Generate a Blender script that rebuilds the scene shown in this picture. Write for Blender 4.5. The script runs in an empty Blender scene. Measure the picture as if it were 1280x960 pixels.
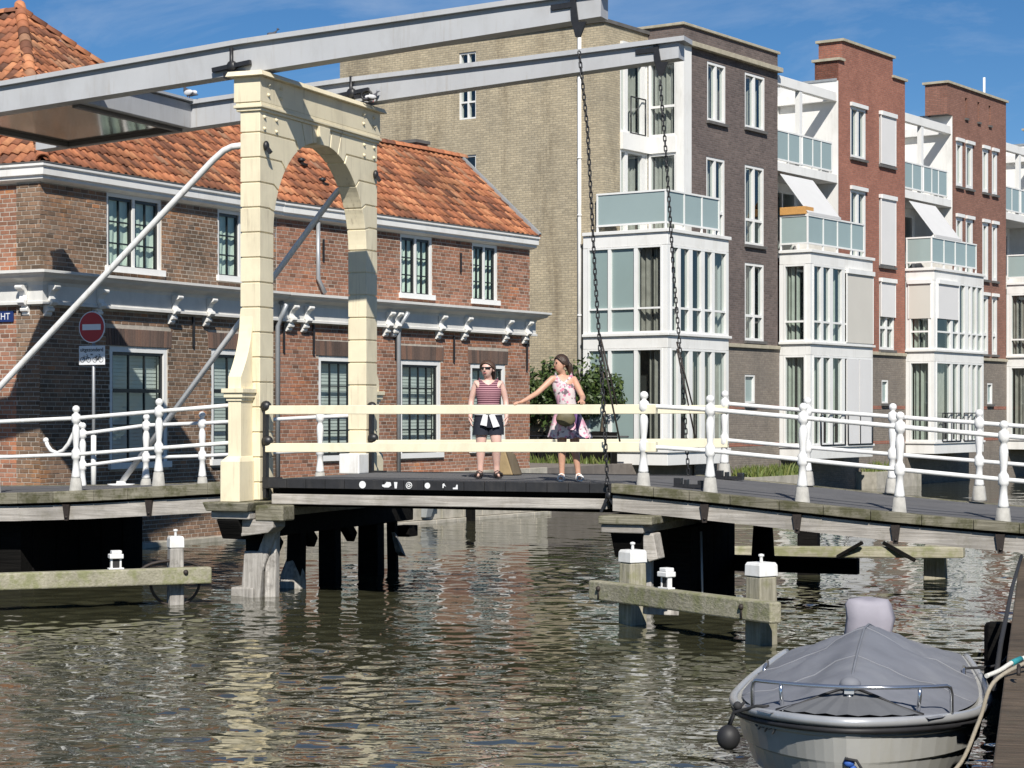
import bpy, bmesh, math, random
import numpy as np
from mathutils import Vector, Matrix
from math import sin, cos, pi, radians as rad
random.seed(7)
rng = np.random.default_rng(7)
S = bpy.context.scene
COL = S.collection

# ------------------------------------------------------------------ camera
F_PX, HORIZON, EYE = 2500.0, 514.0, 2.55
cam = bpy.data.cameras.new('camera')
cam.sensor_width = 36.0
cam.lens = 36.0 * F_PX / 1280.0
cam.shift_y = (HORIZON - 480.0) / 1280.0
cam.clip_start = 0.1
cam.clip_end = 6000
cam_o = bpy.data.objects.new('camera', cam)
COL.objects.link(cam_o)
cam_o.location = (0, 0, EYE)
cam_o.rotation_euler = (pi / 2, 0, 0)
S.camera = cam_o

# ------------------------------------------------------------------ light
SUN_EL, SUN_AZ = rad(40.8), rad(174.0)          # azimuth clockwise from +Y
to_sun = Vector((sin(SUN_AZ) * cos(SUN_EL), cos(SUN_AZ) * cos(SUN_EL), sin(SUN_EL)))
sun = bpy.data.lights.new('sun', 'SUN')
sun.energy = 5.0
sun.angle = rad(0.5)
sun.color = (1.0, 0.95, 0.87)
sun_o = bpy.data.objects.new('sun', sun)
COL.objects.link(sun_o)
sun_o.location = (0, -20, 40)
sun_o.rotation_euler = to_sun.to_track_quat('Z', 'Y').to_euler()

W_ = bpy.data.worlds.new('World')
S.world = W_
W_.use_nodes = True
nt = W_.node_tree
nt.nodes.clear()
def wn(t, **k):
    n = nt.nodes.new(t)
    for a, b in k.items(): setattr(n, a, b)
    return n
sky = wn('ShaderNodeTexSky', sky_type='NISHITA', sun_disc=False, sun_elevation=SUN_EL, sun_rotation=SUN_AZ,
         air_density=0.75, dust_density=0.0, ozone_density=4.0, altitude=300)
# thin wisps of high cloud over the whole sky
tc = wn('ShaderNodeTexCoord')
mp = wn('ShaderNodeMapping')
mp.inputs['Scale'].default_value = (3.0, 3.0, 9.0)
no = wn('ShaderNodeTexNoise')
no.inputs['Scale'].default_value = 2.2
no.inputs['Detail'].default_value = 7
no.inputs['Roughness'].default_value = 0.62
no.inputs['Distortion'].default_value = 0.6
cr = wn('ShaderNodeValToRGB')
cr.color_ramp.elements[0].position = 0.50
cr.color_ramp.elements[0].color = (0, 0, 0, 1)
cr.color_ramp.elements[1].position = 0.85
cr.color_ramp.elements[1].color = (0.32, 0.32, 0.32, 1)
hs = wn('ShaderNodeHueSaturation')
hs.inputs['Saturation'].default_value = 1.22
mx = wn('ShaderNodeMix', data_type='RGBA')
mx.inputs[7].default_value = (9.0, 9.6, 10.4, 1)
bg = wn('ShaderNodeBackground')
bg.inputs['Strength'].default_value = 0.068
ow = wn('ShaderNodeOutputWorld')
nt.links.new(tc.outputs['Generated'], mp.inputs['Vector'])
nt.links.new(mp.outputs['Vector'], no.inputs['Vector'])
nt.links.new(no.outputs['Fac'], cr.inputs['Fac'])
nt.links.new(cr.outputs['Color'], mx.inputs[0])
nt.links.new(sky.outputs['Color'], hs.inputs['Color'])
nt.links.new(hs.outputs['Color'], mx.inputs[6])
nt.links.new(mx.outputs[2], bg.inputs['Color'])
nt.links.new(bg.outputs['Background'], ow.inputs['Surface'])

S.view_settings.view_transform = 'Standard'
S.view_settings.look = 'None'
S.view_settings.gamma = 1.0
S.view_settings.exposure = 0.31
S.render.engine = 'CYCLES'
S.cycles.use_denoising = True
S.cycles.max_bounces = 8
S.cycles.transparent_max_bounces = 12
S.cycles.caustics_reflective = False
S.cycles.caustics_refractive = False

# ------------------------------------------------------------------ materials
MATS = {}
def material(name):
    m = bpy.data.materials.new(name)
    m.use_nodes = True
    t = m.node_tree
    b = t.nodes['Principled BSDF']
    return m, t, b
def N(t, ty, **k):
    n = t.nodes.new(ty)
    for a, b in k.items(): setattr(n, a, b)
    return n
def L(t, a, b): t.links.new(a, b)
def mixc(t, fac, a, b, blend='MIX'):
    n = N(t, 'ShaderNodeMix', data_type='RGBA', blend_type=blend)
    for i, x in ((0, fac), (6, a), (7, b)):
        if hasattr(x, 'is_linked') or hasattr(x, 'node'): L(t, x, n.inputs[i])
        elif i == 0: n.inputs[0].default_value = x
        else: n.inputs[i].default_value = (*x, 1) if len(x) == 3 else x
    return n.outputs[2]
def ramp(t, fac, p0, p1, c0=(0, 0, 0), c1=(1, 1, 1)):
    n = N(t, 'ShaderNodeValToRGB')
    n.color_ramp.elements[0].position = p0
    n.color_ramp.elements[1].position = p1
    n.color_ramp.elements[0].color = (*c0, 1)
    n.color_ramp.elements[1].color = (*c1, 1)
    L(t, fac, n.inputs['Fac'])
    return n.outputs['Color']
def noise(t, scale, detail=4, rough=0.55, stretch=None, coord='Object', dist=0.0):
    tc = N(t, 'ShaderNodeTexCoord')
    v = tc.outputs[coord]
    if stretch:
        mp = N(t, 'ShaderNodeMapping')
        mp.inputs['Scale'].default_value = stretch
        L(t, v, mp.inputs['Vector']); v = mp.outputs['Vector']
    n = N(t, 'ShaderNodeTexNoise')
    n.inputs['Scale'].default_value = scale
    n.inputs['Detail'].default_value = detail
    n.inputs['Roughness'].default_value = rough
    n.inputs['Distortion'].default_value = dist
    L(t, v, n.inputs['Vector'])
    return n.outputs['Fac']
def bump(t, b, h, strength=0.3, dist=0.01):
    n = N(t, 'ShaderNodeBump')
    n.inputs['Strength'].default_value = strength
    n.inputs['Distance'].default_value = dist
    L(t, h, n.inputs['Height'])
    L(t, n.outputs['Normal'], b.inputs['Normal'])
def dark(c, k): return tuple(x * k for x in c)
def plain(name, c, rough=0.55, var=0.12, scale=6.0, metal=0.0, bmp=0.0, stain=None, stain_scale=1.5, stain_amt=0.3, stretch=None, coord='Object', spec=0.5, rnd=0.0, drip=0.0, tone=0.0):
    """paint / stone / metal with soft tone variation, a little grime and fine relief"""
    m, t, b = material(name)
    f = noise(t, scale, 6, 0.6, stretch, coord)
    col = mixc(t, ramp(t, f, 0.3, 0.7), dark(c, 1 - var), tuple(min(1, x * (1 + var * 0.6)) for x in c))
    if stain:
        g = noise(t, stain_scale, 6, 0.65, (1, 1, 0.35), coord, 0.4)
        gm = N(t, 'ShaderNodeMath', operation='MULTIPLY')
        L(t, ramp(t, g, 0.5, 0.72), gm.inputs[0]); gm.inputs[1].default_value = stain_amt
        col = mixc(t, gm.outputs[0], col, stain)
    if drip:
        dn = noise(t, 3.2, 7, 0.7, (5.5, 5.5, 0.28), coord, 0.2); dm = noise(t, 1.1, 3, 0.5, None, coord)
        pr_ = N(t, 'ShaderNodeMath', operation='MULTIPLY'); L(t, ramp(t, dn, 0.54, 0.70), pr_.inputs[0]); L(t, ramp(t, dm, 0.42, 0.62), pr_.inputs[1])
        pq = N(t, 'ShaderNodeMath', operation='MULTIPLY'); L(t, pr_.outputs[0], pq.inputs[0]); pq.inputs[1].default_value = drip
        col = mixc(t, pq.outputs[0], col, (0.26, 0.20, 0.13))
    if tone:
        oi = N(t, 'ShaderNodeObjectInfo'); mr = N(t, 'ShaderNodeMapRange'); L(t, oi.outputs['Random'], mr.inputs[0]); mr.inputs[3].default_value = 1 - tone; mr.inputs[4].default_value = 1.0
        col = mixc(t, 1.0, col, mr.outputs[0], 'MULTIPLY')
    if rnd:
        oi = N(t, 'ShaderNodeObjectInfo'); ge = N(t, 'ShaderNodeNewGeometry')
        ad = N(t, 'ShaderNodeMath', operation='ADD'); L(t, oi.outputs['Random'], ad.inputs[0]); L(t, ge.outputs['Random Per Island'], ad.inputs[1])
        fr = N(t, 'ShaderNodeMath', operation='FRACT'); L(t, ad.outputs[0], fr.inputs[0])
        mr = N(t, 'ShaderNodeMapRange'); L(t, fr.outputs[0], mr.inputs[0]); mr.inputs[3].default_value = 1 - rnd; mr.inputs[4].default_value = 1 + rnd
        col = mixc(t, 1.0, col, mr.outputs[0], 'MULTIPLY')
    L(t, col, b.inputs['Base Color'])
    b.inputs['Roughness'].default_value = rough
    b.inputs['Metallic'].default_value = metal
    b.inputs['Specular IOR Level'].default_value = spec
    if bmp: bump(t, b, noise(t, scale * 5, 5, 0.6, stretch, coord), bmp, 0.01)
    MATS[name] = m
    return m
def rand_ramp(t, stops):
    oi = N(t, 'ShaderNodeObjectInfo'); ge = N(t, 'ShaderNodeNewGeometry')
    ad = N(t, 'ShaderNodeMath', operation='ADD'); L(t, oi.outputs['Random'], ad.inputs[0]); L(t, ge.outputs['Random Per Island'], ad.inputs[1])
    fr = N(t, 'ShaderNodeMath', operation='FRACT'); L(t, ad.outputs[0], fr.inputs[0])
    n = N(t, 'ShaderNodeValToRGB')
    cr = n.color_ramp
    while len(cr.elements) < len(stops): cr.elements.new(0.5)
    for e, (p, c) in zip(cr.elements, stops):
        e.position = p; e.color = (*c, 1)
    L(t, fr.outputs[0], n.inputs['Fac'])
    return n.outputs['Color']
def unit_mat(name, stops, patch=None, patch_scale=0.5, patch_lo=0.52, patch_hi=0.68, grain=40, rough=0.85, streak=None, patch_amt=0.8, bmp=0.5, patch2=None):
    """separately laid bricks or tiles: each its own tone, with weathered patches across the wall"""
    m, t, b = material(name)
    col = rand_ramp(t, stops)
    gn = noise(t, grain, 5, 0.7, coord='Object')
    col = mixc(t, 1.0, col, ramp(t, gn, 0.25, 0.75, (0.72, 0.72, 0.72), (1.18, 1.18, 1.18)), 'MULTIPLY')
    if patch:
        # world-space position so separate and joined pieces weather alike
        ge = N(t, 'ShaderNodeNewGeometry')
        pn = N(t, 'ShaderNodeTexNoise')
        pn.inputs['Scale'].default_value = patch_scale; pn.inputs['Detail'].default_value = 6; pn.inputs['Roughness'].default_value = 0.6
        L(t, ge.outputs['Position'], pn.inputs['Vector'])
        gm = N(t, 'ShaderNodeMath', operation='MULTIPLY')
        L(t, ramp(t, pn.outputs['Fac'], patch_lo, patch_hi), gm.inputs[0]); gm.inputs[1].default_value = patch_amt
        col = mixc(t, gm.outputs[0], col, mixc(t, 1.0, col, patch, 'MULTIPLY'))
        if patch2:
            ad2 = N(t, 'ShaderNodeVectorMath', operation='ADD'); L(t, ge.outputs['Position'], ad2.inputs[0]); ad2.inputs[1].default_value = (13.1, 5.7, 3.3)
            pn2 = N(t, 'ShaderNodeTexNoise'); pn2.inputs['Scale'].default_value = patch_scale * 1.5; pn2.inputs['Detail'].default_value = 5; pn2.inputs['Roughness'].default_value = 0.65
            L(t, ad2.outputs[0], pn2.inputs['Vector'])
            col = mixc(t, ramp(t, pn2.outputs['Fac'], 0.56, 0.66), col, mixc(t, 1.0, col, patch2, 'MULTIPLY'))
    L(t, col, b.inputs['Base Color'])
    b.inputs['Roughness'].default_value = rough
    b.inputs['Specular IOR Level'].default_value = 0.25
    bump(t, b, gn, bmp, 0.006)
    MATS[name] = m
    return m
def brick_tex(name, c1, c2, mortar, bw=0.21, rh=0.065, ms=0.010, bmp=0.6, stain=None, stain_amt=0.5, patchc=None):
    m, t, b = material(name)
    tc = N(t, 'ShaderNodeTexCoord'); sp = N(t, 'ShaderNodeSeparateXYZ'); L(t, tc.outputs['Object'], sp.inputs[0])
    ad = N(t, 'ShaderNodeMath', operation='ADD'); L(t, sp.outputs['X'], ad.inputs[0]); L(t, sp.outputs['Y'], ad.inputs[1])
    cb = N(t, 'ShaderNodeCombineXYZ'); L(t, ad.outputs[0], cb.inputs['X']); L(t, sp.outputs['Z'], cb.inputs['Y'])
    br = N(t, 'ShaderNodeTexBrick')
    br.inputs['Scale'].default_value = 1.0
    br.inputs['Brick Width'].default_value = bw; br.inputs['Row Height'].default_value = rh
    br.inputs['Mortar Size'].default_value = ms; br.inputs['Mortar Smooth'].default_value = 0.2
    br.inputs['Color1'].default_value = (*c1, 1); br.inputs['Color2'].default_value = (*c2, 1); br.inputs['Mortar'].default_value = (*mortar, 1)
    L(t, cb.outputs[0], br.inputs['Vector'])
    col = br.outputs['Color']
    gn = noise(t, 14, 6, 0.7)
    col = mixc(t, 1.0, col, ramp(t, gn, 0.3, 0.7, (0.78, 0.78, 0.78), (1.15, 1.15, 1.15)), 'MULTIPLY')
    g2 = noise(t, 0.7, 6, 0.65)
    col = mixc(t, 1.0, col, ramp(t, g2, 0.35, 0.7, (0.86, 0.86, 0.86), (1.1, 1.08, 1.04)), 'MULTIPLY')
    if stain:
        g = noise(t, 0.9, 7, 0.65, (1.6, 1.6, 0.3), 'Object', 0.5)
        gm = N(t, 'ShaderNodeMath', operation='MULTIPLY'); L(t, ramp(t, g, 0.52, 0.7), gm.inputs[0]); gm.inputs[1].default_value = stain_amt
        col = mixc(t, gm.outputs[0], col, mixc(t, 1.0, col, stain, 'MULTIPLY'))
    L(t, col, b.inputs['Base Color'])
    b.inputs['Roughness'].default_value = 0.9; b.inputs['Specular IOR Level'].default_value = 0.2
    inv = N(t, 'ShaderNodeMath', operation='SUBTRACT'); inv.inputs[0].default_value = 1.0; L(t, br.outputs['Fac'], inv.inputs[1])
    a2 = N(t, 'ShaderNodeMath', operation='MULTIPLY_ADD'); L(t, gn, a2.inputs[0]); a2.inputs[1].default_value = 0.5; L(t, inv.outputs[0], a2.inputs[2])
    bump(t, b, a2.outputs[0], bmp, 0.01)
    MATS[name] = m
    return m
def wood(name, c1, c2, stretch=(0.6, 14, 14), moss=None, moss_amt=0.5, rough=0.85, bmp=0.6, moss_lo=0.5, scale=2.5):
    m, t, b = material(name)
    f = noise(t, scale, 8, 0.65, stretch, 'Object', 0.3)
    col = mixc(t, ramp(t, f, 0.3, 0.7), c1, c2)
    f2 = noise(t, 1.3, 5, 0.6)
    col = mixc(t, 1.0, col, ramp(t, f2, 0.3, 0.7, (0.7, 0.7, 0.7), (1.15, 1.15, 1.15)), 'MULTIPLY')
    if moss:
        g = noise(t, 4.5, 7, 0.7)
        gm = N(t, 'ShaderNodeMath', operation='MULTIPLY'); L(t, ramp(t, g, moss_lo, moss_lo + 0.14), gm.inputs[0]); gm.inputs[1].default_value = moss_amt
        col = mixc(t, gm.outputs[0], col, moss)
    oi = N(t, 'ShaderNodeObjectInfo')
    mr = N(t, 'ShaderNodeMapRange'); L(t, oi.outputs['Random'], mr.inputs[0]); mr.inputs[3].default_value = 0.82; mr.inputs[4].default_value = 1.15
    col = mixc(t, 1.0, col, mr.outputs[0], 'MULTIPLY')
    L(t, col, b.inputs['Base Color'])
    b.inputs['Roughness'].default_value = rough; b.inputs['Specular IOR Level'].default_value = 0.25
    bump(t, b, f, bmp, 0.02)
    MATS[name] = m
    return m
def glass(name, tint, refl=0.12, rough=0.02):
    m, t, b = material(name)
    t.nodes.remove(b)
    tr = N(t, 'ShaderNodeBsdfTransparent'); tr.inputs['Color'].default_value = (*tint, 1)
    gl = N(t, 'ShaderNodeBsdfGlossy'); gl.inputs['Roughness'].default_value = rough; gl.inputs['Color'].default_value = (0.9, 0.95, 0.95, 1)
    # slight waviness of old panes
    nb = N(t, 'ShaderNodeBump'); nb.inputs['Strength'].default_value = 0.06; nb.inputs['Distance'].default_value = 0.02
    L(t, noise(t, 3.0, 2), nb.inputs['Height']); L(t, nb.outputs['Normal'], gl.inputs['Normal'])
    fr = N(t, 'ShaderNodeFresnel'); ge = N(t, 'ShaderNodeNewGeometry'); mi = N(t, 'ShaderNodeMapRange')
    L(t, ge.outputs['Backfacing'], mi.inputs[0]); mi.inputs[3].default_value = 1.5; mi.inputs[4].default_value = 1 / 1.5; L(t, mi.outputs[0], fr.inputs['IOR'])
    ad = N(t, 'ShaderNodeMath', operation='ADD'); L(t, fr.outputs[0], ad.inputs[0]); ad.inputs[1].default_value = refl; ad.use_clamp = True
    ms = N(t, 'ShaderNodeMixShader')
    L(t, ad.outputs[0], ms.inputs[0]); L(t, tr.outputs[0], ms.inputs[1]); L(t, gl.outputs[0], ms.inputs[2])
    L(t, ms.outputs[0], t.nodes['Material Output'].inputs['Surface'])
    MATS[name] = m
    return m

plain('cream', (0.80, 0.715, 0.515), 0.5, 0.07, 3.0, bmp=0.10, stain=(0.40, 0.34, 0.24), stain_scale=2.6, stain_amt=0.34, drip=0.55, tone=0.06)
plain('cream_rail', (0.81, 0.745, 0.555), 0.45, 0.06, 2.0, bmp=0.06, stain=(0.46, 0.40, 0.27), stain_scale=3.4, stain_amt=0.35)
plain('steel_grey', (0.43, 0.44, 0.455), 0.45, 0.06, 1.5, bmp=0.05, stain=(0.26, 0.25, 0.24), stain_scale=2.4, stain_amt=0.34, drip=0.45)
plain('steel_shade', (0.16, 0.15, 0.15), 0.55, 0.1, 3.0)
plain('polished_plate', (0.36, 0.32, 0.28), 0.11, 0.12, 2.0, metal=0.8, stain=(0.15, 0.13, 0.115), stain_scale=1.0, stain_amt=0.3)
plain('black_iron', (0.018, 0.018, 0.02), 0.42, 0.3, 20, bmp=0.15)
plain('rust_iron', (0.03, 0.022, 0.018), 0.65, 0.4, 25, bmp=0.3)
plain('white_paint', (0.78, 0.78, 0.765), 0.45, 0.06, 9.0, stain=(0.42, 0.39, 0.33), stain_scale=5.0, stain_amt=0.35, bmp=0.12, drip=0.4, tone=0.05)
plain('white_house', (0.78, 0.775, 0.75), 0.5, 0.04, 2.0, stain=(0.48, 0.46, 0.41), stain_scale=1.4, stain_amt=0.38, drip=0.22, tone=0.05)
plain('white_frame', (0.79, 0.79, 0.77), 0.4, 0.04, 2.0, stain=(0.5, 0.48, 0.43), stain_scale=2.0, stain_amt=0.25, tone=0.05)
plain('trim_grey', (0.66, 0.65, 0.62), 0.5, 0.08, 3.0, stain=(0.33, 0.34, 0.34), stain_scale=1.5, stain_amt=0.35)
plain('zinc', (0.34, 0.36, 0.38), 0.45, 0.12, 4.0, metal=0.3)
plain('post_foot', (0.40, 0.39, 0.36), 0.85, 0.2, 12, bmp=0.3, stain=(0.2, 0.19, 0.16), stain_scale=6, stain_amt=0.4)
plain('asphalt', (0.105, 0.104, 0.107), 0.9, 0.22, 2.0, bmp=0.4, stain=(0.13, 0.125, 0.12), stain_scale=0.8, stain_amt=0.45)
plain('black_fascia', (0.022, 0.022, 0.024), 0.55, 0.3, 6, bmp=0.2, stain=(0.07, 0.065, 0.06), stain_scale=5, stain_amt=0.4)
plain('sticker_white', (0.75, 0.76, 0.76), 0.5, 0.05, 20)
plain('sash_black', (0.015, 0.017, 0.018), 0.3, 0.2, 10)
plain('blind_green', (0.74, 0.83, 0.76), 0.7, 0.08, 3)
plain('blind_white', (0.66, 0.68, 0.68), 0.7, 0.08, 3)
plain('room_dark', (0.03, 0.03, 0.03), 0.9, 0.3, 1.5)
plain('curtain_grey', (0.42, 0.40, 0.37), 0.9, 0.15, 4)
plain('curtain_sage', (0.46, 0.48, 0.43), 0.9, 0.15, 4)
plain('curtain_brown', (0.34, 0.31, 0.28), 0.9, 0.25, 4)
plain('frosted', (0.25, 0.325, 0.315), 0.12, 0.05, 0.6)
plain('balcony_glass', (0.30, 0.375, 0.37), 0.10, 0.05, 0.6)
plain('screen_beige', (0.56, 0.54, 0.49), 0.8, 0.03, 1.0)
plain('screen_white', (0.66, 0.655, 0.65), 0.8, 0.03, 1.0)
plain("awning", (0.56, 0.56, 0.56), 0.75, 0.03, 2.0)
plain('timber_box', (0.55, 0.29, 0.09), 0.6, 0.2, 4, stretch=(1, 8, 8))
plain('stone_band', (0.42, 0.38, 0.29), 0.85, 0.2, 5, bmp=0.3, stain=(0.25, 0.24, 0.17), stain_scale=2, stain_amt=0.5)
plain('coping_dark', (0.12, 0.115, 0.11), 0.8, 0.25, 4)
plain('quay_stone', (0.42, 0.39, 0.33), 0.9, 0.25, 4, bmp=0.5, stain=(0.14, 0.14, 0.09), stain_scale=2.0, stain_amt=0.6)
plain('mortar', (0.46, 0.41, 0.35), 0.95, 0.25, 8, bmp=0.4, stain=(0.18, 0.17, 0.14), stain_scale=0.8, stain_amt=0.5)
plain('mortar_roof', (0.12, 0.06, 0.04), 0.95, 0.25, 8)
plain('paving', (0.19, 0.165, 0.145), 0.9, 0.25, 3, bmp=0.4)
plain('bed', (0.04, 0.045, 0.03), 0.9, 0.3, 1)
plain('grey_flashing', (0.33, 0.35, 0.36), 0.5, 0.15, 4, metal=0.2)
BR = [(0.0, (0.14, 0.097, 0.070)), (0.15, (0.205, 0.135, 0.093)), (0.5, (0.262, 0.165, 0.110)), (0.85, (0.305, 0.19, 0.125)), (0.96, (0.26, 0.195, 0.15)), (1.0, (0.42, 0.20, 0.10))]
unit_mat('old_brick', BR, patch=(0.56, 0.60, 0.60), patch_scale=0.6, patch_lo=0.43, patch_hi=0.60, patch_amt=0.9, patch2=(1.5, 1.22, 0.95))
BR2 = [(0.0, (0.17, 0.09, 0.062)), (0.15, (0.27, 0.135, 0.088)), (0.5, (0.345, 0.165, 0.105)), (0.85, (0.39, 0.19, 0.122)), (0.96, (0.29, 0.18, 0.135)), (1.0, (0.46, 0.215, 0.11))]
unit_mat('wing_brick', BR2, patch=(0.58, 0.62, 0.62), patch_scale=0.5, patch_lo=0.47, patch_hi=0.63, patch_amt=0.85, patch2=(1.35, 1.12, 0.9))
unit_mat('soldier_brick', [(0, (0.10, 0.075, 0.065)), (0.5, (0.16, 0.11, 0.09)), (1, (0.22, 0.13, 0.095))], patch=(0.7, 0.7, 0.7))
TI = [(0.0, (0.13, 0.062, 0.042)), (0.14, (0.24, 0.10, 0.06)), (0.38, (0.38, 0.145, 0.075)), (0.68, (0.47, 0.185, 0.09)), (0.9, (0.56, 0.25, 0.125)), (1.0, (0.30, 0.17, 0.11))]
unit_mat('roof_tile', TI, patch=(0.42, 0.5, 0.55), patch_scale=0.8, patch_lo=0.46, patch_hi=0.68, grain=16, rough=0.8, patch_amt=0.7)
brick_tex('beige_brick', (0.50, 0.43, 0.305), (0.385, 0.33, 0.235), (0.33, 0.295, 0.23), bmp=0.5, stain=(0.62, 0.6, 0.58), stain_amt=0.8)
brick_tex('dark_brick', (0.125, 0.098, 0.092), (0.19, 0.148, 0.138), (0.16, 0.145, 0.14), bmp=0.6, stain=(0.75, 0.75, 0.75))
brick_tex('grey_brick', (0.215, 0.185, 0.16), (0.27, 0.235, 0.20), (0.22, 0.2, 0.18), bmp=0.6, stain=(0.7, 0.7, 0.68))
brick_tex('red_brick', (0.31, 0.125, 0.09), (0.39, 0.165, 0.118), (0.27, 0.165, 0.135), bmp=0.5, stain=(0.72, 0.7, 0.7))
brick_tex('brown_brick', (0.245, 0.12, 0.09), (0.305, 0.155, 0.118), (0.2, 0.13, 0.11), bmp=0.5, stain=(0.68, 0.66, 0.66))
wood('grey_timber', (0.30, 0.275, 0.245), (0.52, 0.49, 0.45), moss=(0.16, 0.15, 0.10), moss_amt=0.3)
wood('kerb_timber', (0.13, 0.12, 0.085), (0.29, 0.27, 0.21), moss=(0.07, 0.07, 0.03), moss_amt=0.8, moss_lo=0.46)
wood('mossy_timber', (0.27, 0.255, 0.18), (0.47, 0.44, 0.34), moss=(0.20, 0.215, 0.085), moss_amt=0.65, moss_lo=0.46)
wood('tarred_shaded_timber', (0.006, 0.006, 0.006), (0.016, 0.015, 0.014), rough=0.9)  # tar black, deepened to paint in the shade under the bridge
MATS['tarred_shaded_timber'].node_tree.nodes['Principled BSDF'].inputs['Specular IOR Level'].default_value = 0.06
wood('pale_pile', (0.26, 0.245, 0.22), (0.60, 0.57, 0.53), stretch=(10, 10, 0.7), moss=(0.06, 0.055, 0.05), moss_amt=0.5)
wood('mossy_pile', (0.22, 0.205, 0.15), (0.46, 0.43, 0.34), stretch=(10, 10, 0.7), moss=(0.2, 0.2, 0.09), moss_amt=0.6)
wood('quay_timber', (0.055, 0.042, 0.03), (0.15, 0.113, 0.08), stretch=(8, 1, 8), moss=(0.08, 0.07, 0.05), moss_amt=0.5)
glass('window_glass', (0.80, 0.86, 0.84), 0.06)
glass('house_glass', (0.86, 0.92, 0.88), 0.02)

# ------------------------------------------------------------------ mesh helpers
class MB:
    def __init__(s): s.v = []; s.f = []; s.sm = []; s.mi = []; s.cur = 0
    def add(s, vs, fs, smooth=False):
        o = len(s.v); s.v += [tuple(p) for p in vs]
        for f in fs: s.f.append(tuple(i + o for i in f)); s.sm.append(smooth); s.mi.append(s.cur)
    def quad(s, a, b, c, d): s.add([a, b, c, d], [(0, 1, 2, 3)])
    def poly(s, pts): s.add(pts, [tuple(range(len(pts)))])
    def box(s, x0, x1, y0, y1, z0, z1):
        s.add([(x0, y0, z0), (x1, y0, z0), (x1, y1, z0), (x0, y1, z0), (x0, y0, z1), (x1, y0, z1), (x1, y1, z1), (x0, y1, z1)],
              [(0, 3, 2, 1), (4, 5, 6, 7), (0, 1, 5, 4), (1, 2, 6, 5), (2, 3, 7, 6), (3, 0, 4, 7)])
    def hexa(s, lo, hi):   # two quads of 4 points
        s.add(list(lo) + list(hi), [(0, 3, 2, 1), (4, 5, 6, 7), (0, 1, 5, 4), (1, 2, 6, 5), (2, 3, 7, 6), (3, 0, 4, 7)])
    def bar(s, p, q, w, h, up=(0, 0, 1), w2=None, h2=None):
        p, q = Vector(p), Vector(q); d = (q - p).normalized()
        sd = d.cross(Vector(up)).normalized(); u = sd.cross(d)
        w2 = w if w2 is None else w2; h2 = h if h2 is None else h2
        f = lambda c, w, h: [c - sd * w / 2 - u * h / 2, c + sd * w / 2 - u * h / 2, c + sd * w / 2 + u * h / 2, c - sd * w / 2 + u * h / 2]
        s.hexa(f(p, w, h), f(q, w2, h2))
    def tube(s, pts, r, n=8, caps=True, smooth=True, closed=False):
        pts = [Vector(p) for p in pts]; k = len(pts); vs = []
        rr = r if isinstance(r, (list, tuple)) else [r] * k
        pu = None
        for i, p in enumerate(pts):
            if closed: d = pts[(i + 1) % k] - pts[i - 1]
            else: d = (pts[min(i + 1, k - 1)] - pts[max(i - 1, 0)])
            d.normalize()
            ref = pu if pu is not None else (Vector((0, 0, 1)) if abs(d.z) < 0.9 else Vector((1, 0, 0)))
            a = d.cross(ref).normalized(); u = a.cross(d).normalized(); pu = u
            vs += [p + (a * cos(2 * pi * j / n) + u * sin(2 * pi * j / n)) * rr[i] for j in range(n)]
        fs = []
        for i in range(k if closed else k - 1):
            a, b = i * n, ((i + 1) % k) * n
            fs += [(a + j, a + (j + 1) % n, b + (j + 1) % n, b + j) for j in range(n)]
        s.add(vs, fs, smooth)
        if caps and not closed:
            s.add(vs[:n], [tuple(range(n))]); s.add(vs[-n:], [tuple(range(n))])
    def lathe(s, prof, n=12, c=(0, 0, 0), smooth=True, rot=0.0):
        vs = [(c[0] + r * cos(2 * pi * j / n + rot), c[1] + r * sin(2 * pi * j / n + rot), c[2] + z) for r, z in prof for j in range(n)]
        fs = [(i * n + j, i * n + (j + 1) % n, (i + 1) * n + (j + 1) % n, (i + 1) * n + j) for i in range(len(prof) - 1) for j in range(n)]
        s.add(vs, fs, smooth)
        k = len(prof) - 1
        s.add(vs[:n], [tuple(range(n))[::-1]]); s.add(vs[k * n:], [tuple(range(n))])
    def prism(s, poly, fn, d0, d1):   # fn(a, b, d) -> point
        k = len(poly)
        vs = [fn(a, b, d0) for a, b in poly] + [fn(a, b, d1) for a, b in poly]
        s.add(vs, [tuple(range(k))[::-1], tuple(range(k, 2 * k))] + [(i, (i + 1) % k, k + (i + 1) % k, k + i) for i in range(k)])
    def sphere(s, c, r, n=10, m=8, sc=(1, 1, 1)):
        vs = []; fs = []
        for i in range(m + 1):
            t = pi * i / m
            vs += [(c[0] + r * sc[0] * sin(t) * cos(2 * pi * j / n), c[1] + r * sc[1] * sin(t) * sin(2 * pi * j / n), c[2] + r * sc[2] * cos(t)) for j in range(n)]
        fs = [(i * n + j, (i + 1) * n + j, (i + 1) * n + (j + 1) % n, i * n + (j + 1) % n) for i in range(m) for j in range(n)]
        s.add(vs, fs, True)
    def mesh(s, name, mats, off=(0, 0, 0)):
        me = bpy.data.meshes.new(name)
        v = np.array(s.v, dtype=float) - np.array(off)
        me.from_pydata(v.tolist(), [], s.f)
        for m in (mats if isinstance(mats, (list, tuple)) else [mats]): me.materials.append(MATS[m] if isinstance(m, str) else m)
        me.polygons.foreach_set('use_smooth', s.sm)
        me.polygons.foreach_set('material_index', s.mi)
        bm = bmesh.new(); bm.from_mesh(me)
        bmesh.ops.remove_doubles(bm, verts=bm.verts, dist=1e-5)
        bmesh.ops.recalc_face_normals(bm, faces=bm.faces)
        bm.to_mesh(me); bm.free()
        me.update()
        return me

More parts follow.
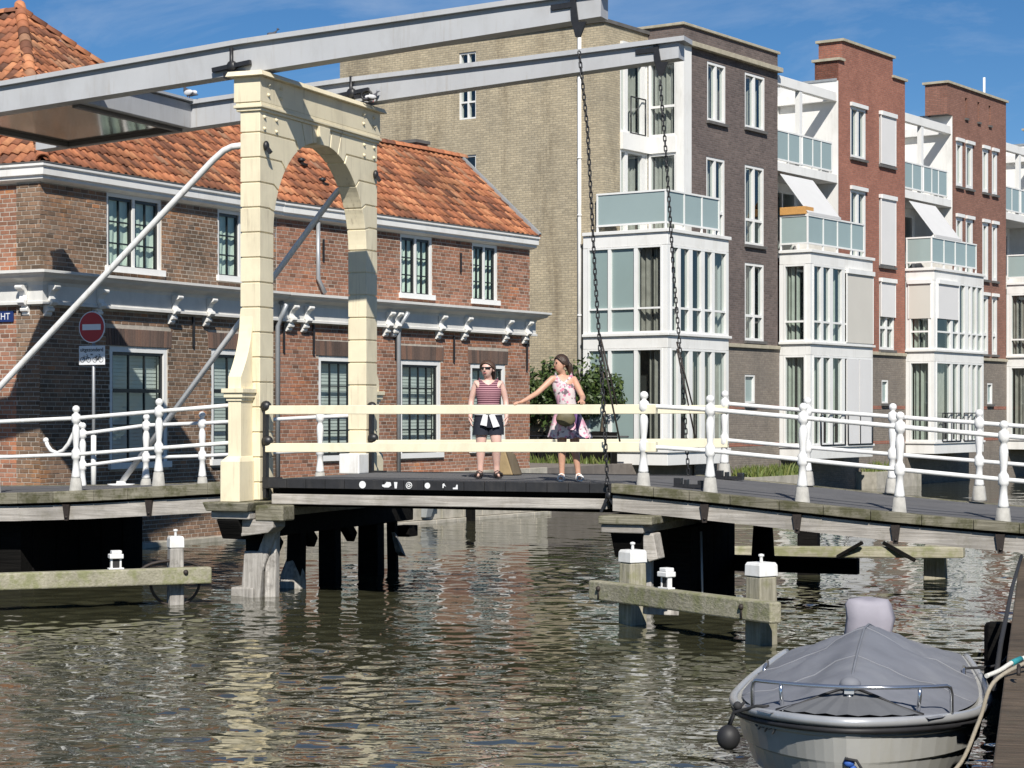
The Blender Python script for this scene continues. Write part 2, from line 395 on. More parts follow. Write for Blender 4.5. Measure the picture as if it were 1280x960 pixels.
class Frame:
    def __init__(s, o, ang): s.o, s.ang = o, ang; s.c, s.s = cos(ang), sin(ang)
    def w(s, p):
        return (s.o[0] + s.c * p[0] - s.s * p[1], s.o[1] + s.s * p[0] + s.c * p[1], p[2])
    def inv(s, X, Y):
        dx, dy = X - s.o[0], Y - s.o[1]
        return (s.c * dx + s.s * dy, -s.s * dx + s.c * dy)
WORLD = Frame((0, 0), 0.0)
BF = Frame((-3.367, 27.6), rad(-22))          # drawbridge: x along the deck, y across it
RF = Frame((4.19, 54.0), rad(55))             # modern row: x along the canal front, y into the houses
WF = Frame((-4.86, 41.17), rad(57))           # brick wing
KF = Frame((-8.18, 34.8), rad(62.5))          # brick corner house
BASE = {}
def tag(o, label=None, cat=None, group=None, kind=None):
    if label: o['label'] = label
    if cat: o['category'] = cat
    if group: o['group'] = group
    if kind: o['kind'] = kind
    return o
def thing(name, frame, base, label, cat, group=None):
    o = bpy.data.objects.new(name, None); COL.objects.link(o)
    o.empty_display_size = 0.3
    o.location = frame.w(base); o.rotation_euler = (0, 0, frame.ang)
    BASE[o.name] = tuple(base)
    return tag(o, label, cat, group)
def part(name, mb, mats, parent, bevel=0.0, smooth_angle=None):
    off = BASE[parent.name]
    o = bpy.data.objects.new(name, mb.mesh(name, mats, off)); COL.objects.link(o)
    o.parent = parent; BASE[o.name] = off
    if bevel: add_bevel(o, bevel)
    return o
def add_bevel(o, w, seg=2):
    m = o.modifiers.new('edge', 'BEVEL'); m.width = w; m.segments = seg; m.limit_method = 'ANGLE'; m.angle_limit = rad(40)
    m.harden_normals = False
def solo(name, mb, mats, frame, base, label=None, cat=None, group=None, kind=None, bevel=0.0):
    o = bpy.data.objects.new(name, mb.mesh(name, mats, base)); COL.objects.link(o)
    o.location = frame.w(base); o.rotation_euler = (0, 0, frame.ang)
    BASE[o.name] = tuple(base)
    if bevel: add_bevel(o, bevel)
    return tag(o, label, cat, group, kind)
def inst(name, me, parent, mat4):
    """a further piece sharing mesh data, mat4 in the frame coordinates of its thing"""
    o = bpy.data.objects.new(name, me); COL.objects.link(o)
    o.parent = parent
    off = BASE[parent.name]; BASE[o.name] = off
    o.matrix_local = Matrix.Translation(-Vector(off)) @ mat4
    return o
def T(x, y, z): return Matrix.Translation((x, y, z))
def lerp_tab(tab, x):
    xs = [a for a, _ in tab]; return float(np.interp(x, xs, [b for _, b in tab]))

# walls with true openings; fn(a, d, z): a along, d depth into the wall
def wall(mb, fn, a0, a1, z0, z1, ops=(), reveal=0.14):
    A = sorted({a0, a1, *[o[0] for o in ops], *[o[1] for o in ops]}); Z = sorted({z0, z1, *[o[2] for o in ops], *[o[3] for o in ops]})
    A = [a for a in A if a0 <= a <= a1]; Z = [z for z in Z if z0 <= z <= z1]
    for i in range(len(A) - 1):
        for j in range(len(Z) - 1):
            ca, cz = (A[i] + A[i + 1]) / 2, (Z[j] + Z[j + 1]) / 2
            if any(o[0] < ca < o[1] and o[2] < cz < o[3] for o in ops): continue
            mb.quad(fn(A[i], 0, Z[j]), fn(A[i + 1], 0, Z[j]), fn(A[i + 1], 0, Z[j + 1]), fn(A[i], 0, Z[j + 1]))
    for o in ops:
        a, b, c, d = o[:4]
        for p, q in (((a, c), (b, c)), ((b, c), (b, d)), ((b, d), (a, d)), ((a, d), (a, c))):
            mb.quad(fn(p[0], 0, p[1]), fn(q[0], 0, q[1]), fn(q[0], reveal, q[1]), fn(p[0], reveal, p[1]))
def fbox(mb, fn, a0, a1, d0, d1, z0, z1):
    mb.hexa([fn(a0, d0, z0), fn(a1, d0, z0), fn(a1, d1, z0), fn(a0, d1, z0)], [fn(a0, d0, z1), fn(a1, d0, z1), fn(a1, d1, z1), fn(a0, d1, z1)])
def bricks(a0, a1, z0, z1, ops, bl=0.208, bh=0.079, gap=0.0145):
    out = []
    nz = int(round((z1 - z0) / bh))
    for k in range(nz):
        zb, zt = z0 + k * bh, z0 + (k + 1) * bh - gap
        if zt > z1: break
        segs = [(a0, a1)]
        for o in ops:
            if o[2] < zt and o[3] > zb:
                ns = []
                for s0, s1 in segs:
                    if o[1] <= s0 or o[0] >= s1: ns.append((s0, s1)); continue
                    if o[0] > s0: ns.append((s0, o[0]))
                    if o[1] < s1: ns.append((o[1], s1))
                segs = ns
        offs = (bl / 2 if k % 2 else 0) + (0.0 if k % 4 < 2 else bl * 0.25)
        for s0, s1 in segs:
            i = math.floor((s0 - a0 - offs) / bl)
            x = a0 + offs + i * bl
            while x < s1:
                p, q = max(x, s0), min(x + bl - gap, s1)
                if q - p > 0.03: out.append((p, q, zb, zt))
                x += bl
    return out
def lay_bricks(parent, fn, rects, mat, near_key, n_single=300, proud=0.005):
    rects = sorted(rects, key=near_key)
    full = [r for r in rects if r[1] - r[0] > 0.19]
    single = full[:n_single]; ids = set(map(id, single))
    rest = [r for r in rects if id(r) not in ids]
    mb = MB()
    for p, q, zb, zt in rest:
        d = -proud - random.uniform(-0.003, 0.003)
        P = [fn(p, 0.002, zb), fn(q, 0.002, zb), fn(q, 0.002, zt), fn(p, 0.002, zt)]
        O = [fn(p + 0.002, d, zb + 0.002), fn(q - 0.002, d, zb + 0.002), fn(q - 0.002, d, zt - 0.002), fn(p + 0.002, d, zt - 0.002)]
        mb.add(P + O, [(4, 5, 6, 7), (0, 1, 5, 4), (1, 2, 6, 5), (2, 3, 7, 6), (3, 0, 4, 7)])
    o = part('brickwork', mb, mat, parent); o['kind'] = 'stuff'
    if not single: return
    r0 = single[0]; w = 0.1935; h = r0[3] - r0[2]
    O = Vector(fn(0, 0, 0)); ex = Vector(fn(1, 0, 0)) - O; ed = Vector(fn(0, 1, 0)) - O
    bm = MB(); bm.box(-w / 2, w / 2, -proud, 0.02, -h / 2, h / 2)
    me = bm.mesh('brick', mat)
    for r in single:
        c = Vector(fn((r[0] + r[1]) / 2, 0, (r[2] + r[3]) / 2))
        m = Matrix.Identity(4)
        for i, e in enumerate((ex, ed, Vector((0, 0, 1)))): m[0][i], m[1][i], m[2][i] = e
        dd = random.uniform(-0.003, 0.003)
        inst('brick', me, parent, Matrix.Translation(c + ed * dd) @ m)
# ------------------------------------------------------------------ ground and water
def wave_grid():
    xs = np.concatenate([[-400, -120, -50, -26, -18], np.arange(-12, -6, 0.09), np.arange(-6, 5.2, 0.042), np.arange(5.2, 10, 0.09), np.arange(10, 26, 0.14), [32, 45, 80, 200, 400]])
    ys = [-60, -20, 0, 6, 10]
    y = 12.6
    while y < 90: ys.append(y); y += 0.030 + max(0, y - 15) * 0.0040
    ys += [105, 140, 220, 400]
    ys = np.array(ys)
    X, Y = np.meshgrid(xs, ys)
    Z = np.zeros_like(X)
    r = np.random.default_rng(3)
    K = 130
    lam = np.exp(r.normal(math.log(0.30), 0.60, K)).clip(0.115, 2.0)
    th = r.normal(rad(80), rad(46), K)
    slope = 0.094 * math.sqrt(2 / K)
    amp = slope * lam / (2 * pi) * r.uniform(0.5, 1.4, K)
    cell = 0.030 + np.maximum(0, ys - 15)[:, None] * 0.0040
    for l, t, a, p in zip(lam, th, amp, r.uniform(0, 2 * pi, K)):
        k = 2 * pi / l
        ph = k * (X * cos(t) + Y * sin(t)) + p
        Z += a * (np.sin(ph) + 0.22 * np.sin(2 * ph + 1.3)) * np.clip((l / cell - 2.2) / 2.0, 0, 1)
    # gusts: calmer and rougher patches
    g = 0.75 + 0.3 * np.sin(X * 0.35 + 1.0 + 0.6 * np.sin(Y * 0.21)) * np.sin(Y * 0.27 + 0.8 * np.sin(X * 0.3))
    fade = np.clip((Y - 10.5) / 2, 0, 1) * np.clip((95 - Y) / 25, 0, 1) * np.clip((X + 17) / 4, 0, 1) * np.clip((30 - X) / 4, 0, 1)
    Z *= g * fade
    ny, nx = X.shape
    v = np.stack([X, Y, Z], -1).reshape(-1, 3)
    i = np.arange(ny - 1)[:, None] * nx + np.arange(nx - 1)[None, :]
    f = np.stack([i, i + 1, i + 1 + nx, i + nx], -1).reshape(-1, 4)
    me = bpy.data.meshes.new('canal_water')
    me.vertices.add(len(v)); me.vertices.foreach_set('co', v.ravel())
    me.loops.add(f.size); me.loops.foreach_set('vertex_index', f.ravel())
    me.polygons.add(len(f)); me.polygons.foreach_set('loop_start', np.arange(len(f)) * 4); me.polygons.foreach_set('loop_total', np.full(len(f), 4))
    me.polygons.foreach_set('use_smooth', np.ones(len(f), bool))
    me.update(calc_edges=True)
    m, t, b = material('canal_water')
    b.inputs['Base Color'].default_value = (0.050, 0.050, 0.029, 1)
    b.inputs['Roughness'].default_value = 0.0
    b.inputs['IOR'].default_value = 1.75
    n1 = noise(t, 7.0, 1, 0.5, (1.0, 1.3, 1), 'Object', 0.3)
    bump(t, b, n1, 0.15, 0.012)
    me.materials.append(m)
    o = bpy.data.objects.new('canal_water', me); COL.objects.link(o)
    tag(o, 'rippled dark green canal water with broken reflections', None, None, 'structure')
wave_grid()
g = MB(); g.quad((-1500, -300, -1.6), (1500, -300, -1.6), (1500, 3000, -1.6), (-1500, 3000, -1.6))
solo('canal_bed', g, 'bed', WORLD, (0, 0, -1.6), 'muddy bed under the canal and beyond', kind='structure')
# far bank: one paved block of ground behind the house fronts, its edge on the canal wall line
def land(name, pts, z, label, mat='paving'):
    mb = MB(); mb.prism([(p[0], p[1]) for p in pts], lambda a, b, d: (a, b, d), -1.5, z)
    return solo(name, mb, mat, WORLD, (pts[0][0], pts[0][1], 0), label, kind='structure')
KW = KF.w; 
far_edge = [KW((-40, 0.06, 0)), KW((7.18, 0.06, 0)), WF.w((9.8, 0.06, 0)), RF.w((-1.0, 1.12, 0)), RF.w((2.0, 1.12, 0)), RF.w((60, 1.12, 0))]
back = [(220, 140), (220, 420), (-220, 420), (-220, -30)]
land('far_bank_pavement', [(p[0], p[1]) for p in far_edge] + back, 1.12, 'paved ground of the far bank behind the canal wall')
near_edge = [(-2.0, -6.8), (-0.22, 0.0), (2.22, 9.25), (5.63, 22.18), (6.4, 24.6), (12.0, 34.0), (30, 70), (90, 160)]
land('near_quay_pavement', [(x + 0.32, y) for x, y in near_edge] + [(300, 150), (300, -40), (-2, -40)], 0.86, 'quay pavement along the right bank')

# ------------------------------------------------------------------ lift portal (the tall cream gate of the drawbridge)
CY, RA = 1.765, 1.465
X0, X1 = -0.39, -0.08
portal = thing('lift_portal', BF, (-0.24, CY, 1.32), 'tall cream gate of the drawbridge with a round arch and rusticated block posts', 'bridge gate')
yz = lambda a, b, d: (d, a, b)
def arc_pt(th, r=RA): return (CY - r * cos(th), 5.0 + r * sin(th))
def z_edge(z, r=RA):      # knee and arch point for a joint at height z, near side
    if z <= 5.0: return (CY - RA - 0.06, z), (CY - RA, z), 0.0
    th = math.asin(min(1, (z - 5.0) / (RA + 0.15)))
    return (CY - (RA + 0.15) * cos(th), z), arc_pt(th), th
mir = lambda P: [(2 * CY - a, b) for a, b in P]
core = MB()
for m in (lambda P: P, mir):
    # slim core a little behind the block faces
    P = [(-0.062, 1.32), (CY - RA - 0.02, 1.32), (CY - RA - 0.02, 5.0)]
    P += [arc_pt(t, RA + 0.018) for t in np.linspace(0.02, pi / 2, 12)] + [(CY, 6.70), (-0.062, 6.70)]
    core.prism(m(P), yz, X0 + 0.016, X1 - 0.016)
part('post', core, 'cream', portal)
joints = [1.32, 1.57] + [6.40 - 0.345 * k for k in range(13, -1, -1)]
for side in (0, 1):
    m = mir if side else (lambda P: P)
    for i in range(len(joints) - 1):
        za, zb = joints[i] + 0.011, joints[i + 1] - 0.011
        ka, pa, ta = z_edge(za); kb, pb, tb = z_edge(zb)
        P = [(-0.08, za), ka, pa]
        if tb > 0: P += [arc_pt(t) for t in np.linspace(max(ta, 0), tb, 5)[1:-1]]
        P += [pb, kb, (-0.08, zb)]
        b = MB(); b.prism(m(P), yz, X0, X1); part('block', b, 'cream', portal, 0.006)
    # top course: corner block then two wedge stones up to the keystone
    k, p, t0 = z_edge(6.411)
    def radial(th): return (CY - 1.69 / math.tan(th), 6.69)
    g0 = 0.008
    P = [(-0.08, 6.411), k, p] + [arc_pt(t) for t in np.linspace(t0, rad(69.4), 4)[1:]] + [radial(rad(69.4)), (-0.08, 6.69)]
    b = MB(); b.prism(m(P), yz, X0, X1); part('block', b, 'cream', portal, 0.006)
    for ta, tb in ((70.0, 79.2), (79.8, 84.6)):
        P = [arc_pt(rad(ta)), arc_pt(rad((ta + tb) / 2)), arc_pt(rad(tb)), radial(rad(tb)), radial(rad(ta))]
        b = MB(); b.prism(m(P), yz, X0, X1); part('wedge_stone', b, 'cream', portal, 0.006)
kb = MB(); kb.prism([(CY - 0.13, 6.43), (CY + 0.13, 6.43), (CY + 0.17, 6.70), (CY - 0.17, 6.70)], yz, X0 - 0.03, X1 + 0.05)
part('keystone', kb, 'cream', portal, 0.008)
cn = MB()
for z0, z1, o in ((6.692, 6.735, 0.03), (6.735, 6.775, 0.06), (6.775, 6.815, 0.035)):
    cn.box(X0 - o - 0.02, X1 + o * 0.9, -0.08 - o, 3.61 + o, z0, z1)
part('cornice', cn, 'cream', portal, 0.008)
at = MB(); at.box(-0.465, -0.05, -0.13, 3.66, 6.815, 7.165); part('attic', at, 'cream', portal, 0.006)
cp = MB()
cp.hexa([(-0.555, -0.22, 7.165), (0.03, -0.22, 7.165), (0.03, 3.75, 7.165), (-0.555, 3.75, 7.165)], [(-0.53, -0.19, 7.235), (0.0, -0.19, 7.235), (0.0, 3.72, 7.235), (-0.53, 3.72, 7.235)])
part('coping', cp, 'cream', portal, 0.006)
bh = MB(); bh.lathe([(0.034, 0), (0.030, 0.012), (0.006, 0.034)], 4, rot=pi / 4); bh_me = bh.mesh('bolt_head', 'cream')
Ry = Matrix.Rotation(pi / 2, 4, 'Y')
for side in (0, 1):
    f = (lambda y: 2 * CY - y) if side else (lambda y: y)
    for x, y, z in [(-0.05, 0.1, 7.07), (-0.05, 0.1, 6.93), (-0.05, 0.46, 7.07), (-0.05, 0.46, 6.93), (-0.08, 0.04, 6.62), (-0.08, 0.38, 6.62), (-0.08, 0.04, 6.46), (-0.08, 0.38, 6.46)]:
        inst('bolt_head', bh_me, portal, T(x, f(y), z) @ Ry)
# scroll buttress, moulding and pedestal on the outer side of each post
for side in (0, 1):
    m = mir if side else (lambda P: P)
    P = [(-0.07, 3.95)] + [(-0.08 - 0.32 * (s ** 2.2), 3.95 - 0.93 * s) for s in np.linspace(0.12, 1, 10)] + [(-0.40, 2.86), (-0.07, 2.86)]
    b = MB(); b.prism(m(P), yz, -0.40, -0.20); part('scroll_buttress', b, 'cream', portal, 0.006)
    b = MB()
    for z0, z1, o in ((2.80, 2.86, 0.07), (2.735, 2.80, 0.045), (2.69, 2.735, 0.02)):
        Q = m([(-0.40 - o, z0), (-0.07, z0), (-0.07, z1), (-0.40 - o, z1)]); b.prism(Q, yz, -0.40 - o, -0.20 + o)
    part('moulding', b, 'cream', portal, 0.006)
    b = MB(); b.prism(m([(-0.40, 1.93), (-0.07, 1.93), (-0.07, 2.69), (-0.40, 2.69)]), yz, -0.40, -0.20); part('pedestal', b, 'cream', portal, 0.006)
    b = MB()
    Q = m([(-0.49, 1.315), (-0.07, 1.315), (-0.07, 1.86), (-0.49, 1.86)]); b.prism(Q, yz, -0.47, -0.17)
    Q0, Q1 = m([(-0.49, 1.86), (-0.07, 1.86)]), m([(-0.41, 1.935), (-0.07, 1.935)])
    b.hexa([(-0.47, Q0[0][0], 1.86), (-0.17, Q0[0][0], 1.86), (-0.17, Q0[1][0], 1.86), (-0.47, Q0[1][0], 1.86)],
           [(-0.41, Q1[0][0], 1.935), (-0.195, Q1[0][0], 1.935), (-0.195, Q1[1][0], 1.935), (-0.41, Q1[1][0], 1.935)])
    part('plinth', b, 'cream', portal, 0.008)
for y, z in ((0.04, 6.22), (3.50, 6.20)):
    b = MB(); b.sphere((-0.05, y, z), 0.06, 8, 6, (0.7, 0.9, 1.2)); b.bar((-0.06, y, z), (0.02, y, z - 0.1), 0.05, 0.05)
    part('tie_bolt', b, 'black_iron', portal)

# ------------------------------------------------------------------ balance frame: two tapering arms, crosshead and counterweight box
bal = thing('balance_frame', BF, (-0.3, CY, 7.24), 'grey steel balance arms with counterweight box carried above the cream gate', 'balance arms')
def arm(y0, y1, tab, zb, x_start, x_end):
    w = MB(); fl = MB()
    xs = [x_start] + [x for x in (-4, -2, -0.4, 1.0, 2.4, 3.6) if x_start < x < x_end] + [x_end]
    for a, b in zip(xs, xs[1:]):
        q = lambda x: [(x, y0, zb(x)), (x, y1, zb(x)), (x, y1, zb(x) + lerp_tab(tab, x)), (x, y0, zb(x) + lerp_tab(tab, x))]
        w.hexa(q(a), q(b))
        t = lambda x, z0, z1, o: [(x, y0 - o, zb(x) + lerp_tab(tab, x) + z0), (x, y1 + o, zb(x) + lerp_tab(tab, x) + z0), (x, y1 + o, zb(x) + lerp_tab(tab, x) + z1), (x, y0 - o, zb(x) + lerp_tab(tab, x) + z1)]
        fl.hexa(t(a, 0.002, 0.07, 0.07), t(b + (0.10 if b == x_end else 0), 0.002, 0.07, 0.07))
    part('arm', w, 'steel_grey', bal); part('top_flange', fl, 'steel_grey', bal)
near_tab = [(-6, .36), (-4.4, .365), (-0.4, .40), (3.6, .325), (4.85, .285)]
far_tab = [(-6, .36), (-3.3, .365), (-0.4, .345), (2.34, .275), (4.92, .225)]
zn = lambda x: 7.24 + 0.0765 * (x + 0.42)
zf = lambda x: 7.275 + 0.0715 * x
arm(0.02, 0.30, near_tab, zn, -6.1, 4.86)
arm(3.20, 3.48, far_tab, zf, -6.1, 4.92)
# counterweight box between the tails
bx = MB()
c0 = lambda x, y: (zn(x) * (3.34 - y) + zf(x) * (y - 0.16)) / 3.18
bx.hexa([(-5.5, 0.303, c0(-5.5, .3) + .03), (-3.3, 0.303, c0(-3.3, .3) + .03), (-3.3, 3.197, c0(-3.3, 3.2) + .03), (-5.5, 3.197, c0(-5.5, 3.2) + .03)],
        [(-5.5, 0.303, c0(-5.5, .3) + .37), (-3.3, 0.303, c0(-3.3, .3) + .37), (-3.3, 3.197, c0(-3.3, 3.2) + .37), (-5.5, 3.197, c0(-5.5, 3.2) + .37)])
part('counterweight_box', bx, 'steel_grey', bal)
pl = MB(); z_ = 0.026
pl.hexa([(-5.38, 0.34, c0(-5.38, .3) + .012), (-3.42, 0.34, c0(-3.42, .3) + .012), (-3.42, 3.08, c0(-3.42, 3.1) + .012), (-5.38, 3.08, c0(-5.38, 3.1) + .012)],
        [(-5.38, 0.34, c0(-5.38, .3) + .03), (-3.42, 0.34, c0(-3.42, .3) + .03), (-3.42, 3.08, c0(-3.42, 3.1) + .03), (-5.38, 3.08, c0(-5.38, 3.1) + .03)])
part('bottom_plate', pl, 'polished_plate', bal)
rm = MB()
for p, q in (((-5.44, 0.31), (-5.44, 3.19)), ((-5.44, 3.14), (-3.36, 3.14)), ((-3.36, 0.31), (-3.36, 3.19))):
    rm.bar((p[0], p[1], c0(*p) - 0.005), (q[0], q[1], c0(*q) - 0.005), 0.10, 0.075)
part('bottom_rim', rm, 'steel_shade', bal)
xh = MB(); xh.bar((-3.22, 0.30, zn(-3.22) + 0.20), (-3.22, 3.20, zf(-3.22) + 0.19), 0.14, 0.40)
part('crosshead', xh, 'steel_grey', bal, 0.01)
xt = MB(); xt.bar((-3.20, 0.37, zn(-3.2) + 0.425), (-3.20, 3.14, zf(-3.2) + 0.425), 0.26, 0.04); part('crosshead_flange', xt, 'steel_grey', bal)
for y, x, z in ((0.02, -0.56, 7.34), (3.20, -0.30, 7.42)):
    b = MB()
    b.bar((x - 0.30, y - 0.045, z - 0.035), (x + 0.30, y - 0.045, z + 0.04), 0.06, 0.06)
    b.tube([(x, y - 0.05, z - 0.16), (x, y - 0.05, z + 0.26)], 0.028, 8)
    b.sphere((x, y - 0.04, z), 0.085, 10, 8, (1, 0.6, 1))
    b.bar((x - 0.10, y - 0.04, 7.21), (x + 0.2, y - 0.04, 7.24), 0.12, 0.08)
    part('bearing', b, 'black_iron', bal)
b = MB(); b.tube([(0.0 + 0.085 * cos(a), 3.08, 7.36 + 0.075 * sin(a)) for a in np.linspace(0, 2 * pi, 17)[:-1]], 0.018, 6, closed=True)
b.bar((-0.22, 3.10, 7.36), (0.16, 3.10, 7.32), 0.03, 0.05)
part('shackle_ring', b, 'black_iron', bal)
for y, x, zz in ((0.02, 4.50, zn), (3.20, 4.60, zf)):
    b = MB(); z = zz(x); h = 0.31 if y < 1 else 0.24
    b.hexa([(x - 0.035, y - 0.03, z - 0.03), (x + 0.06, y - 0.03, z - 0.03), (x + 0.06, y - 0.001, z - 0.03), (x - 0.035, y - 0.001, z - 0.03)],
           [(x - 0.055, y - 0.03, z + h), (x + 0.015, y - 0.03, z + h), (x + 0.015, y - 0.001, z + h), (x - 0.055, y - 0.001, z + h)])
    b.bar((x - 0.32, y - 0.018, z + h * 0.60), (x - 0.03, y - 0.018, z + h * 0.66), 0.03, 0.07)
    b.hexa([(x + 0.02, y - 0.03, z - 0.22), (x + 0.08, y - 0.03, z - 0.22), (x + 0.08, y + 0.02, z - 0.22), (x + 0.02, y + 0.02, z - 0.22)],
           [(x - 0.035, y - 0.03, z - 0.028), (x + 0.16, y - 0.03, z - 0.028), (x + 0.16, y + 0.02, z - 0.028), (x - 0.035, y + 0.02, z - 0.028)])
    part('chain_strap', b, 'black_iron', bal)

# ------------------------------------------------------------------ lifting chains
lk = MB(); lk.tube([(0.024 * cos(a), 0, 0.026 * sin(a) + (0.030 if sin(a) > 0 else -0.030)) for a in np.linspace(0, 2 * pi, 15)[:-1]], 0.0105, 6, closed=True)
link_me = lk.mesh('link', 'black_iron')
def chain(pts, label, n):
    th = thing('lifting_chain', BF, pts[-1], label, 'chain', 'chains lifting the bridge leaf')
    P = [Vector(p) for p in pts]; seg = [(P[i + 1] - P[i]).length for i in range(len(P) - 1)]; tot = sum(seg)
    for k in range(n):
        d = tot * (k + 0.5) / n; i = 0
        while i < len(seg) - 1 and d > seg[i]: d -= seg[i]; i += 1
        p = P[i].lerp(P[i + 1], d / seg[i]); dr = (P[i + 1] - P[i]).normalized()
        q = dr.to_track_quat('Z', 'Y').to_matrix().to_4x4()
        inst('link', link_me, th, Matrix.Translation(p) @ q @ Matrix.Rotation(rad(30 + 90 * (k % 2)), 4, 'Z') @ Matrix.Diagonal((tot / n / 0.088, tot / n / 0.088, tot / n / 0.088, 1)))
    return th
ch1 = chain([(4.575, -0.02, 7.20), (4.70, -0.05, 6.2), (4.82, -0.08, 4.24), (4.95, -0.14, 2.69), (5.01, -0.16, 1.66), (5.03, -0.16, 1.42)], 'long black chain hanging from the nearer grey arm down to the deck edge', 82)
b = MB(); b.bar((5.02, -0.17, 1.46), (4.93, -0.17, 1.26), 0.02, 0.035); b.bar((5.03, -0.17, 1.46), (5.14, -0.17, 1.30), 0.02, 0.035); b.sphere((5.03, -0.17, 1.47), 0.05, 8, 6, (1, 0.5, 1)); b.sphere((5.0, -0.17, 1.62), 0.03, 6, 5)
part('shackle', b, 'black_iron', ch1)
ch2 = chain([(4.64, 3.20, 7.32), (4.72, 3.25, 6.18), (4.82, 3.3, 4.44), (4.92, 3.38, 3.06), (4.99, 3.45, 1.64)], 'black chain hanging from the farther grey arm behind the railings', 78)
def rods(name, pairs, label):
    b = MB()
    for p, q in pairs: b.tube([p, q], 0.012, 6)
    return b
for y, lab, nm in ((-0.06, 'thin dark stay rods beside the nearer chain down to the cream rails', 'stay_rod'), (3.27, 'thin dark stay rods beside the farther chain behind the white posts', 'stay_rod')):
    th = thing(nm, BF, (5.0, y, 2.0), lab, 'stay rods')
    part('rod', rods('', [((4.87, y, 3.55), (5.10, y + 0.02, 2.63))], ''), 'rust_iron', th)
    part('rod', rods('', [((4.875, y - 0.01, 3.45), (5.14, y + 0.02, 2.16))], ''), 'rust_iron', th)

# ------------------------------------------------------------------ bridge leaf
leaf = thing('bridge_leaf', BF, (2.5, CY - 0.1, 1.28), 'lifting bridge leaf with black edge, cream double rails and asphalt deck', 'bridge leaf')
b = MB(); b.box(0.06, 5.04, -0.06, 3.44, 1.52, 1.612); part('deck', b, 'asphalt', leaf)
for y0, y1 in ((-0.10, -0.062), (3.442, 3.48)):
    for k in range(17):
        b = MB(); x = 0.05 + k * 0.2935; b.box(x + 0.004, x + 0.2895, y0, y1, 1.500, 1.626); part('edge_plate', b, 'black_fascia', leaf, 0.004)
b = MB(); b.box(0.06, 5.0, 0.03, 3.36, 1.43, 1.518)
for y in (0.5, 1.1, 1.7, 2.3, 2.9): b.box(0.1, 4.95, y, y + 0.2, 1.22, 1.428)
part('under_frame', b, 'tarred_shaded_timber', leaf)
for y in (-0.085, 3.36):
    b = MB(); b.hexa([(0.10, y, 1.275), (0.10, y + 0.14, 1.275), (0.10, y + 0.14, 1.415), (0.10, y, 1.415)], [(4.98, y, 1.29), (4.98, y + 0.14, 1.29), (4.98, y + 0.14, 1.425), (4.98, y, 1.425)])
    part('side_beam', b, 'grey_timber', leaf, 0.01)
for y in (0.0, 3.32):
    for (za, zb, zc, zd) in ((2.508, 2.628, 2.515, 2.638), (1.985, 2.108, 2.03, 2.160)):
        b = MB(); x0 = -0.02 if y < 1 else 0.0
        b.hexa([(x0, y - 0.05, za), (x0, y + 0.05, za), (x0, y + 0.05, zb), (x0, y - 0.05, zb)], [(5.62, y - 0.05, zc), (5.62, y + 0.05, zc), (5.62, y + 0.05, zd), (5.62, y - 0.05, zd)])
        part('rail', b, 'cream_rail', leaf, 0.008)
    b = MB(); b.bar((-0.035, y - 0.0, 1.36), (-0.035, y, 2.68), 0.05, 0.085, up=(0, 1, 0))
    b.sphere((-0.02, y - 0.02, 2.62), 0.085, 8, 6, (1, 0.8, 0.9)); b.sphere((0.0, y - 0.02, 2.14), 0.085, 8, 6, (1.1, 0.8, 0.9)); b.bar((-0.03, y, 2.1), (0.08, y, 2.02), 0.08, 0.08)
    b.box(-0.06, 0.2, y - 0.055, y + 0.05, 1.49, 1.64)
    part('hinge_post', b, 'black_iron', leaf)
# stickers on the black edge
for x, z, r, kind in ((1.50, 1.560, 0.050, 0), (1.86, 1.558, 0.04, 1), (1.99, 1.562, 0.03, 2), (2.19, 1.558, 0.048, 3), (2.46, 1.560, 0.040, 0), (2.70, 1.562, 0.03, 4), (2.88, 1.548, 0.035, 5)):
    b = MB(); y = -0.1035
    if kind in (0, 3): b.lathe([(r, 0), (r, 0.003)], 18)
    if kind == 0 or kind == 3: b.v = [(x + p[0], y + p[2], z + p[1]) for p in b.v]
    if kind == 3:
        b = MB()
        b.tube([(x + 0.042 * cos(a), y, z + 0.042 * sin(a)) for a in np.linspace(0, 2 * pi, 17)[:-1]], 0.006, 4, closed=True)
        b.tube([(x + 0.02 * cos(a), y, z + 0.02 * sin(a)) for a in np.linspace(0.6, 5.6, 11)], 0.007, 4); b.box(x + 0.005, x + 0.03, y, y + 0.003, z - 0.006, z + 0.006)
    if kind == 1: b.poly([(x - 0.06, y, z - 0.02), (x - 0.03, y, z - 0.03), (x + 0.03, y, z - 0.03), (x + 0.07, y, z + 0.0), (x + 0.06, y, z + 0.04), (x + 0.0, y, z + 0.045), (x - 0.03, y, z + 0.01), (x - 0.07, y, z + 0.005)])
    if kind == 2: b.poly([(x - 0.02, y, z + 0.04), (x + 0.03, y, z + 0.04), (x + 0.02, y, z - 0.045), (x - 0.01, y, z - 0.045)])
    if kind == 4: b.poly([(x - 0.02, y, z - 0.03), (x - 0.005, y, z - 0.03), (x, y, z), (x + 0.03, y, z - 0.01), (x + 0.0, y, z + 0.035), (x - 0.02, y, z + 0.02)])
    if kind == 5: b.poly([(x - 0.05, y, z - 0.03), (x + 0.02, y, z - 0.03), (x + 0.02, y, z + 0.03), (x + 0.0, y, z + 0.03), (x - 0.01, y, z - 0.005), (x - 0.05, y, z - 0.01)])
    part('sticker', b, 'sticker_white', leaf)

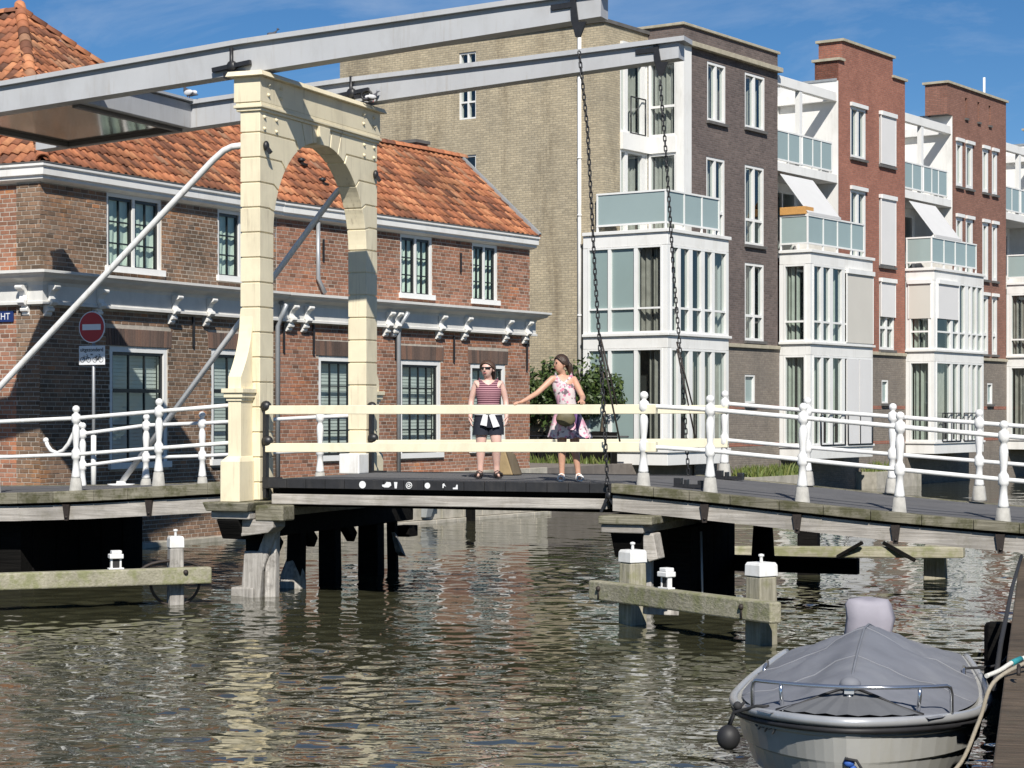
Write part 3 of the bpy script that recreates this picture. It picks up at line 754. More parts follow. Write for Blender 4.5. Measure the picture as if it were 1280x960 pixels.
# ------------------------------------------------------------------ approaches
top_L = [(-16, 1.20), (-9, 1.26), (-4.27, 1.357), (-2.96, 1.411), (-1.6, 1.498), (-0.55, 1.570)]
top_R = [(5.16, 1.626), (6.53, 1.515), (7.57, 1.422), (8.76, 1.318), (10.23, 1.222), (13, 1.06), (17, 0.93)]
def approach(tab, x0, x1, y0, y1, label, kerb_t, beam_drop, step, straps):
    th = thing('bridge_approach', BF, ((x0 + x1) / 2, (y0 + y1) / 2, 1.0), label, 'bridge span', 'fixed spans either side of the lifting leaf')
    z = lambda x: lerp_tab(tab, x)
    xs = list(np.linspace(x0, x1, 14))
    d = MB()
    for a, b in zip(xs, xs[1:]):
        d.hexa([(a, y0 + 0.20, z(a) - 0.10), (b, y0 + 0.20, z(b) - 0.10), (b, y1 - 0.20, z(b) - 0.10), (a, y1 - 0.20, z(a) - 0.10)],
               [(a, y0 + 0.20, z(a) - 0.004), (b, y0 + 0.20, z(b) - 0.004), (b, y1 - 0.20, z(b) - 0.004), (a, y1 - 0.20, z(a) - 0.004)])
    part('deck', d, 'asphalt', th)
    for ya, yb in ((y0, y0 + 0.198), (y1 - 0.198, y1)):
        x = x0
        while x < x1 - 0.05:
            w = min(step * random.uniform(0.85, 1.15), x1 - x); j = random.uniform(-0.006, 0.006)
            k = MB(); k.hexa([(x + .003, ya + j, z(x) - kerb_t), (x + w - .003, ya + j, z(x + w) - kerb_t), (x + w - .003, yb, z(x + w) - kerb_t), (x + .003, yb, z(x) - kerb_t)],
                             [(x + .003, ya + j, z(x) + .004), (x + w - .003, ya + j, z(x + w) + .004), (x + w - .003, yb, z(x + w) + .004), (x + .003, yb, z(x) + .004)])
            part('kerb_plank', k, 'kerb_timber', th, 0.008)
            x += w
    for ya, yb in ((y0 + 0.07, y0 + 0.25), (y1 - 0.25, y1 - 0.07)):
        k = MB()
        for a, b in zip(xs, xs[1:]):
            k.hexa([(a, ya, z(a) - beam_drop), (b, ya, z(b) - beam_drop), (b, yb, z(b) - beam_drop), (a, yb, z(a) - beam_drop)],
                   [(a, ya, z(a) - kerb_t - 0.035), (b, ya, z(b) - kerb_t - 0.035), (b, yb, z(b) - kerb_t - 0.035), (a, yb, z(a) - kerb_t - 0.035)])
        part('side_beam', k, 'grey_timber', th)
    k = MB()
    for y in (0.6, 1.2, 1.8, 2.4, 3.0):
        for a, b in zip(xs, xs[1:]):
            k.hexa([(a, y - .1, z(a) - 0.36), (b, y - .1, z(b) - 0.36), (b, y + .1, z(b) - 0.36), (a, y + .1, z(a) - 0.36)], [(a, y - .1, z(a) - 0.11), (b, y - .1, z(b) - 0.11), (b, y + .1, z(b) - 0.11), (a, y + .1, z(a) - 0.11)])
    part('joists', k, 'tarred_shaded_timber', th)['kind'] = 'stuff'
    for x in straps:
        k = MB(); zt = z(x) - kerb_t
        k.hexa([(x - .035, y0 + 0.035, zt - 0.26), (x + .02, y0 + 0.035, zt - 0.26), (x + .02, y0 + 0.069, zt - 0.26), (x - .035, y0 + 0.069, zt - 0.26)],
               [(x - .06, y0 + 0.02, zt - 0.03), (x + .05, y0 + 0.02, zt - 0.03), (x + .05, y0 + 0.069, zt - 0.03), (x - .06, y0 + 0.069, zt - 0.03)])
        k.lathe([(0.02, 0), (0.02, 0.02)], 8, (x, y0 + 0.03, zt - 0.22))
        part('iron_strap', k, 'rust_iron', th)
    return th
approach(top_L, -16, -0.48, -0.28, 3.62, 'left approach span with weathered timber edge leading to the brick corner house', 0.155, 0.405, 0.62, (-3.13, -1.757))
approach(top_R, 5.10, 17, -0.28, 3.62, 'right approach span with weathered timber edge and grey side beam', 0.115, 0.345, 0.55, (6.33, 7.51, 8.72, 9.96, 11.2))

# ------------------------------------------------------------------ railings
def post_mesh(foot, paint):
    f = MB(); f.lathe([(0.108, 0), (0.102, 0.02), (0.078, 0.20), (0.06, 0.205)], 6, rot=0.2)
    p = MB(); p.lathe([(0.062, 0.205), (0.066, 0.23), (0.058, 0.28), (0.047, 0.36), (0.045, 0.46), (0.058, 0.475), (0.066, 0.50), (0.066, 0.58), (0.058, 0.60), (0.040, 0.625),
                       (0.037, 0.65), (0.046, 0.72), (0.054, 0.82), (0.056, 0.87), (0.048, 0.93), (0.036, 0.96), (0.040, 0.98), (0.058, 1.0), (0.068, 1.03), (0.068, 1.09), (0.056, 1.115),
                       (0.034, 1.13), (0.030, 1.145), (0.050, 1.165), (0.056, 1.195), (0.046, 1.225), (0.018, 1.245)], 12)
    return f.mesh('foot', foot), p.mesh('post', paint)
foot_me, post_me = post_mesh('post_foot', 'white_paint')
def railing(posts, y, label, extend=(0, 0), curl=None, rails=((0.54, 0.029), (1.06, 0.031))):
    """posts: (x, base z); rails run through the collars"""
    th = thing('railing', BF, (posts[len(posts) // 2][0], y, posts[len(posts) // 2][1]), label, 'railing', 'white railings of the fixed spans')
    for x, z in posts:
        p = inst('post', post_me, th, T(x, y, z) @ Matrix.Rotation(random.uniform(-.012, .012), 4, 'X') @ Matrix.Rotation(random.uniform(-.012, .012), 4, 'Y') @ Matrix.Rotation(random.uniform(0, 6), 4, 'Z'))
        q = bpy.data.objects.new('foot', foot_me); COL.objects.link(q); q.parent = p; BASE[q.name] = BASE[th.name]
    for h, r in rails:
        pts = [(x, y, z + h) for x, z in posts]
        if extend[0]:
            (xa, za), (xb, zb) = posts[0], posts[1]; s = (zb - za) / (xb - xa); pts.insert(0, (xa - extend[0], y, za + h - s * extend[0]))
        if extend[1]:
            (xa, za), (xb, zb) = posts[-2], posts[-1]; s = (zb - za) / (xb - xa); pts.append((xb + extend[1], y, zb + h + s * extend[1]))
        b = MB(); b.tube(pts, r, 10); part('rail', b, 'white_paint', th)
    if curl:
        b = MB(); b.tube(curl, [0.034] * (len(curl) - 1) + [0.034], 10); b.sphere(curl[-1], 0.05, 8, 6); part('scroll_end', b, 'white_paint', th)
    return th
railing([(-7.4, 1.24), (-6.0, 1.28), (-4.55, 1.333), (-3.134, 1.388), (-1.757, 1.487)], 0.0, 'nearer white railing left of the cream gate', (1.4, 1.40))
railing([(-5.275, 1.12), (-4.073, 1.262), (-3.021, 1.30), (-0.922, 1.40)], 3.32, 'farther white railing left of the gate ending in an upturned scroll', (0.05, 0.55),
        curl=[(-5.30, 3.32, 2.36), (-5.36, 3.32, 2.30), (-5.45, 3.32, 2.18), (-5.54, 3.32, 2.02), (-5.64, 3.32, 1.91), (-5.76, 3.32, 1.86), (-5.88, 3.32, 1.90), (-5.95, 3.32, 1.98), (-5.985, 3.32, 2.07)])
railing([(5.44, 1.560), (6.325, 1.51), (7.508, 1.408), (8.713, 1.30), (9.955, 1.194), (11.2, 1.10), (12.45, 1.02)], 0.0, 'nearer white railing on the right span with turned posts', (0.02, 1.0))
railing([(5.559, 1.600), (6.77, 1.50), (7.965, 1.415), (9.155, 1.33), (10.35, 1.24), (11.55, 1.15)], 3.32, 'farther white railing on the right span before the apartments', (0.02, 1.0))
# small iron catches on the deck beside the first right posts
for x, y, lab in ((5.95, 0.35, 'black iron rail catch on the deck by the first near post'), (5.72, 3.05, 'black iron rail catch at the foot of the first far post')):
    b = MB(); z = lerp_tab(top_R, x); b.box(x - 0.2, x + 0.2, y - 0.05, y + 0.05, z + 0.0, z + 0.05); b.box(x - 0.2, x - 0.1, y - 0.05, y + 0.05, z + 0.05, z + 0.13); b.box(x + 0.12, x + 0.2, y - 0.05, y + 0.05, z + 0.05, z + 0.10); b.box(x - 0.06, x - 0.02, y - 0.06, y + 0.06, z, z + 0.11)
    solo('rail_catch', b, 'black_iron', BF, (x, y, z), lab, 'rail catch', 'rail catches on the deck', bevel=0.006)

# ------------------------------------------------------------------ braces from the portal down to the left span
for y, pts, lab in ((-0.02, [(-0.38, -0.02, 6.235), (-0.55, -0.02, 6.225), (-0.68, -0.02, 6.18), (-0.86, -0.02, 6.05), (-4.523, -0.02, 2.832), (-6.25, -0.02, 1.30)], 'white stay pole from the nearer gate post down past the no entry sign'),
                    (3.42, [(-0.40, 3.42, 6.06), (-0.52, 3.42, 6.05), (-0.66, 3.42, 5.97), (-0.80, 3.42, 5.82), (-4.60, 3.42, 1.385)], 'grey white stay pole from the farther gate post down behind the left railing')):
    th = thing('stay_pole', BF, pts[-1], lab, 'stay pole', 'stay poles bracing the cream gate')
    b = MB(); b.tube(pts, 0.046, 12); part('pole', b, 'white_paint', th)
    e = pts[-1]; b = MB(); b.lathe([(0.22, 0), (0.22, 0.025), (0.08, 0.03), (0.075, 0.07)], 12, (e[0], e[1], e[2] - 0.04)); part('foot_plate', b, 'white_paint', th)

# ------------------------------------------------------------------ piers, piles, fenders
pier = thing('timber_pier', BF, (-0.3, 1.7, 0), 'timber pier under the cream gate with whitened piles in the water', 'pier', 'timber piers under the drawbridge')
b = MB(); b.hexa([(-0.62, -0.62, 1.19), (0.02, -0.62, 1.19), (0.02, 4.1, 1.19), (-0.62, 4.1, 1.19)], [(-0.66, -0.66, 1.312), (0.06, -0.66, 1.312), (0.06, 4.15, 1.312), (-0.66, 4.15, 1.312)]); part('sill', b, 'kerb_timber', pier, 0.015)
b = MB(); b.box(-0.60, 0.0, -0.52, 4.0, 1.08, 1.188); part('cap_beam', b, 'grey_timber', pier, 0.015)
b = MB(); b.prism([(-0.50, 1.078), (-0.50, 1.05), (-0.35, 0.80), (-0.10, 0.78), (0.9, 0.78), (0.9, 1.078)], yz, -0.52, -0.18); part('corbel', b, 'tarred_shaded_timber', pier, 0.012)
b = MB(); b.prism([(-0.20, 1.076), (0.30, 1.076), (0.30, 0.97), (0.22, 0.90), (-0.2, 0.84)], lambda a, c, d: (a, d, c), -0.40, -0.05); part('corbel', b, 'grey_timber', pier, 0.012)
b = MB(); b.box(0.03, 0.46, -0.42, -0.08, 1.06, 1.27); part('bearing_block', b, 'kerb_timber', pier, 0.02)
def pile(parent, x, y, w, z1, mat, dx=0.0, dy=0.0, foot=None, rot=0.1, name='pile'):
    b = MB()
    def sq(cx, cy, w, z): return [(cx + w * 0.707 * cos(rot + pi / 4 + k * pi / 2), cy + w * 0.707 * sin(rot + pi / 4 + k * pi / 2), z) for k in range(4)]
    b.hexa(sq(x, y, w, -1.5), sq(x + dx, y + dy, w * 0.92, z1)); part(name, b, mat, parent, 0.02)
    if foot:
        b = MB(); b.hexa(sq(x, y, w * 1.12, -0.6), sq(x + dx * 0.05, y, w * 1.10, foot)); part('pile_shoe', b, 'pale_pile', parent, 0.02)
pile(pier, -0.34, 0.0, 0.31, 0.62, 'pale_pile', 0.16, 0.03, 0.12)
pile(pier, 0.00, 0.06, 0.17, 1.07, 'pale_pile', 0.05, 0)
b = MB(); b.bar((-0.16, -0.02, 0.30), (0.14, 0.0, 1.05), 0.15, 0.17); part('knee_brace', b, 'pale_pile', pier, 0.03)
b = MB(); b.box(-0.36, -0.10, 0.0, 0.30, 0.55, 1.078); part('pile_head', b, 'tarred_shaded_timber', pier, 0.02)
for (x, y, w, dx) in ((-0.30, 1.30, 0.24, 0.06), (-0.30, 2.49, 0.29, -0.03), (-0.30, 3.85, 0.35, 0.0), (-0.30, 4.72, 0.16, -0.06)):
    pile(pier, x, y, w, 1.07, 'tarred_shaded_timber', dx, 0.0, None)
b = MB(); b.lathe([(0.215, -0.5), (0.215, 0.12), (0.19, 0.22), (0.10, 0.42), (0.04, 0.62)], 6, (-0.30, 1.28, 0)); part('pile_shoe', b, 'pale_pile', pier, 0.015)
for y0, y1 in ((0.35, 1.15), (1.40, 2.3), (2.7, 3.6)):
    b = MB(); b.bar((-0.28, y0, 1.0), (-0.28, y0 + 0.45, 0.62), 0.14, 0.18); part('knee_brace', b, 'tarred_shaded_timber', pier, 0.02)
b = MB(); b.box(-0.50, -0.08, 0.55, 4.95, 0.80, 1.079); part('cross_beam', b, 'tarred_shaded_timber', pier, 0.015)
b = MB(); b.box(-0.42, -0.16, 4.95, 5.30, 0.52, 0.70); part('beam_end', b, 'tarred_shaded_timber', pier, 0.015)
b = MB(); b.hexa([(-0.24, 4.60, 0.30), (-0.12, 4.60, 0.30), (-0.12, 4.76, 0.22), (-0.24, 4.76, 0.22)], [(-0.30, 4.58, 0.62), (-0.24, 4.58, 0.62), (-0.24, 4.70, 0.55), (-0.30, 4.70, 0.55)]); part('pile_shoe', b, 'pale_pile', pier, 0.01)
# right pier
pr = thing('timber_pier', BF, (5.5, 1.7, 0), 'black timber pier under the right span behind the mossy fender beam', 'pier', 'timber piers under the drawbridge')
b = MB(); b.box(5.04, 5.75, -0.60, 3.9, 1.13, 1.235); part('cap_beam', b, 'kerb_timber', pr, 0.015)
b = MB(); b.box(5.06, 5.62, -0.55, 3.9, 1.02, 1.128); part('sill', b, 'grey_timber', pr, 0.015)
b = MB(); b.prism([(-0.48, 1.018), (-0.30, 0.70), (0.6, 0.70), (0.6, 1.018)], yz, 5.16, 5.58); part('corbel', b, 'tarred_shaded_timber', pr, 0.012)
b = MB(); b.prism([(5.585, 1.018), (5.72, 1.018), (5.78, 0.70), (5.66, 0.66), (5.585, 0.78)], lambda a, c, d: (a, d, c), -0.45, -0.15); part('knee_brace', b, 'grey_timber', pr, 0.012)
k = 0
for i in range(6):
    y = 1.10 + i * 0.36
    b = MB(); b.box(5.02 + 0.02 * (i % 2), 5.74, y, y + 0.352, -1.4, 1.015); part('plank', b, 'tarred_shaded_timber', pr, 0.01)
pile(pr, 5.50, -0.08, 0.15, 1.01, 'pale_pile', 0.02, 0.02)
b = MB(); b.tube([(6.00, 0.80, -0.3), (5.97, 0.80, 0.98)], 0.016, 8); part('gauge_pole', b, 'zinc', pr)
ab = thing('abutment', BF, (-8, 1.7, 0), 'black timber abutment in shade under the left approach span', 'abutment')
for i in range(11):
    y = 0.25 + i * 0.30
    b = MB(); b.box(-16, -4.27 + 0.012 * (i % 2), y, y + 0.292, -1.4, 0.96); part('plank', b, 'tarred_shaded_timber', ab, 0.01)
# landing block where the left span meets the street beside the corner house
b = MB(); b.prism([(p[0], p[1]) for p in [BF.w((-4.35, 3.6, 0)), BF.w((-4.35, 3.58, 0)), BF.w((-30, 3.58, 0)), KF.w((-26, 0.0, 0)), KF.w((-0.4, 0.0, 0)), KF.w((0.02, -0.05, 0))]], lambda a, c, d: (a, c, d), -1.4, 1.19)
solo('street_landing', b, 'paving', WORLD, (-12, 33, 0), 'paved landing between the left span and the corner house', kind='structure')

def fender_post(parent, frame_xy, w, ztop, rot, pm='mossy_pile'):
    x, y = frame_xy
    b = MB(); b.lathe([(w * 0.74, -1.5), (w * 0.72, 0.3), (w * 0.68, ztop - 0.152)], 4, (x, y, 0), smooth=False, rot=rot + pi / 4); part('pile', b, pm, parent, 0.02)
    b = MB(); b.lathe([(w * 0.725, ztop - 0.150), (w * 0.705, ztop - 0.03), (w * 0.62, ztop)], 4, (x, y, 0), smooth=False, rot=rot + pi / 4)
    b.lathe([(0.02, ztop), (0.018, ztop + 0.06), (0.034, ztop + 0.064), (0.034, ztop + 0.085), (0.0, ztop + 0.095)], 8, (x, y, 0)); part('pile_cap', b, 'white_paint', parent, 0.008)
fr = thing('fender_beam', BF, (6.6, -2.3, 0), 'mossy timber fender beam on two white capped piles in front of the right pier', 'fender', 'mooring fenders beside the bridge')
d = Vector((8.05 - 5.28, -3.372 + 1.434, 0)).normalized(); fr_rot = math.atan2(d.y, d.x)
nrm = Vector((d.y, -d.x, 0)) if d.x * 0 - d.y < 0 else Vector((-d.y, d.x, 0))
nrm = Vector((d.y, -d.x, 0))      # towards the camera
p0, p1 = Vector((5.28, -1.434, 0.385)), Vector((8.05, -3.372, 0.385))
b = MB(); b.bar(p0 + nrm * 0.0, p1, 0.16, 0.23); part('beam', b, 'mossy_timber', fr, 0.02)
fender_post(fr, tuple((p0 + d * 0.505 - nrm * 0.215)[:2]), 0.245, 0.89, fr_rot)
fender_post(fr, tuple((p0 + d * 2.88 - nrm * 0.215)[:2]), 0.255, 0.89, fr_rot)
b = MB(); q = p0 + d * 0.55 - nrm * 0.05
for o in (d * 0.42, ): b.bar(q + o + Vector((0, 0, -0.17)), q + o + Vector((0.3, 0.3, -0.2)), 0.12, 0.1)
part('spacer_block', b, 'pale_pile', fr, 0.01)
for s in (0.22, 2.9):
    b = MB(); c = p0 + d * s + nrm * 0.085; b.sphere((c.x, c.y, c.z + 0.03), 0.035, 8, 6); b.tube([c + Vector((0, 0, 0.06)), c + Vector((0, 0, -0.10))], 0.012, 6); part('bolt', b, 'rust_iron', fr)
fl = thing('fender_beam', BF, (-1.2, -2.3, 0), 'mossy timber fender beam with one white capped pile left of the gate', 'fender', 'mooring fenders beside the bridge')
d2 = Vector((-0.125 + 2.064, -1.334 + 3.24, 0)).normalized(); n2 = Vector((d2.y, -d2.x, 0)); l_rot = math.atan2(d2.y, d2.x)
q0, q1 = Vector((-2.064, -3.24, 0.39)) - d2 * 5.0, Vector((-0.125, -1.334, 0.39))
b = MB(); b.bar(q0, q1, 0.17, 0.215); part('beam', b, 'mossy_timber', fl, 0.02)
fender_post(fl, tuple((q1 - d2 * 0.42 - n2 * 0.20)[:2]), 0.19, 0.90, l_rot, 'pale_pile')
b = MB(); c = q1 - d2 * 0.35 + n2 * 0.09; b.sphere((c.x, c.y, c.z + 0.05), 0.035, 8, 6); part('bolt', b, 'rust_iron', fl)
pile(fl, *(q0 + d2 * 1.0 - n2 * 0.22)[:2], 0.26, 0.55, 'mossy_pile')
pc = q1 - d2 * 0.42 - n2 * 0.22
b = MB()
b.tube([(pc.x + 0.42 * cos(a) * d2.x, pc.y + 0.42 * cos(a) * d2.y - 0.1, 0.42 + 0.16 * sin(a)) for a in np.linspace(0.1, pi - 0.1, 12)], 0.022, 8)
b.tube([(pc.x + 0.33 * cos(a) * d2.x - 0.0, pc.y + 0.33 * cos(a) * d2.y, 0.30 + 0.32 * sin(a)) for a in np.linspace(-pi + 0.1, -0.1, 14)], 0.020, 8)
solo('rope_loop', b, 'rust_iron', BF, (pc.x, pc.y, 0.3), 'dark rope loop hung round the white capped pile left of the gate', 'rope')
def nav_lamp(x, y, z, lab, rot):
    th = thing('navigation_lamp', BF, (x, y, z), lab, 'lamp', 'white lamps on the fender beams')
    b = MB(); c, s = cos(rot), sin(rot)
    f = lambda px, py, pz: (x + c * px - s * py, y + s * px + c * py, z + pz)
    def bx(x0, x1, y0, y1, z0, z1): b.hexa([f(x0, y0, z0), f(x1, y0, z0), f(x1, y1, z0), f(x0, y1, z0)], [f(x0, y0, z1), f(x1, y0, z1), f(x1, y1, z1), f(x0, y1, z1)])
    bx(-0.07, -0.045, -0.03, 0.03, 0, 0.16); bx(0.045, 0.07, -0.03, 0.03, 0, 0.16); bx(-0.10, 0.10, -0.05, 0.05, 0.0, 0.02)
    part('bracket', b, 'white_paint', th, 0.004)
    b = MB(); bx(-0.09, 0.09, -0.07, 0.07, 0.14, 0.20); bx(-0.06, 0.07, -0.06, 0.06, 0.20, 0.245); part('lamp_head', b, 'white_paint', th, 0.01)
    b = MB(); bx(-0.04, 0.04, -0.025, 0.025, 0.02, 0.13); part('lens', b, 'room_dark', th)
pm = p0 + d * 1.45
nav_lamp(pm.x, pm.y, 0.50, 'small white lamp housing on the right fender beam', fr_rot)
pm = q1 - d2 * 1.25
nav_lamp(pm.x, pm.y, 0.50, 'small white lamp housing on the left fender beam', l_rot)
# far fender behind the right span
ff = thing('fender_beam', BF, (7, 6.1, 0), 'far mossy fender beam seen beneath the right span', 'fender', 'mooring fenders beside the bridge')
b = MB(); b.bar((4.7, 6.1, 0.34), (8.5, 6.1, 0.43), 0.2, 0.17); part('beam', b, 'mossy_timber', ff, 0.02)
pile(ff, 8.0, 6.5, 0.36, 0.5, 'mossy_pile'); pile(ff, 6.05, 6.4, 0.34, 0.9, 'tarred_shaded_timber')
b = MB(); b.bar((6.6, 6.0, 0.32), (7.0, 5.9, 0.55), 0.05, 0.05); b.bar((7.3, 6.0, 0.55), (7.8, 5.9, 0.3), 0.05, 0.05); part('strut', b, 'tarred_shaded_timber', ff)
tp = MB(); tp.lathe([(0.20, -1.5), (0.19, 0.2), (0.13, 1.1)], 10, (6.15, 3.25, 0)); tp.box(4.6, 7.5, 3.2, 3.38, 0.28, 0.50)
solo('tarred_pile', tp, 'tarred_shaded_timber', BF, (6.15, 3.25, 0), 'black tapering pile with cross timber under the right span', 'pile')

# ------------------------------------------------------------------ old brick houses on the left
def tile_mesh():
    b = MB(); w, l = 0.225, 0.36; n = 6
    t = [i / n for i in range(n + 1)]
    h = [0.030 + 0.026 * cos(2 * pi * (x - 0.22)) * (1.0 if x < 0.75 else 0.9) for x in t]
    lo = [((x - 0.5) * w, 0.0, z + 0.030) for x, z in zip(t, h)]
    hi = [((x - 0.5) * w, l, z + 0.0) for x, z in zip(t, h)]
    fr = [((x - 0.5) * w, 0.004, z + 0.006) for x, z in zip(t, h)]
    vs = lo + hi + fr; k = n + 1
    fs = [(i, i + 1, k + i + 1, k + i) for i in range(n)]
    b.add(vs, fs, True)
    b.add(lo + fr, [(i, i + 1, k + i + 1, k + i) for i in range(n)], False)
    return b
TILE = tile_mesh(); tile_me = TILE.mesh('tile', 'roof_tile')
def in_poly(p, P):
    c = False; j = len(P) - 1
    for i in range(len(P)):
        if (P[i][1] > p[1]) != (P[j][1] > p[1]) and p[0] < (P[j][0] - P[i][0]) * (p[1] - P[i][1]) / (P[j][1] - P[i][1]) + P[i][0]: c = not c
        j = i
    return c
def facet(plan, e0, e1, slope, z0):
    """plan polygon (x,y) whose eave runs e0->e1; returns origin, axes and the polygon in roof-plane coordinates"""
    e = Vector((e1[0] - e0[0], e1[1] - e0[1], 0)).normalized(); up_h = Vector((-e.y, e.x, 0))
    k = math.sqrt(1 + slope * slope); s = (up_h + Vector((0, 0, slope))) / k
    nrm = e.cross(s)
    O = Vector((e0[0], e0[1], z0))
    P = [((Vector((x, y, 0)) - Vector((e0[0], e0[1], 0))).dot(e), (Vector((x, y, 0)) - Vector((e0[0], e0[1], 0))).dot(up_h) * k) for x, y in plan]
    return O, e, s, nrm, P
def tiles_on(fc, out, ex=0.212, es=0.292):
    O, e, s, nrm, P = fc
    a0, a1 = min(p[0] for p in P), max(p[0] for p in P); s1 = max(p[1] for p in P)
    r = 0
    while r * es < s1:
        i = math.floor(a0 / ex)
        while i * ex < a1:
            a, b = (i + 0.5) * ex, r * es - 0.04
            if in_poly((a, b + 0.10), P) or (r == 0 and a0 < a < a1 and in_poly((a, 0.14), P)):
                c = O + e * (a + random.uniform(-.006, .006)) + s * (b + random.uniform(-.012, .012)) + nrm * random.uniform(-0.002, 0.010)
                rot = Matrix.Rotation(random.uniform(-0.03, 0.03), 4, 'Z') @ Matrix.Rotation(random.uniform(-0.015, 0.02), 4, 'X')
                m = Matrix.Identity(4)
                for q, ax in enumerate((e, s, nrm)): m[0][q], m[1][q], m[2][q] = ax
                out.append((c, Matrix.Translation(c) @ m @ rot))
            i += 1
        r += 1
def lay_tiles(roof, tl, key, n_single=300):
    tl.sort(key=lambda t: key(t[0]))
    for c, m in tl[:n_single]: inst('tile', tile_me, roof, m)
    b = MB()
    for c, m in tl[n_single:]:
        b.add([m @ Vector(p) for p in TILE.v], TILE.f, True)
    o = part('roof_tiles', b, 'roof_tile', roof); o['kind'] = 'stuff'
rt = MB()
vs = []; n = 7
for k in range(n + 1):
    a = pi * k / n; vs.append((0.125 * cos(a), 0, 0.115 * sin(a))); vs.append((0.110 * cos(a), 0.38, 0.10 * sin(a)))
rt.add(vs, [(2 * k, 2 * k + 2, 2 * k + 3, 2 * k + 1) for k in range(n)], True)
rt.add([v for v in vs[::2]] + [(v[0] * .8, 0.002, v[2] * .8) for v in vs[::2]], [(k, k + 1, n + 2 + k, n + 1 + k) for k in range(n)])
ridge_me = rt.mesh('ridge_tile', 'roof_tile')
def ridge_line(roof, p, q, step=0.34):
    p, q = Vector(p), Vector(q); d = (q - p); L_ = d.length; d.normalize()
    x = d.cross(Vector((0, 0, 1))).normalized(); z = x.cross(d)
    m = Matrix.Identity(4)
    for i, ax in enumerate((x, d, z)): m[0][i], m[1][i], m[2][i] = ax
    k = 0
    while k * step < L_:
        inst('ridge_tile', ridge_me, roof, Matrix.Translation(p + d * k * step + z * random.uniform(0, .012)) @ m); k += 1

def house_window(parent, fn, a0, a1, z0, z1, groups, rows, blind, sill=True, thick_rail=None, casing=0.07):
    """white casing, black sashes, a pane for every light; groups = list of (a0, a1, columns)"""
    b = MB()
    fbox(b, fn, a0, a0 + casing, 0.015, 0.16, z0, z1); fbox(b, fn, a1 - casing, a1, 0.015, 0.16, z0, z1)
    fbox(b, fn, a0 + casing, a1 - casing, 0.015, 0.16, z1 - casing, z1); fbox(b, fn, a0 + casing, a1 - casing, 0.015, 0.16, z0, z0 + casing * 0.7)
    if sill: fbox(b, fn, a0 - 0.05, a1 + 0.05, -0.07, 0.014, z0 - 0.03, z0 + 0.085)
    for (g0, g1, _), (h0, h1, _) in zip(groups, groups[1:]): fbox(b, fn, g1, h0, 0.02, 0.15, z0 + casing * 0.7, z1 - casing)
    w = part('window', b, 'white_frame', parent)
    sb = MB()
    zb, zt = z0 + casing * 0.7, z1 - casing
    for g0, g1, cols in groups:
        st = 0.055
        fbox(sb, fn, g0, g0 + st, 0.05, 0.10, zb, zt); fbox(sb, fn, g1 - st, g1, 0.05, 0.10, zb, zt)
        fbox(sb, fn, g0 + st, g1 - st, 0.05, 0.10, zb, zb + st * 1.2); fbox(sb, fn, g0 + st, g1 - st, 0.05, 0.10, zt - st, zt)
        ia, ib, iz0, iz1 = g0 + st, g1 - st, zb + st * 1.2, zt - st
        zs = [iz0 + (iz1 - iz0) * k for k in rows]
        As = [ia + (ib - ia) * k / cols for k in range(cols + 1)]
        br = 0.014
        for a in As[1:-1]: fbox(sb, fn, a - br, a + br, 0.055, 0.095, iz0, iz1)
        for i, z in enumerate(zs[1:-1]):
            t = 0.035 if thick_rail == i + 1 else br
            for p, q in zip(As, As[1:]): fbox(sb, fn, p + br, q - br, 0.052, 0.097, z - t, z + t)
        for p, q in zip(As, As[1:]):
            for r0, r1 in zip(zs, zs[1:]):
                pb = MB(); j = [random.uniform(-0.004, 0.004) for _ in range(4)]
                pb.quad(fn(p + br * .5, 0.074 + j[0], r0 + br * .5), fn(q - br * .5, 0.074 + j[1], r0 + br * .5), fn(q - br * .5, 0.074 + j[2], r1 - br * .5), fn(p + br * .5, 0.074 + j[3], r1 - br * .5))
                part('pane', pb, 'house_glass', w)
    part('sash', sb, 'sash_black', w)
    bb = MB()
    if blind == 'blind_white':      # louvre shutters behind the glass
        z = zb
        while z < zt: fbox(bb, fn, a0 + casing, a1 - casing, 0.20, 0.23, z, z + 0.055); z += 0.07
        fbox(bb, fn, a0 + casing, a1 - casing, 0.235, 0.25, zb, zt)
    else:
        for g0, g1, _ in groups:   # draped blinds in swags
            for k in range(3):
                zt2 = zt - (zt - zb) * k / 3; P = []
                for i in range(9):
                    s = i / 8; a = g0 + (g1 - g0) * s; P.append((a, 0.135 + 0.03 * sin(3 * pi * s) ** 2 + 0.015 * k, zt2 - (zt - zb) / 3 * (1.02 + 0.10 * sin(pi * s))))
                for i in range(8):
                    (a, d, z), (a2, dd, z2) = P[i], P[i + 1]
                    bb.quad(fn(a, d, z), fn(a2, dd, z2), fn(a2, dd - 0.03, zt2), fn(a, d - 0.03, zt2))
    part('blind', bb, blind, w)
    rb = MB(); fbox(rb, fn, a0 + 0.02, a1 - 0.02, 0.42, 0.45, z0, z1); part('interior', rb, 'room_dark', w)
    return w
def profile_run(mb, prof, fn, a0, a1, mitre0=0.0, mitre1=0.0):
    """moulding: prof (out, z) along a0..a1; mitred ends for corners"""
    k = len(prof)
    vs = [fn(a0 - mitre0 * o, -o, z) for o, z in prof] + [fn(a1 + mitre1 * o, -o, z) for o, z in prof]
    mb.add(vs, [tuple(range(k)), tuple(range(k, 2 * k))] + [(i, (i + 1) % k, k + (i + 1) % k, k + i) for i in range(k)])
CORN = [(0.0, 5.03), (0.40, 4.985), (0.40, 4.94), (0.34, 4.90), (0.31, 4.86), (0.14, 4.80), (0.11, 4.74), (0.11, 4.47), (0.14, 4.455), (0.14, 4.41), (0.0, 4.41)]
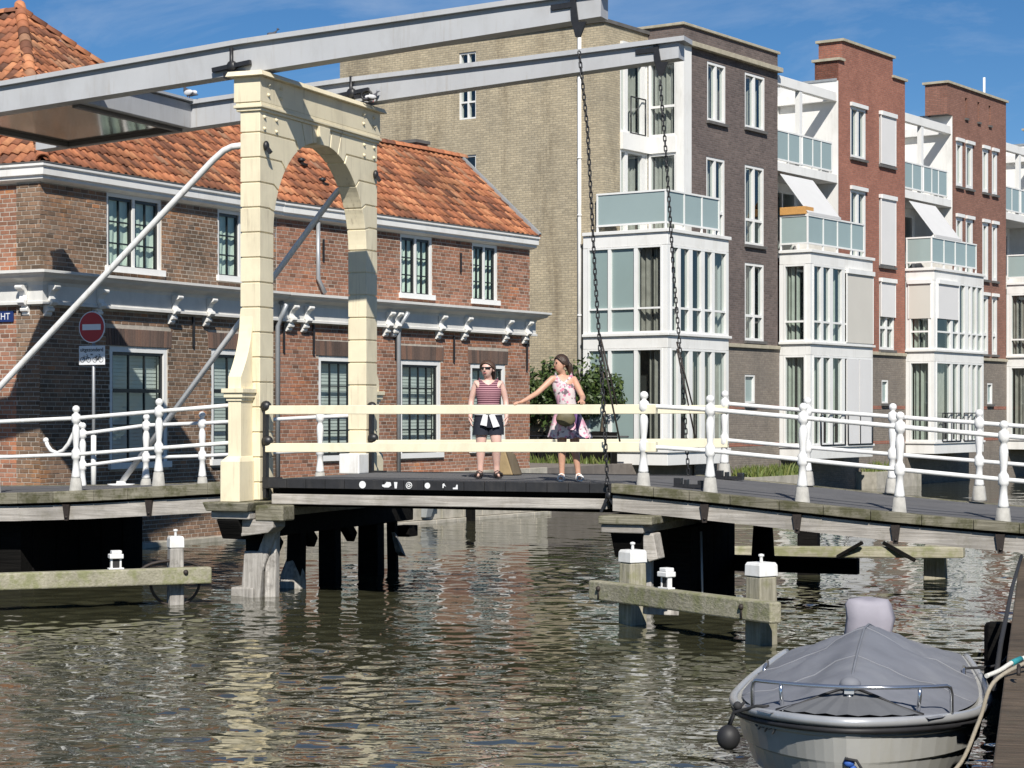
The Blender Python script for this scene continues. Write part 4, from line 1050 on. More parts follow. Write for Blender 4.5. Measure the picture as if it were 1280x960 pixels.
EAVE = [(0.0, 6.845), (0.235, 6.845), (0.235, 6.80), (0.20, 6.775), (0.20, 6.65), (0.15, 6.63), (0.15, 6.585), (0.09, 6.56), (0.0, 6.54)]
def console(fn, a, w=0.155):
    b = MB()
    P = [(0.112, 4.75), (0.27, 4.74), (0.285, 4.71), (0.27, 4.675), (0.19, 4.64), (0.15, 4.57), (0.16, 4.51), (0.215, 4.485), (0.225, 4.44), (0.18, 4.395), (0.11, 4.385), (0.11, 4.36), (0.145, 4.34), (0.135, 4.295), (0.08, 4.275), (0.085, 4.24), (0.045, 4.20), (0.005, 4.21), (0.005, 4.405), (0.145, 4.405), (0.145, 4.46), (0.112, 4.475)]
    b.prism(P, lambda o, z, d: fn(d, -o, z), a - w / 2, a + w / 2)
    return b
def lintel(parent, fn, a0, a1, z0, h=0.32):
    n = int((a1 - a0 + 0.2) / 0.075); w = (a1 - a0 + 0.2) / n
    b = MB()
    for k in range(n):
        s = (k + 0.5) / n - 0.5; x = a0 - 0.1 + k * w
        p = random.uniform(-0.014, -0.018)
        b.hexa([fn(x + .006, 0.0, z0 + 0.01), fn(x + w - .006, 0.0, z0 + 0.01), fn(x + w - .006, p, z0 + 0.01), fn(x + .006, p, z0 + 0.01)],
               [fn(x + .006 + s * .06, 0.0, z0 + h), fn(x + w - .006 + s * .06, 0.0, z0 + h), fn(x + w - .006 + s * .06, p, z0 + h), fn(x + .006 + s * .06, p, z0 + h)])
    o = part('lintel', b, 'soldier_brick', parent); return o
def strap(parent, fn, a, z0, z1):
    b = MB(); fbox(b, fn, a - 0.022, a + 0.022, -0.05, -0.018, z0, z1); part('wall_anchor', b, 'black_iron', parent)
def pipe(parent, pts, r=0.05, mat='zinc', name='drainpipe'):
    b = MB(); b.tube(pts, r, 10); part(name, b, mat, parent)

SL = 0.90
# ---- corner house
ck = thing('corner_house', KF, (3.5, 4, 1.2), 'old brown brick corner house with hipped tile roof behind the no entry sign', 'house')
fK = lambda a, d, z: (a, d, z)
fKL = lambda a, d, z: (d, a, z)
opsK = [(1.75, 3.37, 5.12, 6.54), (5.16, 6.72, 5.15, 6.54), (1.84, 3.56, 1.52, 3.74), (4.95, 6.66, 1.52, 3.77)]
b = MB(); wall(b, fK, 0, 7.18, -0.6, 6.6, opsK, 0.2)
wall(b, fKL, 0, 13, -0.6, 6.6, [(2.6, 4.0, 5.12, 6.54), (2.6, 4.1, 1.6, 3.8)], 0.2)
b.quad((7.18, 0, -0.6), (7.18, 13, -0.6), (7.18, 13, 6.6), (7.18, 0, 6.6)); b.quad((0, 13, -0.6), (7.18, 13, -0.6), (7.18, 13, 6.6), (0, 13, 6.6))
wk = part('wall', b, 'mortar', ck)
bx_ = [o for o in opsK] + [(1.74, 3.66, 3.74, 4.08), (4.85, 6.76, 3.77, 4.08)]
rects = bricks(-0.05, 7.18, -0.2, 4.40, bx_) + bricks(-0.05, 7.18, 5.03, 6.55, bx_)
lay_bricks(wk, fK, rects, 'old_brick', lambda r: (0 if 1.4 < r[2] < 6.5 else 1, r[0] + 0.0 * r[2]))
corner = MB(); rl = bricks(0.53, 6.5, 1.0, 4.40, [(2.6, 4.1, 1.6, 3.8)]) + bricks(0.53, 6.5, 5.03, 6.55, [(2.6, 4.0, 5.12, 6.54)])
lay_bricks(wk, fKL, rl, 'wing_brick', lambda r: r[0], 0)
fKP = lambda a, d, z: (d - 0.05, a, z)
b = MB(); b.box(-0.046, 0.0, 0.001, 0.53, -0.6, 6.56); part('corner_pier', b, 'mortar', wk)
lay_bricks(wk, fKP, bricks(0.0, 0.53, 1.0, 4.40, []) + bricks(0.0, 0.53, 5.03, 6.55, []), 'old_brick', lambda r: r[0], 0)
def two_leaf(a0, a1, cols=2): 
    m = (a0 + a1) / 2; c = 0.07
    return [(a0 + c, m - 0.035, cols), (m + 0.035, a1 - c, cols)]
for a0, a1, z0, z1 in opsK[:2]: house_window(ck, fK, a0, a1, z0, z1, two_leaf(a0, a1), [0, 1 / 3, 2 / 3, 1], 'blind_green')
for a0, a1, z0, z1 in opsK[2:]:
    house_window(ck, fK, a0, a1, z0, z1, [(a0 + 0.10, a1 - 0.10, 3)], [0, 0.33, 0.66, 1], 'blind_white', True, 2, 0.10)
    lintel(ck, fK, a0, a1, z1 + 0.005)
house_window(ck, fKL, 2.6, 4.0, 5.12, 6.54, two_leaf(2.6, 4.0), [0, 1 / 3, 2 / 3, 1], 'blind_green')
house_window(ck, fKL, 2.6, 4.1, 1.6, 3.8, [(2.7, 4.0, 3)], [0, 0.33, 0.66, 1], 'blind_white', True, 2, 0.10)
b = MB(); profile_run(b, CORN, fK, 0.0, 7.18, 1, 0); part('cornice', b, 'trim_grey', ck)
b = MB(); profile_run(b, CORN, fKL, 0.0, 12.0, 1, 0); part('cornice', b, 'trim_grey', ck)
b = MB(); profile_run(b, EAVE, fK, 0.0, 7.2, 1, 0); part('gutter', b, 'white_house', ck)
b = MB(); profile_run(b, EAVE, fKL, 0.0, 12.0, 1, 0); part('gutter', b, 'white_house', ck)
b = MB()
profile_run(b, [(0.18, 6.85), (0.245, 6.85), (0.245, 6.872), (0.18, 6.872)], fK, 0.0, 7.2, 1, 0); profile_run(b, [(0.18, 6.85), (0.245, 6.85), (0.245, 6.872), (0.18, 6.872)], fKL, 0.0, 12.0, 1, 0)
part('gutter_lip', b, 'coping_dark', ck)
for a in (0.10, 1.42, 3.62, 4.72, 6.2): part('console', console(fK, a), 'white_house', ck, 0.008)
for a in (0.30, 2.2, 4.4): part('console', console(fKL, a), 'white_house', ck, 0.008)
strap(ck, fK, 4.33, 3.80, 4.38)
# roof
E0 = -0.16; ZE = 6.86; AP = 3.9; zr = lambda y: ZE + SL * (y - E0)
WR = 2.15
kroof_z = zr(AP); xw = 2 * AP - WR
rb = MB()
lowr = lambda x, y, z: (x, y, z - 0.012)
front = [(E0, E0), (7.32, E0), (7.32, WR), (xw, WR), (AP, AP)]
left = [(E0, E0), (AP, AP), (AP, 12.5), (E0, 12.5)]
rb.poly([lowr(x, y, zr(y)) for x, y in front]); rb.poly([lowr(x, y, zr(x)) for x, y in left])
rb.poly([lowr(xw, WR, zr(WR)), lowr(AP, AP, zr(AP)), lowr(AP, 12.5, zr(AP)), lowr(2 * AP + .16, 12.5, ZE), lowr(2 * AP + .16, WR, ZE)])
rb.poly([lowr(xw - .5, WR, zr(WR)), lowr(7.4, WR, zr(WR)), lowr(7.4, 4.4, ZE), lowr(xw - .5, 4.4, ZE)])
kr = part('roof', rb, 'mortar_roof', ck)
tl = []
tiles_on(facet(front, (E0, E0), (7.32, E0), SL, ZE), tl)
tl2 = []
O, e, s, nrm, P = facet([(y, x) for x, y in left], (E0, 0), (12.5, 0), SL, ZE)
# left slope: eave runs backwards along y, so mirror the axes
e = Vector((0, -1, 0)); k_ = math.sqrt(1 + SL * SL); s = Vector((1, 0, SL)) / k_; nrm = e.cross(s)
P = [(-(y - E0), (x - E0) * k_) for x, y in left]
tiles_on((Vector((E0, E0, ZE)), e, s, nrm, P), tl2)
kw = lambda c: Vector(KF.w(c)).length if True else 0
lay_tiles(kr, tl + tl2, lambda c: (KF.w(c)[1] + (0 if c.z < 8.3 else 6)), 300)
ridge_line(kr, (E0, E0, ZE + 0.03), (AP, AP, zr(AP) + 0.03)); ridge_line(kr, (AP, AP, zr(AP) + 0.03), (AP, 12.4, zr(AP) + 0.03)); ridge_line(kr, (xw, WR, zr(WR) + 0.03), (AP, AP, zr(AP) + 0.03))
# stone ledge where the wall meets the water
b = MB(); b.box(-0.2, 7.10, -0.13, -0.016, -0.6, 0.10); part('water_ledge', b, 'quay_stone', ck, 0.02)

# ---- brick wing
wg = thing('brick_wing', WF, (5, 2, 1.2), 'long low brick house with orange pantile roof running along the canal behind the bridge', 'house')
WL = 9.72
opsW = [(4.32, 5.56, 5.12, 6.53), (7.19, 8.27, 5.12, 6.53), (1.40, 2.96, 1.52, 3.72), (4.32, 5.90, 1.52, 3.70), (7.12, 8.62, 1.60, 3.67)]
b = MB(); wall(b, fK, 0, WL, -0.6, 6.6, opsW, 0.2)
b.quad((WL, 0, -0.6), (WL, 4.3, -0.6), (WL, 4.3, 6.6), (WL, 0, 6.6)); b.quad((0, 4.3, -0.6), (WL, 4.3, -0.6), (WL, 4.3, 6.6), (0, 4.3, 6.6))
b.poly([(WL, 0, 6.6), (WL, 4.3, 6.6), (WL, 2.15, 6.6 + 2.1)])
ww = part('wall', b, 'mortar', wg)
bx_ = list(opsW) + [(1.30, 3.06, 3.72, 4.06), (4.22, 6.0, 3.70, 4.04), (7.02, 8.72, 3.67, 4.01)]
rects = bricks(0.02, WL, 1.15, 4.40, bx_) + bricks(0.02, WL, 5.03, 6.55, bx_)
lay_bricks(ww, fK, rects, 'wing_brick', lambda r: (0 if r[2] > 3.5 or r[0] < 2 else 1, r[0]))
for a0, a1, z0, z1 in opsW[:2]: house_window(wg, fK, a0, a1, z0, z1, two_leaf(a0, a1), [0, 1 / 3, 2 / 3, 1], 'blind_green')
for a0, a1, z0, z1 in opsW[2:]:
    house_window(wg, fK, a0, a1, z0, z1, [(a0 + 0.10, a1 - 0.10, 4)], [0, 0.25, 0.5, 0.75, 1], 'blind_white', True, 2, 0.10)
    lintel(wg, fK, a0, a1, z1 + 0.005)
dz = lambda prof: [(o, z - 0.006) for o, z in prof]
b = MB(); profile_run(b, dz(CORN), fK, 0.02, WL, 0, 1); part('cornice', b, 'trim_grey', wg)
b = MB(); profile_run(b, dz(EAVE), fK, 0.02, WL + 0.05, 0, 0.3); part('gutter', b, 'white_house', wg)
b = MB(); profile_run(b, [(0.18, 6.844), (0.245, 6.844), (0.245, 6.866), (0.18, 6.866)], fK, 0.02, WL + 0.05, 0, 0); part('gutter_lip', b, 'coping_dark', wg)
for a in (0.36, 0.86, 3.72, 4.02, 5.74, 6.78, 8.54, 9.42): part('console', console(fK, a), 'white_house', wg, 0.008)
for a, z0, z1 in ((0.22, 3.78, 4.38), (1.20, 3.75, 4.38), (1.53, 5.75, 6.2), (4.12, 3.72, 4.2), (6.4, 3.7, 4.3), (6.68, 5.8, 6.25), (9.55, 3.55, 4.2)): strap(wg, fK, a, z0, z1)
rb = MB(); zw = lambda y: ZE - 0.006 + SL * (y - E0)
rb.poly([(-0.1, E0, zw(E0) - .012), (WL + .1, E0, zw(E0) - .012), (WL + .1, WR, zw(WR) - .012), (-0.1, WR, zw(WR) - .012)])
rb.poly([(-0.1, WR, zw(WR) - .012), (WL + .1, WR, zw(WR) - .012), (WL + .1, 4.46, zw(E0) - .012), (-0.1, 4.46, zw(E0) - .012)])
wr = part('roof', rb, 'mortar_roof', wg)
tl = []; tiles_on(facet([(-0.1, E0), (WL + .08, E0), (WL + .08, WR), (-0.1, WR)], (-0.1, E0), (WL + .08, E0), SL, ZE - 0.006), tl)
lay_tiles(wr, tl, lambda c: c.x, 300)
ridge_line(wr, (-0.2, WR, zw(WR) + 0.03), (WL + .1, WR, zw(WR) + 0.03))
b = MB(); b.bar((WL + 0.11, E0 - .05, zw(E0) + 0.02), (WL + 0.11, WR, zw(WR) + 0.04), 0.09, 0.14); part('verge_flashing', b, 'grey_flashing', wg)
for x, y in ((2.0, 0.95), (2.1, 0.45)):
    b = MB(); z = zw(y) + 0.05; b.lathe([(0.05, 0), (0.05, 0.06), (0.09, 0.08), (0.07, 0.13), (0.0, 0.15)], 8, (x, y, z)); b.bar((x, y - 0.02, z + 0.02), (x + .0, y - 0.14, z - 0.02), 0.10, 0.05); part('roof_vent', b, 'black_iron', wr)
chm = MB(); chm.box(8.05, 8.55, WR + 0.1, WR + 0.65, zw(WR) - 0.6, zw(WR) + 0.22); part('chimney', chm, 'dark_brick', wr)
chm = MB(); chm.box(8.0, 8.6, WR + 0.05, WR + 0.7, zw(WR) + 0.222, zw(WR) + 0.30); part('chimney_cap', chm, 'coping_dark', wr)
pipe(wg, [(-0.02, -0.10, 4.80), (-0.03, -0.30, 4.72), (-0.05, -0.16, 4.45), (-0.05, -0.09, 4.30), (-0.05, -0.09, 1.2)], 0.05)
pipe(wg, [(1.29, -0.08, 6.55), (1.29, -0.08, 5.35), (1.50, -0.10, 5.06)], 0.045)
pipe(wg, [(4.18, -0.33, 4.75), (4.16, -0.12, 4.45), (4.16, -0.08, 4.30), (4.16, -0.08, 1.2)], 0.05)
# pale canal wall under the wing
b = MB()
x = 0.1
for i in range(4):
    z0 = -0.6 if i == 0 else 0.08 + (i - 1) * 0.36
    z1 = 0.075 if i == 0 else z0 + 0.352
    x = 0.1 if i % 2 else -0.3
    while x < WL + 0.6:
        w = random.uniform(0.5, 0.95); x2 = min(x + w, WL + 0.6)
        k = MB(); k.box(max(x, 0.1) + 0.006, x2 - 0.006, (-0.26 if i == 0 else -0.14) - random.uniform(0, 0.015), 0.0, z0, z1)
        part('wall_stone', k, 'quay_stone', ww, 0.012); x = x2
b = MB(); b.box(2.0, 9.9, -0.012, 0.0, 0.3, 1.15)
part('wall_base', b, 'quay_stone', ww)
k = MB(); k.box(6.55, 6.72, -0.42, -0.27, -0.6, 0.86); solo('mooring_post', k, 'tarred_shaded_timber', WF, (6.6, -0.35, 0), 'thin black timber post standing against the pale canal wall below the leaf', 'post', bevel=0.01)
k = MB(); k.box(4.85, 5.25, -0.40, -0.16, 0.55, 0.78); k.hexa([(4.9, -0.3, 0.15), (5.1, -0.3, 0.15), (5.1, -0.16, 0.15), (4.9, -0.16, 0.15)], [(4.9, -0.38, 0.548), (5.2, -0.38, 0.548), (5.2, -0.16, 0.548), (4.9, -0.16, 0.548)])
solo('drain_outlet', k, 'grey_flashing', WF, (5, -0.2, 0.5), 'grey metal drain outlet on the pale canal wall', 'drain', bevel=0.01)

# ------------------------------------------------------------------ modern apartments along the canal
def mod_window(parent, fn, a0, a1, z0, z1, mull=(), trans=(), curtain=None, fw=0.07, d=0.05, glassm='window_glass', sill=None, pane_mats=None, name='window', deep=0.10):
    b = MB()
    fbox(b, fn, a0, a0 + fw, d - 0.045, d + deep, z0, z1); fbox(b, fn, a1 - fw, a1, d - 0.045, d + deep, z0, z1)
    fbox(b, fn, a0 + fw, a1 - fw, d - 0.045, d + deep, z1 - fw, z1); fbox(b, fn, a0 + fw, a1 - fw, d - 0.045, d + deep, z0, z0 + fw)
    ms = [m if isinstance(m, tuple) else (m, fw) for m in mull]
    for m, w in ms: fbox(b, fn, m - w / 2, m + w / 2, d - 0.04, d + deep - .01, z0 + fw, z1 - fw)
    As = [a0 + fw] + [x for m, w in ms for x in (m - w / 2, m + w / 2)] + [a1 - fw]
    spans = list(zip(As[::2], As[1::2]))
    for z in trans:
        for p, q in spans: fbox(b, fn, p, q, d - 0.035, d + deep - .015, z - fw / 2, z + fw / 2)
    o = part(name, b, 'white_frame', parent)
    zs = [z0 + fw] + [x for z in trans for x in (z - fw / 2, z + fw / 2)] + [z1 - fw]
    for i, (p, q) in enumerate(spans):
        for r0, r1 in zip(zs[::2], zs[1::2]):
            g = MB(); g.quad(fn(p, d + 0.03, r0), fn(q, d + 0.03, r0), fn(q, d + 0.03, r1), fn(p, d + 0.03, r1))
            part('pane', g, (pane_mats[i] if pane_mats and pane_mats[i] else glassm), o)
    if curtain:
        c = MB()
        groups = spans if curtain != 'gap' else spans
        for i, (p, q) in enumerate(spans):
            if pane_mats and pane_mats[i]: continue
            if random.random() < 0.3: p, q = (p, p + (q - p) * random.uniform(.45, .8)) if random.random() < .5 else (q - (q - p) * random.uniform(.45, .8), q)
            n = max(8, int((q - p) / 0.035)); P = []
            ph = random.uniform(0, 6)
            for k in range(n + 1):
                s = k / n; P.append((p + (q - p) * s, d + 0.22 + 0.045 * sin(ph + s * (q - p) * 42 + 0.8 * sin(s * 9)) + 0.02 * sin(s * 23 + ph)))
            for (a, y), (a2, y2) in zip(P, P[1:]): c.quad(fn(a, y, z0 + fw), fn(a2, y2, z0 + fw), fn(a2, y2, z1 - fw), fn(a, y, z1 - fw))
        part('curtain', c, curtain, o)
    c = MB(); fbox(c, fn, a0 + 0.02, a1 - 0.02, d + 0.55, d + 0.58, z0, z1); part('interior', c, 'room_dark', o)
    if sill:
        c = MB(); fbox(c, fn, a0 - 0.05, a1 + 0.05, -0.09, d - 0.046, z0 - 0.09, z0 - 0.005); part('sill', c, sill, o)
    return o
def screen(parent, fn, a0, a1, z0, z1, mat, d=-0.05):
    b = MB(); fbox(b, fn, a0, a1, d, d + 0.015, z0, z1); s = part('roller_screen', b, mat, parent)
    b = MB(); fbox(b, fn, a0 - 0.04, a1 + 0.04, d - 0.06, d + 0.06, z1, z1 + 0.14); part('screen_box', b, 'white_frame', s)
    b = MB(); fbox(b, fn, a0 - 0.03, a0 - 0.001, d - 0.01, d + 0.03, z0, z1); fbox(b, fn, a1 + 0.001, a1 + 0.03, d - 0.01, d + 0.03, z0, z1); part('guide_rail', b, 'white_frame', s)
fR0 = lambda a, d, z: (a, d, z)
def face_x(x): return lambda a, d, z: (x + d, a, z)      # wall facing back along the row, a = y
def face_y(y): return lambda a, d, z: (a, y + d, z)
def balcony(parent, x, x1, y1, zb, zt, splits, left_splits=(), left_to=None):
    """frosted glass panels on white posts round the roof of a bay"""
    bal_ = MB()
    b = MB(); b.box(x, x1, -0.035 + 0.12, 0.035 + 0.12, zt, zt + 0.05); b.box(x, x1, 0.09, 0.15, zb - 0.05, zb); b.box(x, x + 0.06, 0.152, y1, zt, zt + 0.05); b.box(x, x + 0.06, 0.152, y1, zb - 0.05, zb)
    for s in (x + 0.03,) + tuple(splits) + (x1 - 0.03,): b.box(s - 0.025, s + 0.025, 0.095, 0.145, zb - 0.25, zt - 0.001)
    for s in tuple(left_splits) + (y1 - 0.03,): b.box(x + 0.005, x + 0.055, s - 0.025, s + 0.025, zb - 0.25, zt - 0.001)
    p = part('balcony_frame', b, 'white_frame', parent)
    S_ = (x + 0.03,) + tuple(splits) + (x1 - 0.03,)
    for s0, s1 in zip(S_, S_[1:]):
        g = MB(); g.box(s0 + 0.026, s1 - 0.026, 0.115, 0.128, zb + 0.001, zt - 0.001); part('glass_panel', g, 'balcony_glass', p)
    S_ = (0.12,) + tuple(left_splits) + (y1 - 0.03,)
    for s0, s1 in zip(S_, S_[1:]):
        g = MB(); g.box(x + 0.025, x + 0.038, s0 + 0.026, s1 - 0.026, zb + 0.001, zt - 0.001); part('glass_panel', g, 'balcony_glass', p)
def bay_shell(parent, x0, x1, depth):
    """white bands, corner posts and floors of a two storey bay hanging over the water"""
    def band(z0, z1, o, name='bay_band'):
        b = MB(); b.box(x0 - o, x1 + o, -o, depth, z0, z1); part(name, b, 'white_house', parent, 0.01)
    band(1.08, 1.42, 0.0, 'bay_base'); band(1.425, 1.50, 0.05, 'bay_ledge')
    band(4.27, 4.60, 0.0); band(4.605, 4.68, 0.07, 'bay_ledge')
    band(7.06, 7.40, 0.0); band(7.405, 7.50, 0.06, 'bay_ledge')
    for z0, z1 in ((1.505, 4.265), (4.685, 7.055)):
        for q in ((x0 + .002, x0 + 0.17, 0.002, 0.17), (x1 - 0.13, x1 - .002, 0.002, 0.16), (x0 + .002, x0 + 0.14, depth - 0.16, depth), (x1 - 0.1, x1 - 0.002, 0.165, depth)):
            b = MB(); b.box(*q, z0, z1); part('bay_post', b, 'white_frame', parent)
def juliet(parent, fn, a0, a1, z0, z1, n=2):
    b = MB()
    L_ = [(a0, z0), (a1, z0), (a1, z1), (a0, z1)]
    for p, q in zip(L_, L_[1:] + L_[:1]): b.tube([fn(p[0], -0.06, p[1]), fn(q[0], -0.06, q[1])], 0.022, 6)
    for k in range(1, n): 
        a = a0 + (a1 - a0) * k / n; b.tube([fn(a, -0.06, z0), fn(a, -0.06, z1)], 0.014, 6)
    part('window_guard', b, 'black_iron', parent)
def block_body(parent, x0, x1, y0, z1, mat, depth=9):
    b = MB(); b.quad((x1, y0, 0), (x1, y0 + depth, 0), (x1, y0 + depth, z1), (x1, y0, z1)); b.quad((x0, y0 + depth, 0), (x1, y0 + depth, 0), (x1, y0 + depth, z1), (x0, y0 + depth, z1))
    part('side_wall', b, mat, parent)
    b = MB(); b.quad((x0, y0, z1 - 0.3), (x1, y0, z1 - 0.3), (x1, y0 + depth, z1 - 0.3), (x0, y0 + depth, z1 - 0.3)); part('roof', b, 'coping_dark', parent)

# ---- first block: beige gable, dark brick front, white bay
a1 = thing('apartment_block', RF, (4, 4, 1.1), 'apartment block with tall beige gable wall and dark brick front above a white bay', 'apartment block', 'canal apartments')
b = MB(); wall(b, face_x(0.3), 2.2, 11.73, -0.6, 13.35, [(6.6, 7.22, 11.05, 13.0), (6.6, 7.5, 9.35, 10.0)], 0.2)
wall(b, face_y(2.2), 0.3, 2.65, -0.6, 13.35, [(1.13, 2.64, 10.40, 12.55), (1.13, 2.64, 7.5, 9.92)], 0.15)
b.quad((0.3, 11.73, -0.6), (8.4, 11.73, -0.6), (8.4, 11.73, 13.3), (0.3, 11.73, 13.3)); part('gable_wall', b, 'beige_brick', a1)
b = MB(); b.box(0.22, 0.62, 2.14, 11.78, 13.352, 13.45); b.box(0.622, 2.66, 2.14, 2.5, 13.352, 13.45); part('gable_coping', b, 'coping_dark', a1)
mod_window(a1, face_x(0.3), 6.6, 7.22, 11.05, 13.0, [6.91], [11.55, 12.05, 12.55], None, 0.05, 0.08)
mod_window(a1, face_x(0.3), 6.6, 7.5, 9.35, 10.0, [7.05], [], None, 0.05, 0.08)
b = MB(); b.tube([(0.24, 2.98, 13.3), (0.24, 2.98, 1.2)], 0.055, 10)
for z in (11.9, 9.6, 8.0, 5.2): b.lathe([(0.068, 0), (0.068, 0.05)], 10, (0.24, 2.98, z))
part('drainpipe', b, 'white_paint', a1)
for z0, z1 in ((10.40, 12.55), (7.5, 9.92)):
    mod_window(a1, face_y(2.2), 1.13, 2.62, z0, z1, [(1.48, 0.16), (2.42, 0.2)], [], 'curtain_grey', 0.07, 0.05)
    mod_window(a1, face_x(2.65), 1.26, 2.19, z0, z1, [], [z0 + (z1 - z0) * 0.40] if z0 > 10 else [], 'curtain_grey', 0.07, 0.05)
for z0, z1 in ((9.925, 10.395), (12.555, 12.95)):
    b = MB(); b.box(1.13, 2.60, 2.10, 2.198, z0, z1); b.box(2.60, 2.70, 1.26, 2.098, z0, z1); part('spandrel', b, 'white_house', a1)
juliet(a1, face_y(2.2), 1.62, 2.42, 10.42, 11.45, 2)
b = MB(); b.box(2.62, 3.06, 1.00, 1.258, 7.5, 12.95); part('corner_post', b, 'white_house', a1)
opsD = [(4.05, 5.15, 10.98, 12.70), (6.33, 7.60, 11.05, 12.70), (4.0, 5.10, 7.6, 9.93), (6.33, 7.55, 7.55, 9.93), (6.33, 7.55, 4.67, 7.0)]
b = MB(); wall(b, face_y(1.05), 3.06, 8.44, 4.56, 12.95, opsD, 0.16); wall(b, face_x(3.06), 1.26, 2.7, 12.955, 13.5, [], 0); wall(b, face_y(1.05), 2.66, 8.44, 13.10, 13.52, [], 0)
wall(b, face_x(2.66), 1.05, 2.6, 13.10, 13.52)
b.quad((8.44, 1.05, 4.56), (8.44, 6, 4.56), (8.44, 6, 13.5), (8.44, 1.05, 13.5)); part('front_wall', b, 'dark_brick', a1)
for a0, a1_, z0, z1 in opsD:
    mod_window(a1, face_y(1.05), a0, a1_, z0, z1, [((a0 + a1_) / 2, 0.10)], [z0 + 0.75] if z0 < 10 else [], 'curtain_grey', 0.08, 0.06, sill='coping_dark')
b = MB(); b.box(2.56, 8.50, 0.88, 1.30, 12.955, 13.095); b.box(2.56, 2.80, 1.302, 2.6, 12.955, 13.095); part('stone_cornice', b, 'stone_band', a1, 0.01)
b = MB(); b.box(2.58, 8.50, 0.98, 1.36, 13.522, 13.60); b.box(2.58, 2.9, 1.362, 2.7, 13.522, 13.60); part('coping', b, 'stone_band', a1, 0.01)
b = MB(); wall(b, face_y(1.05), 3.3, 8.55, -0.6, 4.44, [(6.33, 6.98, 2.79, 3.65)], 0.16); part('lower_wall', b, 'grey_brick', a1)
b = MB(); b.box(3.44, 8.50, 0.97, 1.10, 4.445, 4.555); part('stone_course', b, 'stone_band', a1, 0.01)
b = MB(); b.box(3.5, 6.30, 1.043, 1.06, 2.62, 2.74); b.box(7.0, 8.5, 1.043, 1.06, 2.62, 2.74); b.box(3.5, 8.5, 1.043, 1.06, 1.5, 1.6); part('red_course', b, 'red_brick', a1)
mod_window(a1, face_y(1.05), 6.33, 6.98, 2.79, 3.65, [], [], None, 0.06, 0.06, 'frosted', sill='coping_dark')
block_body(a1, 0.5, 8.4, 2.7, 13.4, 'dark_brick', 9.0)
# bay 1
bay_shell(a1, 0.02, 3.43, 2.72)
fr2 = ['frosted', 'frosted', None]
for z0, z1, tr in ((1.505, 4.265, 2.3), (4.685, 7.055, 5.36)):
    mod_window(a1, lambda a, d, z: (0.02 + d, 2.72 - a, z), 0.16, 2.55, z0, z1, [(0.87, 0.10), (1.72, 0.12)], [tr] if z0 > 4 else [], 'curtain_brown', 0.05, 0.03, pane_mats=fr2)
    mod_window(a1, face_y(0.0), 0.19, 3.30, z0, z1, [(0.64, 0.14), (1.26, 0.20), (1.94, 0.19), (2.52, 0.16)], [tr] if z0 > 4 else [], 'curtain_brown', 0.06, 0.03)
balcony(a1, 0.10, 3.08, 2.34, 7.70, 8.52, (1.1, 2.08))
juliet(a1, face_y(0.0), 0.2, 1.6, 1.52, 1.75, 1)
